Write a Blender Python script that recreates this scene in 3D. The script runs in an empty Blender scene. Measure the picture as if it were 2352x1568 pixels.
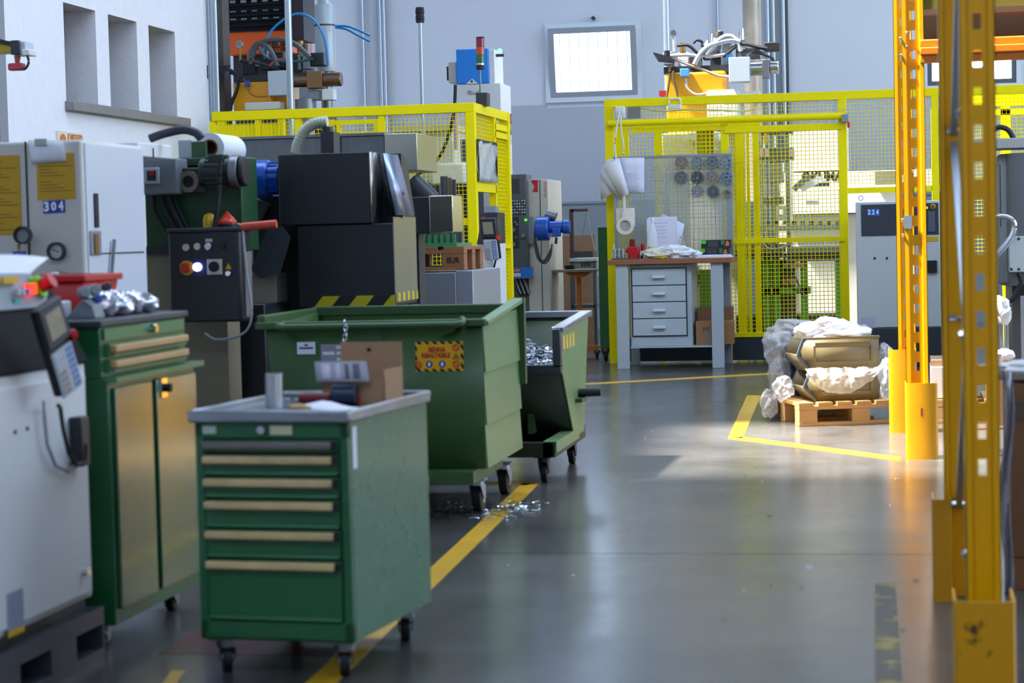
import bpy, bmesh, math, random
from mathutils import Vector, Matrix, noise
random.seed(7)
SC = bpy.context.scene
COL = SC.collection

# ------------------------------------------------------------------ camera
FPX, CAMH = 4800.0, 1.2
YAW, PITCH, ROLL = math.radians(10.5), math.atan((784 - 540) / FPX), math.radians(1.4)
FW = Vector((-math.sin(YAW) * math.cos(PITCH), math.cos(YAW) * math.cos(PITCH), -math.sin(PITCH)))
R0 = Vector((math.cos(YAW), math.sin(YAW), 0)); U0 = R0.cross(FW)
RT = R0 * math.cos(ROLL) - U0 * math.sin(ROLL); UP = R0 * math.sin(ROLL) + U0 * math.cos(ROLL)
CAM = Vector((0, 0, CAMH))
cd = bpy.data.cameras.new('camera'); cam = bpy.data.objects.new('camera', cd); COL.objects.link(cam)
cd.sensor_width = 36.0; cd.lens = 36.0 * FPX / 2352; cd.clip_start = 0.05; cd.clip_end = 200
cd.dof.use_dof = True; cd.dof.focus_distance = 17.0; cd.dof.aperture_fstop = 4.5
cam.matrix_world = Matrix((( RT.x, UP.x, -FW.x, 0), (RT.y, UP.y, -FW.y, 0), (RT.z, UP.z, -FW.z, CAMH), (0, 0, 0, 1)))
SC.camera = cam

# ------------------------------------------------------------------ light, exposure
VS = SC.view_settings
VS.view_transform = 'Standard'; VS.look = 'None'; VS.gamma = 1.0; VS.use_curve_mapping = False
VS.exposure = 0.15
SC.cycles.use_denoising = True
SC.cycles.max_bounces = 6; SC.cycles.diffuse_bounces = 3; SC.cycles.glossy_bounces = 3
SC.cycles.transparent_max_bounces = 8; SC.cycles.caustics_reflective = False; SC.cycles.caustics_refractive = False
SC.cycles.use_adaptive_sampling = True; SC.cycles.adaptive_threshold = 0.1
SC.cycles.sample_clamp_indirect = 6.0
w = bpy.data.worlds.new('overcast_sky'); SC.world = w; w.use_nodes = True
bg = w.node_tree.nodes['Background']; bg.inputs[0].default_value = (0.58, 0.75, 1.0, 1); bg.inputs[1].default_value = 6.6
sd = bpy.data.lights.new('sun', 'SUN'); sd.energy = 27.0; sd.angle = math.radians(3.5); sd.color = (1.0, 0.95, 0.88)
so = bpy.data.objects.new('sun', sd); COL.objects.link(so); so.location = (-6, -6, 12)
SUN = Vector((0.50, 0.10, -0.86)).normalized()
so.rotation_euler = SUN.to_track_quat('-Z', 'Y').to_euler()

def portal(loc, rot, sx, sy):
    l = bpy.data.lights.new('sky_portal', 'AREA'); l.shape = 'RECTANGLE'; l.size = sx; l.size_y = sy
    l.cycles.is_portal = True
    o = bpy.data.objects.new('sky_portal', l); COL.objects.link(o); o.location = loc; o.rotation_euler = rot
ZC = 7.0                                             # ceiling height
SKY = [(-5.45, 6.0, 9.35, 12.1), (-5.85, 6.0, 20.2, 22.4), (-5.85, 6.0, -2.6, -0.9)]   # unseen roof openings, shaped to aim sun patches and front fill: x0,x1,y0,y1
BAND = (7.0, 22.0, 2.6, 6.2)                        # unseen window band, added to the right wall for side light: y0,y1,z0,z1
XL, XR, YB, YF = -5.9, 8.5, 26.0, -4.0               # left, right, back, front
for a in SKY: portal(((a[0] + a[1]) / 2, (a[2] + a[3]) / 2, ZC + 0.25), (0, 0, 0), a[1] - a[0], a[3] - a[2])
portal((XR + 0.25, (BAND[0] + BAND[1]) / 2, (BAND[2] + BAND[3]) / 2), (0, math.radians(90), 0), BAND[3] - BAND[2], BAND[1] - BAND[0])

# ------------------------------------------------------------------ pixel rays to places in the hall (frame 2352 x 1568)
def ray(x, y): return FW + RT * ((x - 1176) / FPX) - UP * ((y - 784) / FPX)
def gr(x, y, z=0.0): d = ray(x, y); return CAM + d * ((z - CAMH) / d.z)
def at(x, y, Y): d = ray(x, y); return CAM + d * (Y / d.y)
def atx(x, y, X): d = ray(x, y); return CAM + d * (X / d.x)
def R(x0, y0, x1, y1, Y):                            # rectangle in a plane across the hall -> X0, X1, Z0, Z1
    ym, xm = (y0 + y1) / 2, (x0 + x1) / 2
    return at(x0, ym, Y).x, at(x1, ym, Y).x, at(xm, y1, Y).z, at(xm, y0, Y).z

# ------------------------------------------------------------------ materials
def lin(c):
    if isinstance(c, str): c = [int(c[i:i + 2], 16) / 255 for i in (1, 3, 5)]
    return tuple(((v / 12.92) if v <= 0.04045 else ((v + 0.055) / 1.055) ** 2.4) for v in c) + (1,)
MATS = {}
def M(name, col, rough=0.5, metal=0.0, var=0.12, scale=4.0, coat=0.0, bump=0.0, alpha=1.0, trans=0.0, emit=0.0, stretch=None, dark=None, spec=0.5):
    if name in MATS: return MATS[name]
    m = bpy.data.materials.new(name); m.use_nodes = True; nt = m.node_tree; b = nt.nodes['Principled BSDF']
    b.inputs['Roughness'].default_value = rough; b.inputs['Metallic'].default_value = metal
    b.inputs['Coat Weight'].default_value = coat; b.inputs['Coat Roughness'].default_value = 0.12
    b.inputs['Alpha'].default_value = alpha; b.inputs['Transmission Weight'].default_value = trans
    b.inputs['Specular IOR Level'].default_value = spec
    c = lin(col); d = lin(dark) if dark else tuple(v * 0.55 for v in c[:3]) + (1,)
    if emit: b.inputs['Emission Color'].default_value = c; b.inputs['Emission Strength'].default_value = emit
    if var > 0:
        tc = nt.nodes.new('ShaderNodeTexCoord'); mp = nt.nodes.new('ShaderNodeMapping'); n = nt.nodes.new('ShaderNodeTexNoise')
        n.inputs['Scale'].default_value = scale; n.inputs['Detail'].default_value = 6; n.inputs['Roughness'].default_value = 0.6
        if stretch: mp.inputs['Scale'].default_value = stretch
        nt.links.new(tc.outputs['Object'], mp.inputs['Vector']); nt.links.new(mp.outputs['Vector'], n.inputs['Vector'])
        cr = nt.nodes.new('ShaderNodeValToRGB'); cr.color_ramp.elements[0].position = 0.3; cr.color_ramp.elements[1].position = 0.75
        mx = tuple(c[i] * (1 - var) + d[i] * var for i in range(3)) + (1,)
        cr.color_ramp.elements[0].color = mx; cr.color_ramp.elements[1].color = c
        nt.links.new(n.outputs['Fac'], cr.inputs['Fac']); nt.links.new(cr.outputs['Color'], b.inputs['Base Color'])
        mr = nt.nodes.new('ShaderNodeMapRange'); mr.inputs['To Min'].default_value = max(0.03, rough - 0.08); mr.inputs['To Max'].default_value = min(1, rough + 0.1)
        nt.links.new(n.outputs['Fac'], mr.inputs['Value']); nt.links.new(mr.outputs['Result'], b.inputs['Roughness'])
        if bump:
            bp = nt.nodes.new('ShaderNodeBump'); bp.inputs['Strength'].default_value = bump; bp.inputs['Distance'].default_value = 0.02
            nt.links.new(n.outputs['Fac'], bp.inputs['Height']); nt.links.new(bp.outputs['Normal'], b.inputs['Normal'])
    else: b.inputs['Base Color'].default_value = c
    MATS[name] = m
    return m
FENCE = M('yellow_fence_paint', '#ffea00', 0.45, var=0.1, spec=0.18)
RACK = M('rack_yellow_paint', '#f7b200', 0.32, var=0.12, coat=0.12, spec=.3)
BEAM = M('rack_orange_paint', '#e88300', 0.35, var=0.1)
GREEN = M('green_cabinet_paint', '#175a30', 0.3, var=0.15, coat=0.2, dark='#0f3320')
GREENL = M('green_edge_paint', '#3f8055', 0.3, var=0.15)
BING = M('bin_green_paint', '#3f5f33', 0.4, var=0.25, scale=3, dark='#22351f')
BLACK = M('black_machine_paint', '#20242a', 0.38, var=0.15)
DARK = M('charcoal_paint', '#2b2f36', 0.45, var=0.1)
RUB = M('black_rubber', '#111214', 0.6, var=0.1)
HOLE = M('unlit_black', '#050506', 0.9, var=0)
WHITE = M('machine_white_paint', '#dfe2e4', 0.4, var=0.06)
CREAM = M('machine_cream_paint', '#d8d4c8', 0.4, var=0.08)
GREY = M('light_grey_paint', '#b9c2ca', 0.45, var=0.1)
MGREY = M('mid_grey_paint', '#868d95', 0.45, var=0.1)
STEEL = M('brushed_steel', '#b8bcc0', 0.25, 1.0, var=0.25, scale=6, stretch=(1, 1, 12))
DSTEEL = M('dull_steel', '#84878a', 0.42, 1.0, var=0.35, scale=5)
CHROME = M('chrome', '#dfe3e8', 0.08, 1.0, var=0)
ALU = M('aluminium', '#c8ccd2', 0.3, 1.0, var=0.1)
BRASS = M('worn_brass', '#a9874f', 0.4, 0.9, var=0.3)
BRONZE = M('bronze_cylinder', '#7d6154', 0.32, 0.85, var=0.2)
BLUE = M('blue_motor_paint', '#0f4fb4', 0.28, var=0.1, coat=0.2)
SKYB = M('bright_blue_paint', '#0f86ea', 0.35, var=0.05)
RED = M('red_plastic', '#c8141e', 0.35, var=0.08)
ORANGE = M('orange_paint', '#f2620a', 0.4, var=0.06)
OCHRE = M('tank_yellow_paint', '#eaa400', 0.35, var=0.08, coat=0.2)
PAPER = M('white_paper', '#eeeef6', 0.7, var=0.05)
CARD = M('cardboard', '#b08a68', 0.8, var=0.15, scale=8)
CARDD = M('brown_cardboard', '#8d6647', 0.8, var=0.2, scale=8)
WOOD = M('pallet_wood', '#c99a5c', 0.75, var=0.35, scale=5, stretch=(1, 8, 8))
WOODD = M('brown_pallet_wood', '#9a6a45', 0.75, var=0.35, scale=5, stretch=(1, 8, 8))
BENCH = M('bench_wood', '#9c6346', 0.45, var=0.3, scale=4, stretch=(1, 10, 10))
GALV = M('galvanised_pipe', '#aeb8c2', 0.35, 0.7, var=0.15)
SIGNY = M('notice_yellow', '#e0b000', 0.5, var=0.05)
INK = M('black_ink', '#1d1a12', 0.7, var=0)
WHITEP = M('white_print', '#f2f4f8', 0.6, var=0)
BLUEP = M('blue_plate', '#1b3fa0', 0.5, var=0)
REDP = M('red_print', '#c22818', 0.6, var=0)
LGREEN = M('press_green_paint', '#5aa04a', 0.45, var=0.15)

# ------------------------------------------------------------------ mesh builder
def origin(p):
    o = Vector((0, 0, 0))
    while p is not None:
        if p.get('_local'): return None
        o += Vector(p.location); p = p.parent
    return o
class MB:
    def __init__(s): s.v = []; s.f = []
    def add(s, vs, fs):
        n = len(s.v); s.v += [tuple(p) for p in vs]; s.f += [tuple(i + n for i in f) for f in fs]; return s
    def box(s, x0, x1, y0, y1, z0, z1):
        vs = [(x, y, z) for x in (x0, x1) for y in (y0, y1) for z in (z0, z1)]
        return s.add(vs, [(0, 1, 3, 2), (4, 6, 7, 5), (0, 4, 5, 1), (2, 3, 7, 6), (0, 2, 6, 4), (1, 5, 7, 3)])
    def obox(s, c, sx, sy, sz, rot):                 # oriented box
        m = Matrix.Translation(Vector(c)) @ rot.to_4x4()
        vs = [m @ Vector((x, y, z)) for x in (-sx / 2, sx / 2) for y in (-sy / 2, sy / 2) for z in (-sz / 2, sz / 2)]
        return s.add(vs, [(0, 1, 3, 2), (4, 6, 7, 5), (0, 4, 5, 1), (2, 3, 7, 6), (0, 2, 6, 4), (1, 5, 7, 3)])
    def bar(s, p0, p1, wx, wz):                      # rectangular bar between two points
        p0, p1 = Vector(p0), Vector(p1); d = p1 - p0
        q = d.to_track_quat('Y', 'Z').to_matrix()
        return s.obox((p0 + p1) / 2, wx, d.length, wz, q)
    def cyl(s, p0, p1, r0, r1=None, n=20, cap=True):
        p0, p1 = Vector(p0), Vector(p1); r1 = r0 if r1 is None else r1
        q = (p1 - p0).to_track_quat('Z', 'Y').to_matrix()
        a, b = q @ Vector((1, 0, 0)), q @ Vector((0, 1, 0)); k = len(s.v)
        vs = []
        for c, r in ((p0, r0), (p1, r1)):
            for i in range(n):
                t = 2 * math.pi * i / n; vs.append(c + a * (r * math.cos(t)) + b * (r * math.sin(t)))
        fs = [(i, (i + 1) % n, n + (i + 1) % n, n + i) for i in range(n)]
        if cap: fs += [tuple(range(n - 1, -1, -1)), tuple(range(n, 2 * n))]
        return s.add(vs, fs)
    def tube(s, pts, r, n=8, cap=True):
        pts = [Vector(p) for p in pts]; vs = []; fs = []
        ref = Vector((0, 0, 1))
        for i, p in enumerate(pts):
            d = (pts[min(i + 1, len(pts) - 1)] - pts[max(i - 1, 0)]).normalized()
            a = d.cross(ref)
            if a.length < 0.05: a = d.cross(Vector((1, 0, 0)))
            a.normalize(); b = d.cross(a)
            for k in range(n):
                t = 2 * math.pi * k / n; vs.append(p + a * (r * math.cos(t)) + b * (r * math.sin(t)))
        for i in range(len(pts) - 1):
            for k in range(n): fs.append((i * n + k, i * n + (k + 1) % n, (i + 1) * n + (k + 1) % n, (i + 1) * n + k))
        if cap: fs += [tuple(range(n)), tuple(range((len(pts) - 1) * n, len(pts) * n))]
        return s.add(vs, fs)
    def prism(s, poly, axis, a, b):
        n = len(poly)
        f = {'x': lambda p, t: (t, p[0], p[1]), 'y': lambda p, t: (p[0], t, p[1]), 'z': lambda p, t: (p[0], p[1], t)}[axis]
        vs = [f(p, a) for p in poly] + [f(p, b) for p in poly]
        fs = [(i, (i + 1) % n, n + (i + 1) % n, n + i) for i in range(n)] + [tuple(range(n)), tuple(range(n, 2 * n))]
        return s.add(vs, fs)
    def lathe(s, prof, c, axis='z', n=24):
        c = Vector(c); vs = []; fs = []
        for r, h in prof:
            for i in range(n):
                t = 2 * math.pi * i / n; x, y = r * math.cos(t), r * math.sin(t)
                vs.append(c + Vector({'z': (x, y, h), 'y': (x, h, y), 'x': (h, x, y)}[axis]))
        for j in range(len(prof) - 1):
            for i in range(n): fs.append((j * n + i, j * n + (i + 1) % n, (j + 1) * n + (i + 1) % n, (j + 1) * n + i))
        fs += [tuple(range(n)), tuple(range((len(prof) - 1) * n, len(prof) * n))]
        return s.add(vs, fs)
    def sphere(s, c, r, n=14, sz=1.0):
        return s.lathe([(max(1e-4, r * math.sin(math.pi * k / 8)), -r * sz * math.cos(math.pi * k / 8)) for k in range(9)], c, 'z', n)
    def ring(s, c, r0, r1, y0, y1, n=28, teeth=0):   # flat ring facing -Y, optional teeth
        c = Vector(c); vs = []; fs = []; n = teeth * 4 if teeth else n
        for y in (y0, y1):
            for r in (r0, r1):
                for i in range(n):
                    t = 2 * math.pi * i / n; rr = r
                    if teeth and r == r1: rr = r * (1.0 if i % 4 < 2 else 0.87)
                    vs.append(c + Vector((rr * math.cos(t), y, rr * math.sin(t))))
        for i in range(n):
            j = (i + 1) % n
            fs += [(i, j, n + j, n + i), (2 * n + i, 3 * n + i, 3 * n + j, 2 * n + j), (n + i, n + j, 3 * n + j, 3 * n + i), (i, 2 * n + i, 2 * n + j, j)]
        return s.add(vs, fs)
    def sheet(s, grid, th=0.0):                      # grid of points rows x cols
        rows, cols = len(grid), len(grid[0]); vs = [p for r in grid for p in r]; fs = []
        for i in range(rows - 1):
            for j in range(cols - 1): fs.append((i * cols + j, i * cols + j + 1, (i + 1) * cols + j + 1, (i + 1) * cols + j))
        return s.add(vs, fs)
    def build(s, name, mat, parent=None, bev=0.0, ang=38, solid=0.0):
        me = bpy.data.meshes.new(name)
        o = origin(parent) if parent is not None else None
        vs = s.v if not o else [(p[0] - o.x, p[1] - o.y, p[2] - o.z) for p in s.v]
        me.from_pydata(vs, [], s.f); me.materials.append(mat if not isinstance(mat, str) else MATS[mat])
        bm = bmesh.new(); bm.from_mesh(me); bmesh.ops.recalc_face_normals(bm, faces=bm.faces); bm.to_mesh(me); bm.free()
        me.polygons.foreach_set('use_smooth', [True] * len(me.polygons)); me.set_sharp_from_angle(angle=math.radians(ang))
        ob = bpy.data.objects.new(name, me); COL.objects.link(ob)
        if parent is not None: ob.parent = parent
        if solid:
            md = ob.modifiers.new('thickness', 'SOLIDIFY'); md.thickness = solid; md.offset = 0
        if bev:
            md = ob.modifiers.new('rounding', 'BEVEL'); md.width = bev; md.segments = 2; md.limit_method = 'ANGLE'; md.angle_limit = math.radians(40)
        return ob
def tag(o, label, cat, group=None):
    o['label'] = label; o['category'] = cat
    if group: o['group'] = group
    return o
def thing(name, label, cat, loc=(0, 0, 0), rz=None, group=None):
    o = bpy.data.objects.new(name, None); COL.objects.link(o); o.location = loc; o.empty_display_size = 0.1
    if rz is not None: o.rotation_euler = (0, 0, rz); o['_local'] = 1
    return tag(o, label, cat, group)
def struct(o): o['kind'] = 'structure'; return o
def stuff(o): o['kind'] = 'stuff'; return o
def bez(p0, p1, p2, p3, n=14):
    p0, p1, p2, p3 = map(Vector, (p0, p1, p2, p3))
    return [p0 * (1 - t) ** 3 + p1 * 3 * t * (1 - t) ** 2 + p2 * 3 * t * t * (1 - t) + p3 * t ** 3 for t in [i / n for i in range(n + 1)]]
def pxpath(pts, Y, n=6):                             # smooth path through pixel points at distance Y (or y,Y triples)
    P = [at(p[0], p[1], p[2] if len(p) > 2 else Y) for p in pts]; out = []
    for i in range(len(P) - 1):
        a, b, c, d = P[max(i - 1, 0)], P[i], P[i + 1], P[min(i + 2, len(P) - 1)]
        for k in range(n):
            t = k / n
            out.append(0.5 * ((2 * b) + (c - a) * t + (2 * a - 5 * b + 4 * c - d) * t * t + (3 * b - 3 * c + d - a) * t ** 3))
    return out + [P[-1]]
def text(body, size, mat, parent, loc, face='-y', name='lettering', width=None, bold=0.0, depth=0.001):
    cu = bpy.data.curves.new('t', 'FONT'); cu.body = body; cu.size = size; cu.extrude = depth; cu.align_x = 'CENTER'; cu.align_y = 'CENTER'; cu.offset = bold
    cu.resolution_u = 3
    ob = bpy.data.objects.new('t', cu); COL.objects.link(ob); dg = bpy.context.evaluated_depsgraph_get(); dg.update()
    me = bpy.data.meshes.new_from_object(ob.evaluated_get(dg)); bpy.data.objects.remove(ob)
    xs = [v.co.x for v in me.vertices] or [0, 1]; k = (width / (max(xs) - min(xs))) if width else 1
    rot = {'-y': Matrix.Rotation(math.pi / 2, 4, 'X'), '+x': Matrix.Rotation(math.pi / 2, 4, 'Z') @ Matrix.Rotation(math.pi / 2, 4, 'X'), '+z': Matrix.Identity(4)}[face] if isinstance(face, str) else face
    o = origin(parent) if parent is not None else None
    me.transform(Matrix.Translation(Vector(loc) - (o if o else Vector((0, 0, 0)))) @ rot @ Matrix.Diagonal((k, 1, 1, 1)))
    me.materials.clear(); me.materials.append(mat)
    r = bpy.data.objects.new(name, me); COL.objects.link(r)
    if parent is not None: r.parent = parent
    return r
def copytree(o, parent=None):
    c = o.copy(); COL.objects.link(c); c.parent = parent
    for ch in [x for x in COL.objects if x.parent == o]: copytree(ch, c)
    return c
def caster(parent, x, y, h, r=None, wid=0.03, rz=0.0, steel=None):
    r = r or h * 0.4; fork = MB()
    fork.box(x - 0.04, x + 0.04, y - 0.04, y + 0.04, h - 0.008, h); fork.cyl((x, y, h - 0.03), (x, y, h - 0.008), 0.03)
    c, s = math.cos(rz), math.sin(rz); ax = Vector((c, s, 0)); fo = Vector((-s, c, 0)) * r * 0.5
    for k in (-1, 1):
        p = Vector((x, y, 0)) + ax * (k * (wid / 2 + 0.006)); q = Matrix.Rotation(rz, 3, 'Z')
        fork.add([p + fo * 0 + Vector((0, 0, h - 0.028)) + q @ Vector((dx, dy, dz)) for dx in (-0.002, 0.002) for dy, dz in ((-r * .75, 0), (r * .75, 0), (r * .75, -(h - 0.028) * .35), (r * .2 + fo.length, -(h - r - 0.01 - 0.028) - .02), (fo.length - r * .25, -(h - r - 0.01 - 0.028) - .02))],
                 [(0, 1, 2, 3, 4), (5, 6, 7, 8, 9), (0, 1, 6, 5), (1, 2, 7, 6), (2, 3, 8, 7), (3, 4, 9, 8), (4, 0, 5, 9)])
    f = fork.build('caster', steel or DSTEEL, parent)
    wc = Vector((x, y, r)) + fo
    wh = MB(); wh.cyl(wc - ax * wid / 2, wc + ax * wid / 2, r, n=24); wh.build('wheel', RUB, f, bev=0.004)
    hb = MB(); hb.cyl(wc - ax * (wid / 2 + 0.003), wc + ax * (wid / 2 + 0.003), r * 0.45, n=16); hb.build('hub', ALU, f)
    return f
def crumple(c, rad, seed, amp=0.25, freq=3.0, n=28, m=18, flat=None):
    c = Vector(c); vs = []; fs = []; off = Vector((seed * 13.1, seed * 7.7, seed * 3.3))
    for j in range(m + 1):
        ph = math.pi * j / m
        for i in range(n):
            t = 2 * math.pi * i / n; d = Vector((math.sin(ph) * math.cos(t), math.sin(ph) * math.sin(t), -math.cos(ph)))
            k = 1 + amp * .9 * noise.noise(d * freq * .6 + off) + amp * sum(f_ * (0.35 - abs(noise.noise(d * freq * g_ + off))) for f_, g_ in ((.8, .9), (.45, 1.9), (.16, 3.7)))
            p = Vector((d.x * rad[0] * k, d.y * rad[1] * k, d.z * rad[2] * k))
            if flat is not None: p.z = max(p.z, flat)
            vs.append(c + p)
    for j in range(m):
        for i in range(n): fs.append((j * n + i, j * n + (i + 1) % n, (j + 1) * n + (i + 1) % n, (j + 1) * n + i))
    b = MB(); b.add(vs, fs); return b
FILM = M('clear_plastic_film', '#f4f6fa', 0.12, alpha=0.42, var=0, spec=0.9)
FILMW = M('white_plastic_film', '#f2f4f8', 0.25, alpha=0.85, var=0, spec=0.7)
GLASS = M('clear_glass', '#ffffff', 0.02, alpha=0.12, var=0, spec=0.8)
# ================================================================== the setting
def concrete():
    m = bpy.data.materials.new('polished_concrete'); m.use_nodes = True; nt = m.node_tree; b = nt.nodes['Principled BSDF']
    tc = nt.nodes.new('ShaderNodeTexCoord')
    def nz(sc, det, st=None):
        mp = nt.nodes.new('ShaderNodeMapping'); n = nt.nodes.new('ShaderNodeTexNoise'); n.inputs['Scale'].default_value = sc; n.inputs['Detail'].default_value = det
        n.inputs['Roughness'].default_value = 0.62
        if st: mp.inputs['Scale'].default_value = st
        nt.links.new(tc.outputs['Object'], mp.inputs['Vector']); nt.links.new(mp.outputs['Vector'], n.inputs['Vector']); return n
    n1, n2, n3 = nz(0.55, 8), nz(7, 6), nz(3.0, 3)
    cr = nt.nodes.new('ShaderNodeValToRGB'); cr.color_ramp.elements[0].position = 0.32; cr.color_ramp.elements[1].position = 0.72
    cr.color_ramp.elements[0].color = lin('#393836'); cr.color_ramp.elements[1].color = lin('#696764'); nt.links.new(n1.outputs['Fac'], cr.inputs['Fac'])
    mx = nt.nodes.new('ShaderNodeMix'); mx.data_type = 'RGBA'; mx.blend_type = 'MULTIPLY'; mx.inputs[0].default_value = 0.35
    cr2 = nt.nodes.new('ShaderNodeValToRGB'); cr2.color_ramp.elements[0].position = 0.3; cr2.color_ramp.elements[0].color = (0.5, 0.5, 0.5, 1); cr2.color_ramp.elements[1].position = 0.6
    nt.links.new(n2.outputs['Fac'], cr2.inputs['Fac']); nt.links.new(cr.outputs['Color'], mx.inputs[6]); nt.links.new(cr2.outputs['Color'], mx.inputs[7])
    # small dark drips
    vo = nt.nodes.new('ShaderNodeTexVoronoi'); vo.inputs['Scale'].default_value = 2.6; nt.links.new(tc.outputs['Object'], vo.inputs['Vector'])
    lt = nt.nodes.new('ShaderNodeMath'); lt.operation = 'LESS_THAN'; lt.inputs[1].default_value = 0.045; nt.links.new(vo.outputs['Distance'], lt.inputs[0])
    sc = nt.nodes.new('ShaderNodeMath'); sc.operation = 'MULTIPLY'; sc.inputs[1].default_value = 0.6; nt.links.new(lt.outputs[0], sc.inputs[0])
    m2 = nt.nodes.new('ShaderNodeMix'); m2.data_type = 'RGBA'; nt.links.new(sc.outputs[0], m2.inputs[0]); nt.links.new(mx.outputs[2], m2.inputs[6]); m2.inputs[7].default_value = lin('#2a2422')
    nt.links.new(m2.outputs[2], b.inputs['Base Color'])
    mr = nt.nodes.new('ShaderNodeMapRange'); mr.inputs['To Min'].default_value = 0.14; mr.inputs['To Max'].default_value = 0.30
    nt.links.new(n3.outputs['Fac'], mr.inputs['Value']); nt.links.new(mr.outputs['Result'], b.inputs['Roughness'])
    b.inputs['Specular IOR Level'].default_value = 0.55
    return m
CONC = concrete()
PLASTER = M('white_plaster', '#eceaee', 0.85, var=0.1, scale=9, bump=0.35)
PLBACK = M('back_wall_paint', '#c3c6cc', 0.8, var=0.06, scale=2)
PLGREY = M('back_wall_grey_band', '#a6a9b2', 0.75, var=0.08, scale=2)
DADO = M('back_wall_dark_band', '#7f878c', 0.6, var=0.08, scale=2)
CEIL = M('roof_panel', '#c9ccd0', 0.8, var=0.1)
SILL = M('stone_sill', '#8d8782', 0.8, var=0.4, scale=20, bump=0.3)
LANE = M('lane_paint', '#d9a514', 0.4, var=0.35, scale=6, dark='#6b5a30')
LANEW = M('worn_lane_paint', '#8a7a2a', 0.5, var=0.95, scale=9, dark='#33312c')
rr_ = [n for n in LANEW.node_tree.nodes if n.type == 'VALTORGB'][0].color_ramp; rr_.elements[0].position = .52; rr_.elements[1].position = .6
REDF = M('red_floor_paint', '#521518', 0.3, var=0.3, scale=3)
# floor: slabs with recessed joints
fl = MB(); xs = [-9.5, -1.02, XR]; 
ys = [YF, 7.72, 14.6, YB]; g = 0.004
for i in range(len(ys) - 1):
    fl.add([(-9.5, ys[i] + g, 0), (XR, ys[i] + g, 0), (XR, ys[i + 1] - g, 0), (-9.5, ys[i + 1] - g, 0)], [(0, 1, 2, 3)])
    if i: 
        y = ys[i]
        fl.add([(-9.5, y - g, 0), (XR, y - g, 0), (XR, y - g, -0.02), (-9.5, y - g, -0.02), (-9.5, y + g, 0), (XR, y + g, 0), (XR, y + g, -0.02), (-9.5, y + g, -0.02)], [(0, 1, 2, 3), (4, 5, 6, 7), (3, 2, 6, 7)])
fl.add([(-9.5, YF, -0.2), (XR, YF, -0.2), (XR, YB, -0.2), (-9.5, YB, -0.2)], [(0, 1, 2, 3)])
floor = struct(fl.build('floor', CONC))
def lane(poly, mat=LANE, name='lane_marking', z=0.0015):
    b = MB(); b.prism(poly, 'z', 0.0003, z); o = b.build(name, mat, floor); return o
def strip(p, q, wd):
    p, q = Vector(p[:2]), Vector(q[:2]); d = (q - p).normalized(); n = Vector((-d.y, d.x)) * wd / 2
    return [p + n, q + n, q - n, p - n]
lane(strip((-1.535, 5.0), (-1.76, 9.9), 0.085))
lane(strip((-1.76, 9.86), (-2.75, 10.05), 0.085))
lane([gr(1672, 1006), gr(1706, 1006), gr(1748, 908), gr(1716, 908)])
lane([gr(1672, 1007), gr(1706, 1003), gr(2072, 1050), gr(2066, 1058)])
lane([gr(1325, 881), gr(1325, 885), gr(1790, 859), gr(1790, 855)])
lane([gr(1745, 908), gr(1748, 913), gr(1790, 905), gr(1790, 901)])
lane([gr(2010, 1340), gr(2056, 1340), gr(2075, 1600), gr(2010, 1600)], LANEW)
lane([gr(395, 1540), gr(425, 1540), gr(400, 1580), gr(365, 1580)], LANE)
lane([(-2.15, 5.78), (-1.62, 5.78), (-1.66, 6.7), (-2.15, 6.7)], REDF, 'red_floor_zone', 0.001)
# walls
def wall_with_holes(u0, u1, z0, z1, holes):          # list of boxes (u0,u1,z0,z1) around rectangular holes
    us = sorted({u0, u1, *[h[0] for h in holes], *[h[1] for h in holes]}); zs = sorted({z0, z1, *[h[2] for h in holes], *[h[3] for h in holes]}); out = []
    for i in range(len(us) - 1):
        for j in range(len(zs) - 1):
            c = ((us[i] + us[i + 1]) / 2, (zs[j] + zs[j + 1]) / 2)
            if not any(h[0] < c[0] < h[1] and h[2] < c[1] < h[3] for h in holes): out.append((us[i], us[i + 1], zs[j], zs[j + 1]))
    return out
YE = 17.55                                           # the left wall ends here
nich = []
for (xa, xb) in ((148, 221), (250, 315), (342, 402)):
    a, b_ = atx(xa, 100, XL), atx(xb, 100, XL); nich.append([a.y, b_.y])
zt, zb = atx(250, 33, XL).z, atx(290, 253, XL).z
wl = MB()
holes = [(n[0], n[1], zb, zt) for n in nich]
for h in wall_with_holes(YF, YE, 0, ZC, holes): wl.box(XL - 0.55, XL, h[0], h[1], h[2], h[3])
wall_left = struct(wl.build('wall_left', PLASTER))
for i, n in enumerate(nich):                         # recessed windows: dark frame and pane at the back of each deep niche
    b = MB(); d = XL - 0.30; fw_ = 0.07
    b.box(d, d + .05, n[0], n[0] + fw_, zb, zt); b.box(d, d + .05, n[1] - fw_, n[1], zb, zt); b.box(d, d + .05, n[0], n[1], zb, zb + fw_); b.box(d, d + .05, n[0], n[1], zt - fw_, zt)
    wn = struct(b.build('window_%d' % (i + 1), M('dark_window_frame', '#20242c', 0.5)))
    MB().box(d + .01, d + .025, n[0] + fw_, n[1] - fw_, zb + fw_, zt - fw_).build('pane', M('dim_pane', '#2a303a', 0.15), wn)
b = MB(); b.box(XL - 0.5, XL + 0.07, nich[0][0] - 0.03, nich[2][1] + 0.14, zb - 0.07, zb); b.build('window_sill', SILL, wall_left, bev=0.006)
b = MB(); b.box(XL - .02, XL + 0.04, 12.6, atx(14, 150, XL + .04).y, 0, ZC); struct(b.build('trim_1', M('grey_pillar', '#8b8d92', 0.8, bump=.3)))   # grey pilaster at the photo's left edge
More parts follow.
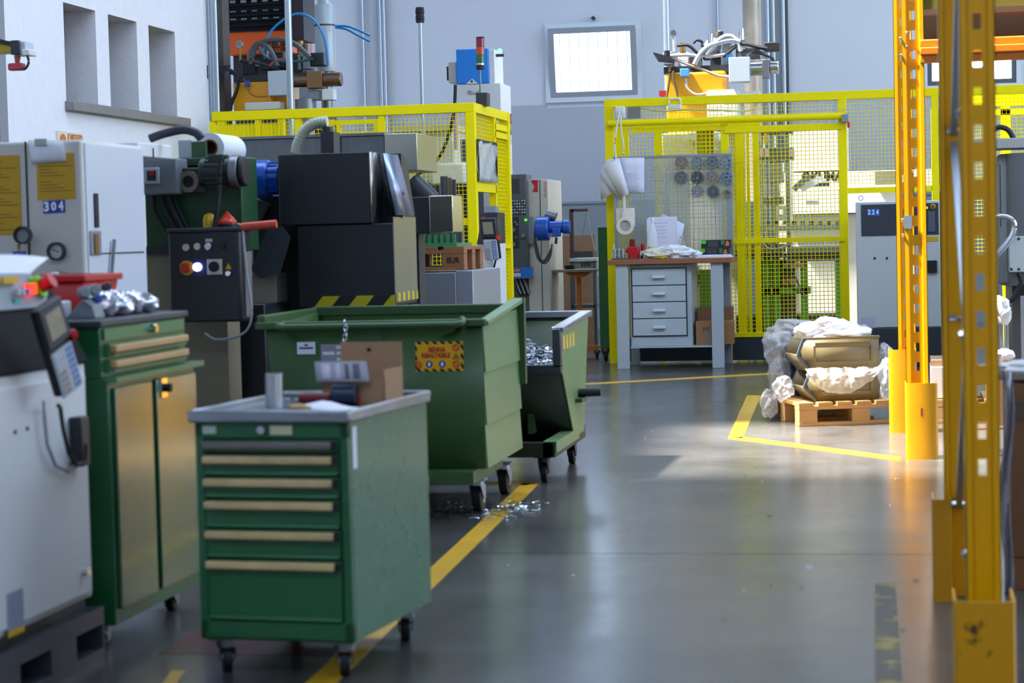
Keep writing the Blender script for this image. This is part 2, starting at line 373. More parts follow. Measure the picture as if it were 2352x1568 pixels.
# back wall, with its windows
def brect(x0, y0, x1, y1): return R(x0, y0, x1, y1, YB)
W1 = brect(1264, 62, 1464, 222); W2 = brect(2130, 120, 2334, 194); W3 = brect(2122, 12, 2350, 32)
W3 = (W3[0], W3[1] + .5, W3[2], W3[3] + 0.9)
wb = MB(); z1_, z2_ = at(1215, 242, YB).z, at(1330, 463, YB).z
hs = [W1, W2, W3]
for h in wall_with_holes(-11, XR, 0, ZC, hs):
    wb.box(h[0], h[1], YB, YB + 0.35, h[2], h[3])
wall_back = struct(wb.build('wall_back', PLBACK))
b = MB(); b.box(at(770, 215, YB).x, W1[0] - .05, YB - 0.003, YB, z2_, z1_); b.box(W1[0] - .05, W1[1] + .05, YB - .003, YB, z2_, W1[2] - .12); b.box(W1[1] + .05, XR, YB - .003, YB, z2_, z1_); b.build('grey_paint_band', PLGREY, wall_back)
b = MB(); b.box(-10.9, XR, YB - 0.012, YB, 0, z2_); b.box(-10.9, XR, YB - .03, YB, z2_ - .03, z2_); b.build('dark_paint_band', DADO, wall_back)
FRAMEW = M('window_frame_grey', '#8e9298', 0.5, var=0.1); TRIMW = M('window_surround', '#c6ccd0', 0.7, var=0.1)
def bwin(i, w, fr=0.07, tilt=0.0, nb=0, dark=None):
    b = MB(); t = 0.06
    for (a, c, e, f) in ((w[0] - t, w[0], w[2] - t, w[3] + t), (w[1], w[1] + t, w[2] - t, w[3] + t), (w[0], w[1], w[2] - t, w[2]), (w[0], w[1], w[3], w[3] + t)): b.box(a, c, YB - .04, YB + .02, e, f)
    o = struct(b.build('window_%d' % i, TRIMW))
    q = Matrix.Rotation(tilt, 3, 'X'); hin = Vector(((w[0] + w[1]) / 2, YB, w[2])); hw, hh = (w[1] - w[0]) / 2, (w[3] - w[2])
    b = MB(); F_ = lambda p: hin + q @ Vector(p)
    def tb(x0, x1, z0, z1, y0=-.03, y1=.03):
        vs = [F_((x, y, z)) for x in (x0, x1) for y in (y0, y1) for z in (z0, z1)]
        b.add(vs, [(0, 1, 3, 2), (4, 6, 7, 5), (0, 4, 5, 1), (2, 3, 7, 6), (0, 2, 6, 4), (1, 5, 7, 3)])
    tb(-hw, -hw + fr, 0, hh); tb(hw - fr, hw, 0, hh); tb(-hw + fr, hw - fr, 0, fr); tb(-hw + fr, hw - fr, hh - fr, hh)
    sash = b.build('sash', dark or FRAMEW, o)
    b = MB(); tb(-hw + fr, hw - fr, fr, hh - fr, -.004, .004); b.build('pane', M('bright_pane', '#ffffff', 0.05, alpha=0.06, var=0), sash)
    if nb:                                           # security bars outside the pane
        for k in range(nb):
            x = w[0] + (w[1] - w[0]) * (k + 0.7) / nb
            MB().cyl((x, YB + .25, w[2]), (x, YB + .25, w[3]), 0.007, n=8).build('bar', M('pale_bar', '#c9d2da', 0.5), o)
    MB().cyl(((w[0] + w[1]) / 2, YB - .05, w[3] + .09), ((w[0] + w[1]) / 2 + .03, YB - .05, w[3] + .12), 0.025).build('latch', DARK, o)
    portal(((w[0] + w[1]) / 2, YB + .4, (w[2] + w[3]) / 2), (math.radians(-90), 0, 0), w[1] - w[0], w[3] - w[2])
bwin(4, W1, 0.07, math.radians(9), 9); bwin(5, W2, 0.055, 0, 0, M('dark_sash', '#4b4f57', .5)); bwin(6, W3, .1)
b = MB(); b.box(-11, XL - 0.55, YE - .3, YE, 0, ZC); b.box(-11.3, -11, YE - .3, YB + .35, 0, ZC); struct(b.build('wall_alcove', PLASTER))
b = MB()
for h in wall_with_holes(YF, YB + .35, 0, ZC, [BAND]): b.box(XR, XR + .3, h[0], h[1], h[2], h[3])
struct(b.build('wall_right', PLBACK))
b = MB(); b.box(-11, XR + .3, YF - .3, YF, 0, ZC); struct(b.build('wall_front', PLBACK))
b = MB()
for h in wall_with_holes(-11.3, XR + .3, YF - .3, YB + .35, SKY): b.box(h[0], h[1], h[2], h[3], ZC, ZC + .2)
struct(b.build('ceiling', CEIL))
# signs and wall services
b = MB(); r_ = (atx(128, 310, XL), atx(184, 310, XL)); zt_ = atx(150, 302, XL).z
sg = tag(MB().box(XL, XL + .012, r_[0].y, r_[1].y, zt_ - .38, zt_).build('wall_sign', M('sign_white', '#e6d9c8', .6)), 'white sign with orange print above the numbered machine cabinet', 'sign')
text('E VIETATO', .07, M('orange_print', '#c97a2c', .7, var=0), sg, (XL + .014, (r_[0].y + r_[1].y) / 2 + .1, zt_ - .045), '+x', width=(r_[1].y - r_[0].y) * .62, bold=.003)
b = MB(); n = 14
b.prism([(r_[0].y + .1 + .06 * math.cos(t * 6.283 / n), zt_ - .07 + .05 * math.sin(t * 6.283 / n)) for t in range(n)], 'x', XL + .012, XL + .014); b.build('symbol', M('orange_print', '#c97a2c', .7), sg)
a = at(-30, 262, 12.62); c_ = at(9, 325, 12.62)
tag(MB().box(a.x, c_.x, 12.55, 12.57, c_.z, a.z).build('red_sign', M('sign_red', '#a80f16', .5)), 'red sign on the grey pillar at left edge', 'sign')
def vpipe(name, px, py0, py1, Y, r, label, grp=None, mat=GALV, zt=None, zb=None):
    p = at(px, (py0 + py1) / 2, Y); z1 = ZC - .01 if zt is None else zt; z0 = at(px, py1, Y).z if zb is None else zb
    o = MB().cyl((p.x, Y, z0), (p.x, Y, z1), r, n=10).build(name, mat); return tag(o, label, 'pipe', grp)
for k, px in enumerate((482, 489, 496)): vpipe('wall_conduit', px, 0, 250, YB - 8.4, .022, ['left', 'middle', 'right'][k] + ' one of three thin conduits at the wall corner', zb=0.0)
p = at(505, 100, 18.2); tag(MB().box(p.x - .05, p.x + .03, 18.2, 18.4, 0, ZC - .01).build('steel_column', M('old_column', '#5e5852', .7, var=.6, scale=8)), 'dark weathered steel column behind the corner conduits', 'column')
for px, lb in ((834, 'slim grey conduit on back wall left of the twin pipes'), (874, 'left one of twin grey pipes on back wall'), (883, 'right one of twin grey pipes on back wall')): vpipe('wall_pipe', px, 0, 250, YB - .06, .03, lb, zb=1.2)
vpipe('wall_pipe', 1531, 0, 100, YB - 4.0, .035, 'bright vertical pipe left of the pressure gauge, above yellow tank', zb=2.6)
vpipe('wall_pipe', 1648, 0, 80, YB - .05, .018, 'thin pale conduit above the yellow tank', zb=2.2)
vpipe('wall_pipe', 1800, 0, 240, YB - .08, .03, 'grey pipe on back wall right of the hydraulic cylinder', zb=1.2)
vpipe('wall_pipe', 1807, 0, 240, YB - .05, .022, 'dark cable riser on back wall beside the grey pipe', zb=1.2, mat=DARK)
for px, lb in ((1764, 'left slim tube behind thick grey column pipe'), (1777, 'right slim tube behind thick grey column pipe')): vpipe('wall_pipe', px, 0, 240, YB - .1, .03, lb, zb=1.2)
vpipe('column_pipe', 1728, 0, 200, 23.0, .1, 'thick weathered grey pipe rising behind the hydraulic unit', zb=1.5, mat=M('weathered_pipe', '#b5aa98', .4, .2, var=.5, scale=2, dark='#6b5844'))
# ================================================================== near left: robot controller, tool cabinet, drawer cabinet
def screwdots(parent, pts, mat=DARK, r=.006):
    for p in pts: MB().cyl((p[0], p[1], p[2]), (p[0] + .004, p[1], p[2]), r, n=8).build('screw', mat, parent)
# robot controller, its door faces the aisle (+X)
XF = gr(234, 1513).x - .02
rc = thing('robot_controller', 'white robot controller on a charcoal plinth at the left edge', 'controller', (-2.75, 5.3, 0))
y0, y1 = 4.75, atx(206, 1150, XF).y
zw = atx(120, 845, XF).z; zl_ = atx(207, 1372, XF).z; zp_ = atx(220, 1392, XF).z
MB().box(-3.0, XF, y0, y1, zl_, zw).build('body', WHITE, rc, bev=.008)
dr = MB().box(XF, XF + .012, y0 + .06, y1 - .03, zl_ + .02, zw - .03).build('door', WHITE, rc, bev=.004)
pl = MB()
for h in wall_with_holes(y0, y1 + .03, 0, zp_, [(atx(30, 1540, XF).y, atx(104, 1540, XF).y, .03, zp_ - .05), (atx(160, 1460, XF).y, atx(222, 1460, XF).y, .03, zp_ - .05)]): pl.box(XF - .12, XF + .02, h[0], h[1], h[2], h[3])
pl.box(-3.1, XF - .12, y0, y1 + .03, .0, zp_); pl.build('plinth', M('plinth_grey', '#3e444c', .4), rc)
MB().box(XF - .11, XF - .1, y0 + .1, y1 - .02, .03, .2).build('plinth_back', HOLE, rc)
MB().box(-3.08, XF - .02, y0 + .02, y1 - .01, zp_, zl_).build('recess', BLACK, rc)
zc = atx(100, 655, XF - .1).z
b = MB(); b.prism([(XF + .01, zw), (XF + .01, zw + .01), (XF - .1, zc), (-3.0, zc + .02), (-3.0, zw)], 'y', y0, y1); b.build('console', M('console_black', '#101216', .75, spec=.2), rc, bev=.006)
b = MB(); b.prism([(XF - .06, zc - .06), (XF - .12, zc + .035), (-2.8, zc + .06), (-2.8, zc - .06)], 'y', 5.2, 5.62); cp = b.build('switch_panel', MGREY, rc, bev=.005)
def onslope(y, k): return Vector((XF - .06 - .06 * k + .004, y, zc - .06 + .095 * k))
es = MB().cyl(onslope(5.585, .55) - Vector((.01, 0, .0)), onslope(5.585, .55) + Vector((.012, 0, .008)), .034).build('stop_collar', M('lime_ring', '#7ed010', .4), cp)
MB().cyl(onslope(5.585, .55), onslope(5.585, .55) + Vector((.045, 0, .025)), .018, .024).build('stop_button', RED, cp)
MB().box(XF - .085, XF - .07, 5.49, 5.535, zc - .02, zc + .008).build('status_light', M('red_light', '#ff2a14', .4, emit=3.0, var=0), cp)
MB().box(XF - .085, XF - .068, 5.38, 5.42, zc - .055, zc - .03).build('teal_key', M('teal_key', '#1fa79a', .4), cp)
for k in range(3): MB().box(XF - .08, XF - .066, 5.4 + k * .03, 5.42 + k * .03, zc - .02, zc - .004).build('key', [GREY, GREY, BLUE][k], cp)
MB().box(XF - .1, XF - .09, 5.36, 5.46, zc + .012, zc + .03).build('label_strip', SIGNY, cp)
screwdots(rc, [(XF + .012, atx(24, 992, XF).y, atx(24, 992, XF).z), (XF + .012, atx(52, 984, XF).y, atx(52, 984, XF).z)])
p = atx(192, 1308, XF); MB().cyl((XF + .012, p.y - .03, p.z), (XF + .03, p.y - .03, p.z), .012).build('lock', CHROME, rc)
p = atx(172, 1010, XF); bk = MB().box(XF + .012, XF + .05, p.y - .07, p.y - .01, p.z - .07, p.z + .07).build('cable_bracket', BLACK, rc, bev=.004)
p = atx(25, 1400, XF); sp = MB().box(XF + .012, XF + .014, p.y - .05, p.y + .05, p.z - .05, p.z + .05).build('rating_plate', M('rating_plate', '#8d98b0', .4), rc)
MB().box(XF + .012, XF + .0145, p.y - .05, p.y + .05, p.z - .065, p.z - .05).build('warning_strip', SIGNY, rc)
# teach pendant hanging on the controller door
tp = thing('teach_pendant', 'black hand pendant with screen and keypad hung on the left white controller', 'pendant', (XF + .06, 5.62, .8))
def pendant(tp, base, sc=1.0, flip=1, cable=None):
    # local plate: u (along screen width), v (height), w (thickness)
    U = Vector((.25, 1, .42)).normalized(); V = Vector((-.12, -.5, 1)).normalized(); Wn = U.cross(V).normalized(); V = Wn.cross(U)
    if flip < 0: U = Vector((.95, -.3, 0)).normalized(); V = Vector((-.35, -.1, 1)).normalized(); Wn = U.cross(V).normalized(); V = Wn.cross(U)
    rot = Matrix((U, V, Wn)).transposed(); c = Vector(base)
    P = lambda u, v, w: c + (U * u + V * v + Wn * w) * sc
    MB().obox(P(0, .05, 0), .155 * sc, .37 * sc, .035 * sc, rot).build('case', RUB, tp, bev=.008 * sc)
    MB().obox(P(0.0, .15, .02), .15 * sc, .17 * sc, .02 * sc, rot).build('screen_bezel', DARK, tp, bev=.004 * sc)
    MB().obox(P(0.0, .15, .031), .1 * sc, .11 * sc, .004 * sc, rot).build('screen', M('pendant_screen', '#a39a80', .25), tp)
    kp = MB().obox(P(0.0, -.05, .02), .135 * sc, .19 * sc, .012 * sc, rot).build('keypad', GREY, tp, bev=.003 * sc)
    for i in range(5):
        for j in range(7):
            MB().obox(P(-.048 + i * .024, -.125 + j * .025, .028), .016 * sc, .015 * sc, .006 * sc, rot).build('key', [M('key_blue', '#7f93c8', .5, var=0), M('key_pale', '#d2d4d8', .5, var=0), M('key_tan', '#b49c8c', .5, var=0)][(2 if i < 2 and j < 4 else 0 if i > 2 else 1)], kp)
    MB().cyl(P(.075, .06, .02), P(.1, .06, .03), .02 * sc).build('stop_button', RED, tp)
    if cable: MB().tube(cable, .009 * sc).build('cable', RUB, tp)
pb = atx(136, 822, XF + .1)
pendant(tp, (XF + .1, pb.y, pb.z), .68, cable=[Vector((XF + .08, pb.y + .03, pb.z - .13))] + [atx(x, y, XF + .05) for x, y in ((138, 935), (145, 985), (158, 1040), (176, 1068), (196, 1060), (197, 1020))])
MB().tube([atx(x, y, XF + .03) for x, y in ((100, 920), (102, 960), (108, 1020), (128, 1070), (158, 1082), (172, 1070))], .005).build('spare_cable', M('grey_cable', '#9aa0a6', .5), tp)
# paper on the console
b = MB(); g_ = []
c0, c1, c2, c3 = atx(-40, 585, -2.62), atx(112, 600, -2.5), atx(20, 655, -2.42), atx(-60, 640, -2.48)
for i in range(5):
    row = []
    for j in range(5):
        s_, t_ = i / 4, j / 4; q = (c0 * (1 - t_) + c1 * t_) * (1 - s_) + (c3 * (1 - t_) + c2 * t_) * s_
        row.append(q + Vector((0, 0, .012 * math.sin(s_ * 3 + t_ * 2))))
    g_.append(row)
tag(b.sheet(g_).build('paper_sheet', PAPER, solid=.001), 'loose white paper lying on top of the left controller console', 'paper')

# green tool cabinet with two drawers over two doors (front faces the aisle)
XT = -2.30; ty0, ty1 = atx(240, 1100, XT).y, atx(436, 1100, XT).y; TZ = atx(238, 735, XT).z; TB = atx(246, 1440, XT).z
tc_ = thing('tool_cabinet', 'tall green workshop cabinet with two drawers over two doors on casters', 'cabinet', (-2.55, 6.2, 0))
zsh = atx(245, 868, XT).z
MB().box(-2.85, XT, ty0, ty1, zsh, TZ - .02).build('upper_body', GREEN, tc_, bev=.004)
MB().box(-2.85, XT + .02, ty0, ty1 + .015, TB, zsh).build('lower_body', GREEN, tc_, bev=.004)
MB().box(-2.87, XT + .01, ty0 - .01, ty1 + .01, TZ - .02, TZ).build('top', M('dark_top_mat', '#3b3f42', .5), tc_, bev=.004)
for k in range(2):
    hd_ = (TZ - .065 - zsh - .015) / 2; za = zsh + .015 + (1 - k) * hd_; zb_ = za + hd_ - .006
    d = MB().box(XT, XT + .012, ty0 + .04, ty1 - .05, za, zb_).build('drawer', GREENL, tc_)
    MB().box(XT + .012, XT + .034, ty0 + .045, ty1 - .06, zb_ - .026, zb_ - .004).build('handle', M('drawer_handle_tan', '#c8a36e', .35, var=.3), d, bev=.004)
    MB().box(XT + .012, XT + .026, ty0 + .045, ty1 - .06, zb_ - .036, zb_ - .03).build('handle_lip', GREENL, d)
MB().box(XT, XT + .008, ty0 + .02, ty1 - .03, TZ - .06, TZ - .025).build('fascia', GREENL, tc_)
MB().cyl((XT + .008, (ty0 + ty1) / 2 + .03, TZ - .042), (XT + .03, (ty0 + ty1) / 2 + .03, TZ - .042), .013).build('lock', CHROME, tc_)
MB().box(XT, XT + .045, ty0 + .01, ty1 + .05, zsh - .012, zsh + .004).build('ledge', GREENL, tc_)
ym = atx(357, 1000, XT + .03).y
DOORG = M('glossy_green_door', '#3c6a4a', 0.14, var=.3, coat=.8, scale=2)
for a_, c_ in ((ty0 + .03, ym - .02), (ym + .02, ty1)):
    dd = MB().box(XT + .02, XT + .032, a_, c_, TB + .045, zsh - .03).build('door', DOORG, tc_, bev=.003)
MB().box(XT + .032, XT + .038, ym + .05, ym + .1, .72, .78).build('lock_plate', CHROME, dd); MB().cyl((XT + .038, ym + .075, .75), (XT + .06, ym + .075, .75), .014).build('lock_knob', RUB, dd)
for x_, y_ in ((XT - .06, ty0 + .08), (XT - .06, ty1 - .06), (-2.78, ty0 + .08), (-2.78, ty1 - .06)): caster(tc_, x_, y_, TB, max(.03, TB * .42), .03)
# on top of it
rb = thing('red_parts_bin', 'small red plastic parts bin on the green tool cabinet', 'bin', (-2.6, 6.3, TZ))
A = atx(158, 640, -2.72); B_ = atx(287, 633, -2.45); zbn = TZ + .13
b = MB(); bx0, bx1, by0, by1 = -2.78, -2.48, 6.12, 6.42; o_ = .02
outer = [(bx0 + o_, by0 + o_), (bx1 - o_, by0 + o_), (bx1 - o_, by1 - o_), (bx0 + o_, by1 - o_)]; top_ = [(bx0, by0), (bx1, by0), (bx1, by1), (bx0, by1)]
b.add([(x, y, TZ + .001) for x, y in outer] + [(x, y, zbn) for x, y in top_], [(0, 1, 2, 3), (0, 1, 5, 4), (1, 2, 6, 5), (2, 3, 7, 6), (3, 0, 4, 7)]); b.build('shell', RED, rb, solid=.006)
b = MB(); e = .012
for q in ((bx0 - e, bx1 + e, by0 - e, by0 + .004), (bx0 - e, bx1 + e, by1 - .004, by1 + e), (bx0 - e, bx0 + .004, by0, by1), (bx1 - .004, bx1 + e, by0, by1)): b.box(q[0], q[1], q[2], q[3], zbn - .02, zbn)
b.build('rim', RED, rb, bev=.003)
mg = thing('measuring_stand', 'grey measuring gauges on a small stand on the tool cabinet', 'gauge', (-2.42, 5.98, TZ))
MB().prism([(-2.47, TZ), (-2.37, TZ), (-2.38, TZ + .04), (-2.41, TZ + .06), (-2.45, TZ + .02)], 'y', 5.94, 6.02).build('base', MGREY, mg, bev=.004)
for px, py, r_, m_ in ((188, 672, .017, MGREY), (213, 667, .017, MGREY), (219, 688, .012, BLUE), (240, 660, .013, DARK)):
    p = atx(px, py, -2.40); MB().cyl(p, p + Vector((.02, -.02, .003)), r_).build('dial', m_, mg, bev=.003)
MB().tube([atx(190, 674, -2.41), atx(205, 690, -2.41), (-2.41, 5.98, TZ + .05), atx(215, 672, -2.41), atx(238, 664, -2.41)], .006).build('arm', DSTEEL, mg)
tag(MB().box(-2.6, -2.47, 5.88, 6.0, TZ, TZ + .055).build('white_box', WHITE, bev=.006), 'small white box beside the measuring gauges', 'box')
for k, (x_, y_, z_, s_) in enumerate(((-2.4, 6.1, .035, 1.0), (-2.38, 6.17, .03, .9), (-2.42, 6.22, .04, 1.1), (-2.4, 6.31, .035, 1.05), (-2.37, 6.38, .028, .85), (-2.44, 6.15, .06, .9))):
    tag(crumple((x_, y_, TZ + z_), (.04 * s_, .045 * s_, .035 * s_), k + 3, .35, 3.5, 18, 12, flat=-z_ + .001).build('foil_bag', M('foil_bag', '#d9dcec', .18, .75, var=.2, scale=20)), 'crumpled shiny foil bag in the row on the tool cabinet', 'bag', 'shiny bags on the tool cabinet')

# drawer cabinet on casters, turned a little
DW, DD, DZ0, DZ1 = .45, .66, .105, .737
pfr, pfl = gr(812, 1478, DZ0), gr(450, 1440, DZ0)
ang = math.radians(-6.0); ca, sa = math.cos(ang), math.sin(ang)
ctr = Vector((pfr.x, pfr.y, 0)) + Vector((-ca, -sa, 0)) * DW / 2 + Vector((-sa, ca, 0)) * DD / 2
dc = thing('drawer_cabinet', 'low green six-drawer cabinet on casters in the foreground', 'cabinet', ctr, ang)
hw, hd = DW / 2, DD / 2
DCG = M('drawer_cabinet_green', '#22633a', .3, var=.12, coat=.2, scale=2, dark='#174328')
SIDEG = M('lighter_green_side', '#3c7050', .26, var=.3, coat=.3, scale=2.2, dark='#2f6a4c')  # side panel in a paler green than the drawer fronts
b = MB(); b.box(-hw, -hw + .012, -hd + .002, hd, DZ0, DZ1 - .02); b.box(-hw + .012, hw - .012, hd - .01, hd, DZ0, DZ1 - .02); b.box(-hw, hw, -hd, hd, DZ0, DZ0 + .012)
b.box(-hw + .012, hw - .012, -hd + .03, -hd + .04, DZ0, DZ1 - .02)
b.box(-hw, -hw + .025, -hd, -hd + .03, DZ0, DZ1 - .02); b.box(hw - .025, hw, -hd, -hd + .03, DZ0, DZ1 - .02); b.box(-hw, hw, -hd, -hd + .03, DZ0, DZ0 + .055); b.box(-hw, hw, -hd, -hd + .03, DZ1 - .075, DZ1 - .02)
b.build('body', DCG, dc, bev=.003)
MB().box(hw - .012, hw + .001, -hd + .02, hd, DZ0, DZ1 - .02).build('side_panel', SIDEG, dc, bev=.002)
zs = [DZ1 - .075, DZ1 - .115, DZ1 - .178, DZ1 - .240, DZ1 - .322, DZ1 - .405, DZ0 + .055]
for k in range(6):
    za, zb_ = zs[k + 1], zs[k]
    d = MB().box(-hw + .028, hw - .028, -hd - .004, -hd + .02, za + .004, zb_ - .003).build('drawer', DCG, dc, bev=.002)
    MB().box(-hw + .03, hw - .04, -hd - .028, -hd - .004, zb_ - .028, zb_ - .006).build('handle', M('handle_tan_strip', '#e8c88e', .32, var=.4, scale=12, dark='#7a6858') if k else M('handle_worn', '#857c78', .3, .4, var=.5, scale=14), d, bev=.005)
    MB().box(hw - .038, hw - .03, -hd - .026, -hd - .004, zb_ - .03, zb_ - .006).build('handle_end', RUB, d)
    MB().box(-hw + .03, hw - .03, -hd - .012, -hd - .002, za + .004, za + .012).build('lip', GREENL, d, bev=.003)
b = MB(); b.box(-hw - .012, hw + .012, -hd - .02, hd + .012, DZ1 - .022, DZ1 - .012)
for q in ((-hw - .012, hw + .012, -hd - .02, -hd), (-hw - .012, hw + .012, hd, hd + .012), (-hw - .012, -hw, -hd, hd), (hw, hw + .012, -hd, hd)): b.box(q[0], q[1], q[2], q[3], DZ1 - .03, DZ1 + .004)
b.build('steel_tray_top', M('worn_tray_steel', '#a5abb2', .24, .9, var=.4, scale=10), dc, bev=.007)
MB().cyl((-.02, -hd - .02, DZ1 - .05), (-.02, -hd, DZ1 - .05), .011).build('lock', CHROME, dc)
MB().box(.0, .065, -hd - .003, -hd, DZ1 - .064, DZ1 - .038).build('label_holder', M('pale_label', '#d5d2a8', .5), dc)
MB().box(-hw + .025, -hw + .065, -hd - .003, -hd, DZ1 - .062, DZ1 - .04).build('name_sticker', M('pale_sticker', '#b9c8b8', .5), dc)
MB().box(hw + .001, hw + .003, -hd + .03, -hd + .06, DZ1 - .16, DZ1 - .045).build('side_sticker', PAPER, dc)
for x_ in (-hw + .05, hw - .05):
    for y_ in (-hd + .06, hd - .1): caster(dc, x_, y_, DZ0, .042, .028, rz=.5 if x_ < 0 else .35)
def dcp(x, y, z): return Vector((ctr.x + ca * x - sa * y, ctr.y + sa * x + ca * y, z))
TT = DZ1 - .011
p = dcp(-.04, -.2, TT); b = MB(); b.lathe([(.024, 0), (.024, .105), (.020, .105), (.020, .01)], p, 'z', 24); tag(b.build('aluminium_tube', ALU), 'upright aluminium tube on the low drawer cabinet', 'tube')
g_ = []
for i in range(7):
    g_.append([dcp(-.02 + .03 * i + .012 * j, -.26 + .042 * j, TT + .004 + .022 * math.exp(-((i - 2.2) / 1.8) ** 2) * (.6 + .1 * j)) for j in range(4)])
tag(MB().sheet(g_).build('paper_sheet', PAPER, solid=.001), 'curled white paper on the low drawer cabinet tray', 'paper')
pl_ = thing('slip_joint_pliers', 'red-handled tool lying on the low drawer cabinet tray', 'tool', dcp(.03, -.05, TT))
for k, (x0_, x1_) in enumerate(((-.03, .06), (.06, .14))): MB().tube([dcp(x0_, -.03 + .02 * k, TT + .02), dcp((x0_ + x1_) / 2, -.035 + .02 * k, TT + .022), dcp(x1_, -.03 + .02 * k, TT + .02)], .017, 12).build('handle', [M('dark_red_grip', '#7a0f18', .4), RED][k], pl_)
MB().bar(dcp(-.11, .0, TT + .03), dcp(-.02, -.02, TT + .03), .03, .012).build('jaw', DSTEEL, pl_, bev=.004)
wr = thing('ring_spanner', 'steel spanner lying across the low drawer cabinet tray', 'spanner', dcp(-.05, .12, TT))
MB().bar(dcp(-.08, .12, TT + .012), dcp(.08, .13, TT + .012), .02, .008).build('shaft', CHROME, wr)
b = MB(); b.lathe([(.018, 0), (.026, 0), (.026, .012), (.018, .012)], dcp(-.1, .12, TT + .006), 'z', 18); b.build('ring_end', CHROME, wr)
# open cardboard box
cb = thing('cardboard_box', 'open cardboard box with a printed flap on the low drawer cabinet', 'box', dcp(.12, .06, TT))
def dbox(x0, x1, y0, y1, z0, z1):
    b = MB(); vs = [dcp(x, y, z) for x in (x0, x1) for y in (y0, y1) for z in (z0, z1)]
    return b.add(vs, [(0, 1, 3, 2), (4, 6, 7, 5), (0, 4, 5, 1), (2, 3, 7, 6), (0, 2, 6, 4), (1, 5, 7, 3)])
CX0, CX1, CY0, CY1 = .025, .215, .0, .15
dbox(CX0, CX1, CY1, CY1 + .004, TT, TT + .172).build('back_panel', CARD, cb); dbox(CX0, CX1, CY0, CY0 + .004, TT, TT + .075).build('front_panel', CARD, cb)
dbox(CX1 - .004, CX1, CY0, CY1, TT, TT + .1).build('side_panel', CARD, cb); dbox(CX0, CX0 + .004, CY0, CY1, TT, TT + .08).build('side_panel', CARD, cb)
p = dcp(.115, CY1 - .002, TT + .15); MB().cyl(p, p + Vector((0, -.003, 0)), .006).build('finger_hole', HOLE, cb)
fl_ = MB().add([dcp(CX0 - .02, CY0 - .005, TT + .125), dcp(CX1 - .055, CY0 + .0, TT + .125), dcp(CX1 - .035, CY0 - .03, TT + .07), dcp(CX0 - .005, CY0 - .03, TT + .07)], [(0, 1, 2, 3)]).build('printed_flap', M('printed_grey', '#b6b4c2', .6), cb, solid=.003)
for x_, wd in ((.0, .028), (.045, .012), (.072, .012), (.097, .02)):
    MB().add([dcp(CX0 + x_, CY0 - .008, TT + .118), dcp(CX0 + x_ + wd, CY0 - .008, TT + .118), dcp(CX0 + x_ + wd + .012, CY0 - .031, TT + .078), dcp(CX0 + x_ + .012, CY0 - .031, TT + .078)], [(0, 1, 2, 3)]).build('print_block', M('print_dark', '#6d6c7c', .6) if x_ > .05 else M('print_white', '#dcdaea', .6), fl_, solid=.005)
bc = dcp(.105, -.03, TT + .032); tag(MB().cyl(bc - Vector((.035, 0, 0)), bc + Vector((.035, 0, 0)), .031, n=24).build('dark_blue_canister', M('navy_plastic', '#14284a', .25), bev=.004), 'dark blue canister lying before the cardboard box', 'canister')
tag(crumple(dcp(.06, -.27, TT + .012), (.028, .02, .014), 5, .4, 4, 14, 10, flat=-.011).build('cork_lump', M('cork', '#c8a878', .8)), 'small tan lump at the tray corner of the low drawer cabinet', 'debris')
# ================================================================== tipping skips
HAZ = {}
def hazard(name, c1, c2, sc, rot):                   # printed diagonal stripes
    m = bpy.data.materials.new(name); m.use_nodes = True; nt = m.node_tree; b = nt.nodes['Principled BSDF']; b.inputs['Roughness'].default_value = .45
    tc = nt.nodes.new('ShaderNodeTexCoord'); mp = nt.nodes.new('ShaderNodeMapping'); mp.inputs['Rotation'].default_value = rot; mp.inputs['Scale'].default_value = (sc, sc, sc)
    sx = nt.nodes.new('ShaderNodeSeparateXYZ'); fr = nt.nodes.new('ShaderNodeMath'); fr.operation = 'FRACT'; gt = nt.nodes.new('ShaderNodeMath'); gt.operation = 'GREATER_THAN'; gt.inputs[1].default_value = .5
    mx = nt.nodes.new('ShaderNodeMix'); mx.data_type = 'RGBA'; mx.inputs[6].default_value = lin(c1); mx.inputs[7].default_value = lin(c2)
    nt.links.new(tc.outputs['Object'], mp.inputs[0]); nt.links.new(mp.outputs[0], sx.inputs[0]); nt.links.new(sx.outputs[0], fr.inputs[0]); nt.links.new(fr.outputs[0], gt.inputs[0]); nt.links.new(gt.outputs[0], mx.inputs[0]); nt.links.new(mx.outputs[2], b.inputs['Base Color'])
    return m
STR1 = hazard('hazard_stripe_fine', '#e8b400', '#1a1710', 38, (0, math.radians(40), 0))
STR2 = hazard('hazard_stripe_wide', '#d2c010', '#16171a', 7.5, (0, math.radians(-40), 0))
STRX = hazard('hazard_stripe_side', '#d2c010', '#6f6b60', 10, (0, 0, math.radians(90)))
BY = 8.75; BX = -1.75
s1 = thing('tipping_skip', 'green wheeled tipping skip with yellow warning notice behind the drawer cabinet', 'skip', (-2.25, 9.2, 0))
x0 = at(612, 800, BY).x; zt = at(1105, 742, BY).z; zb = at(1108, 1075, BY).z; YB1 = atx(1192, 900, BX).y
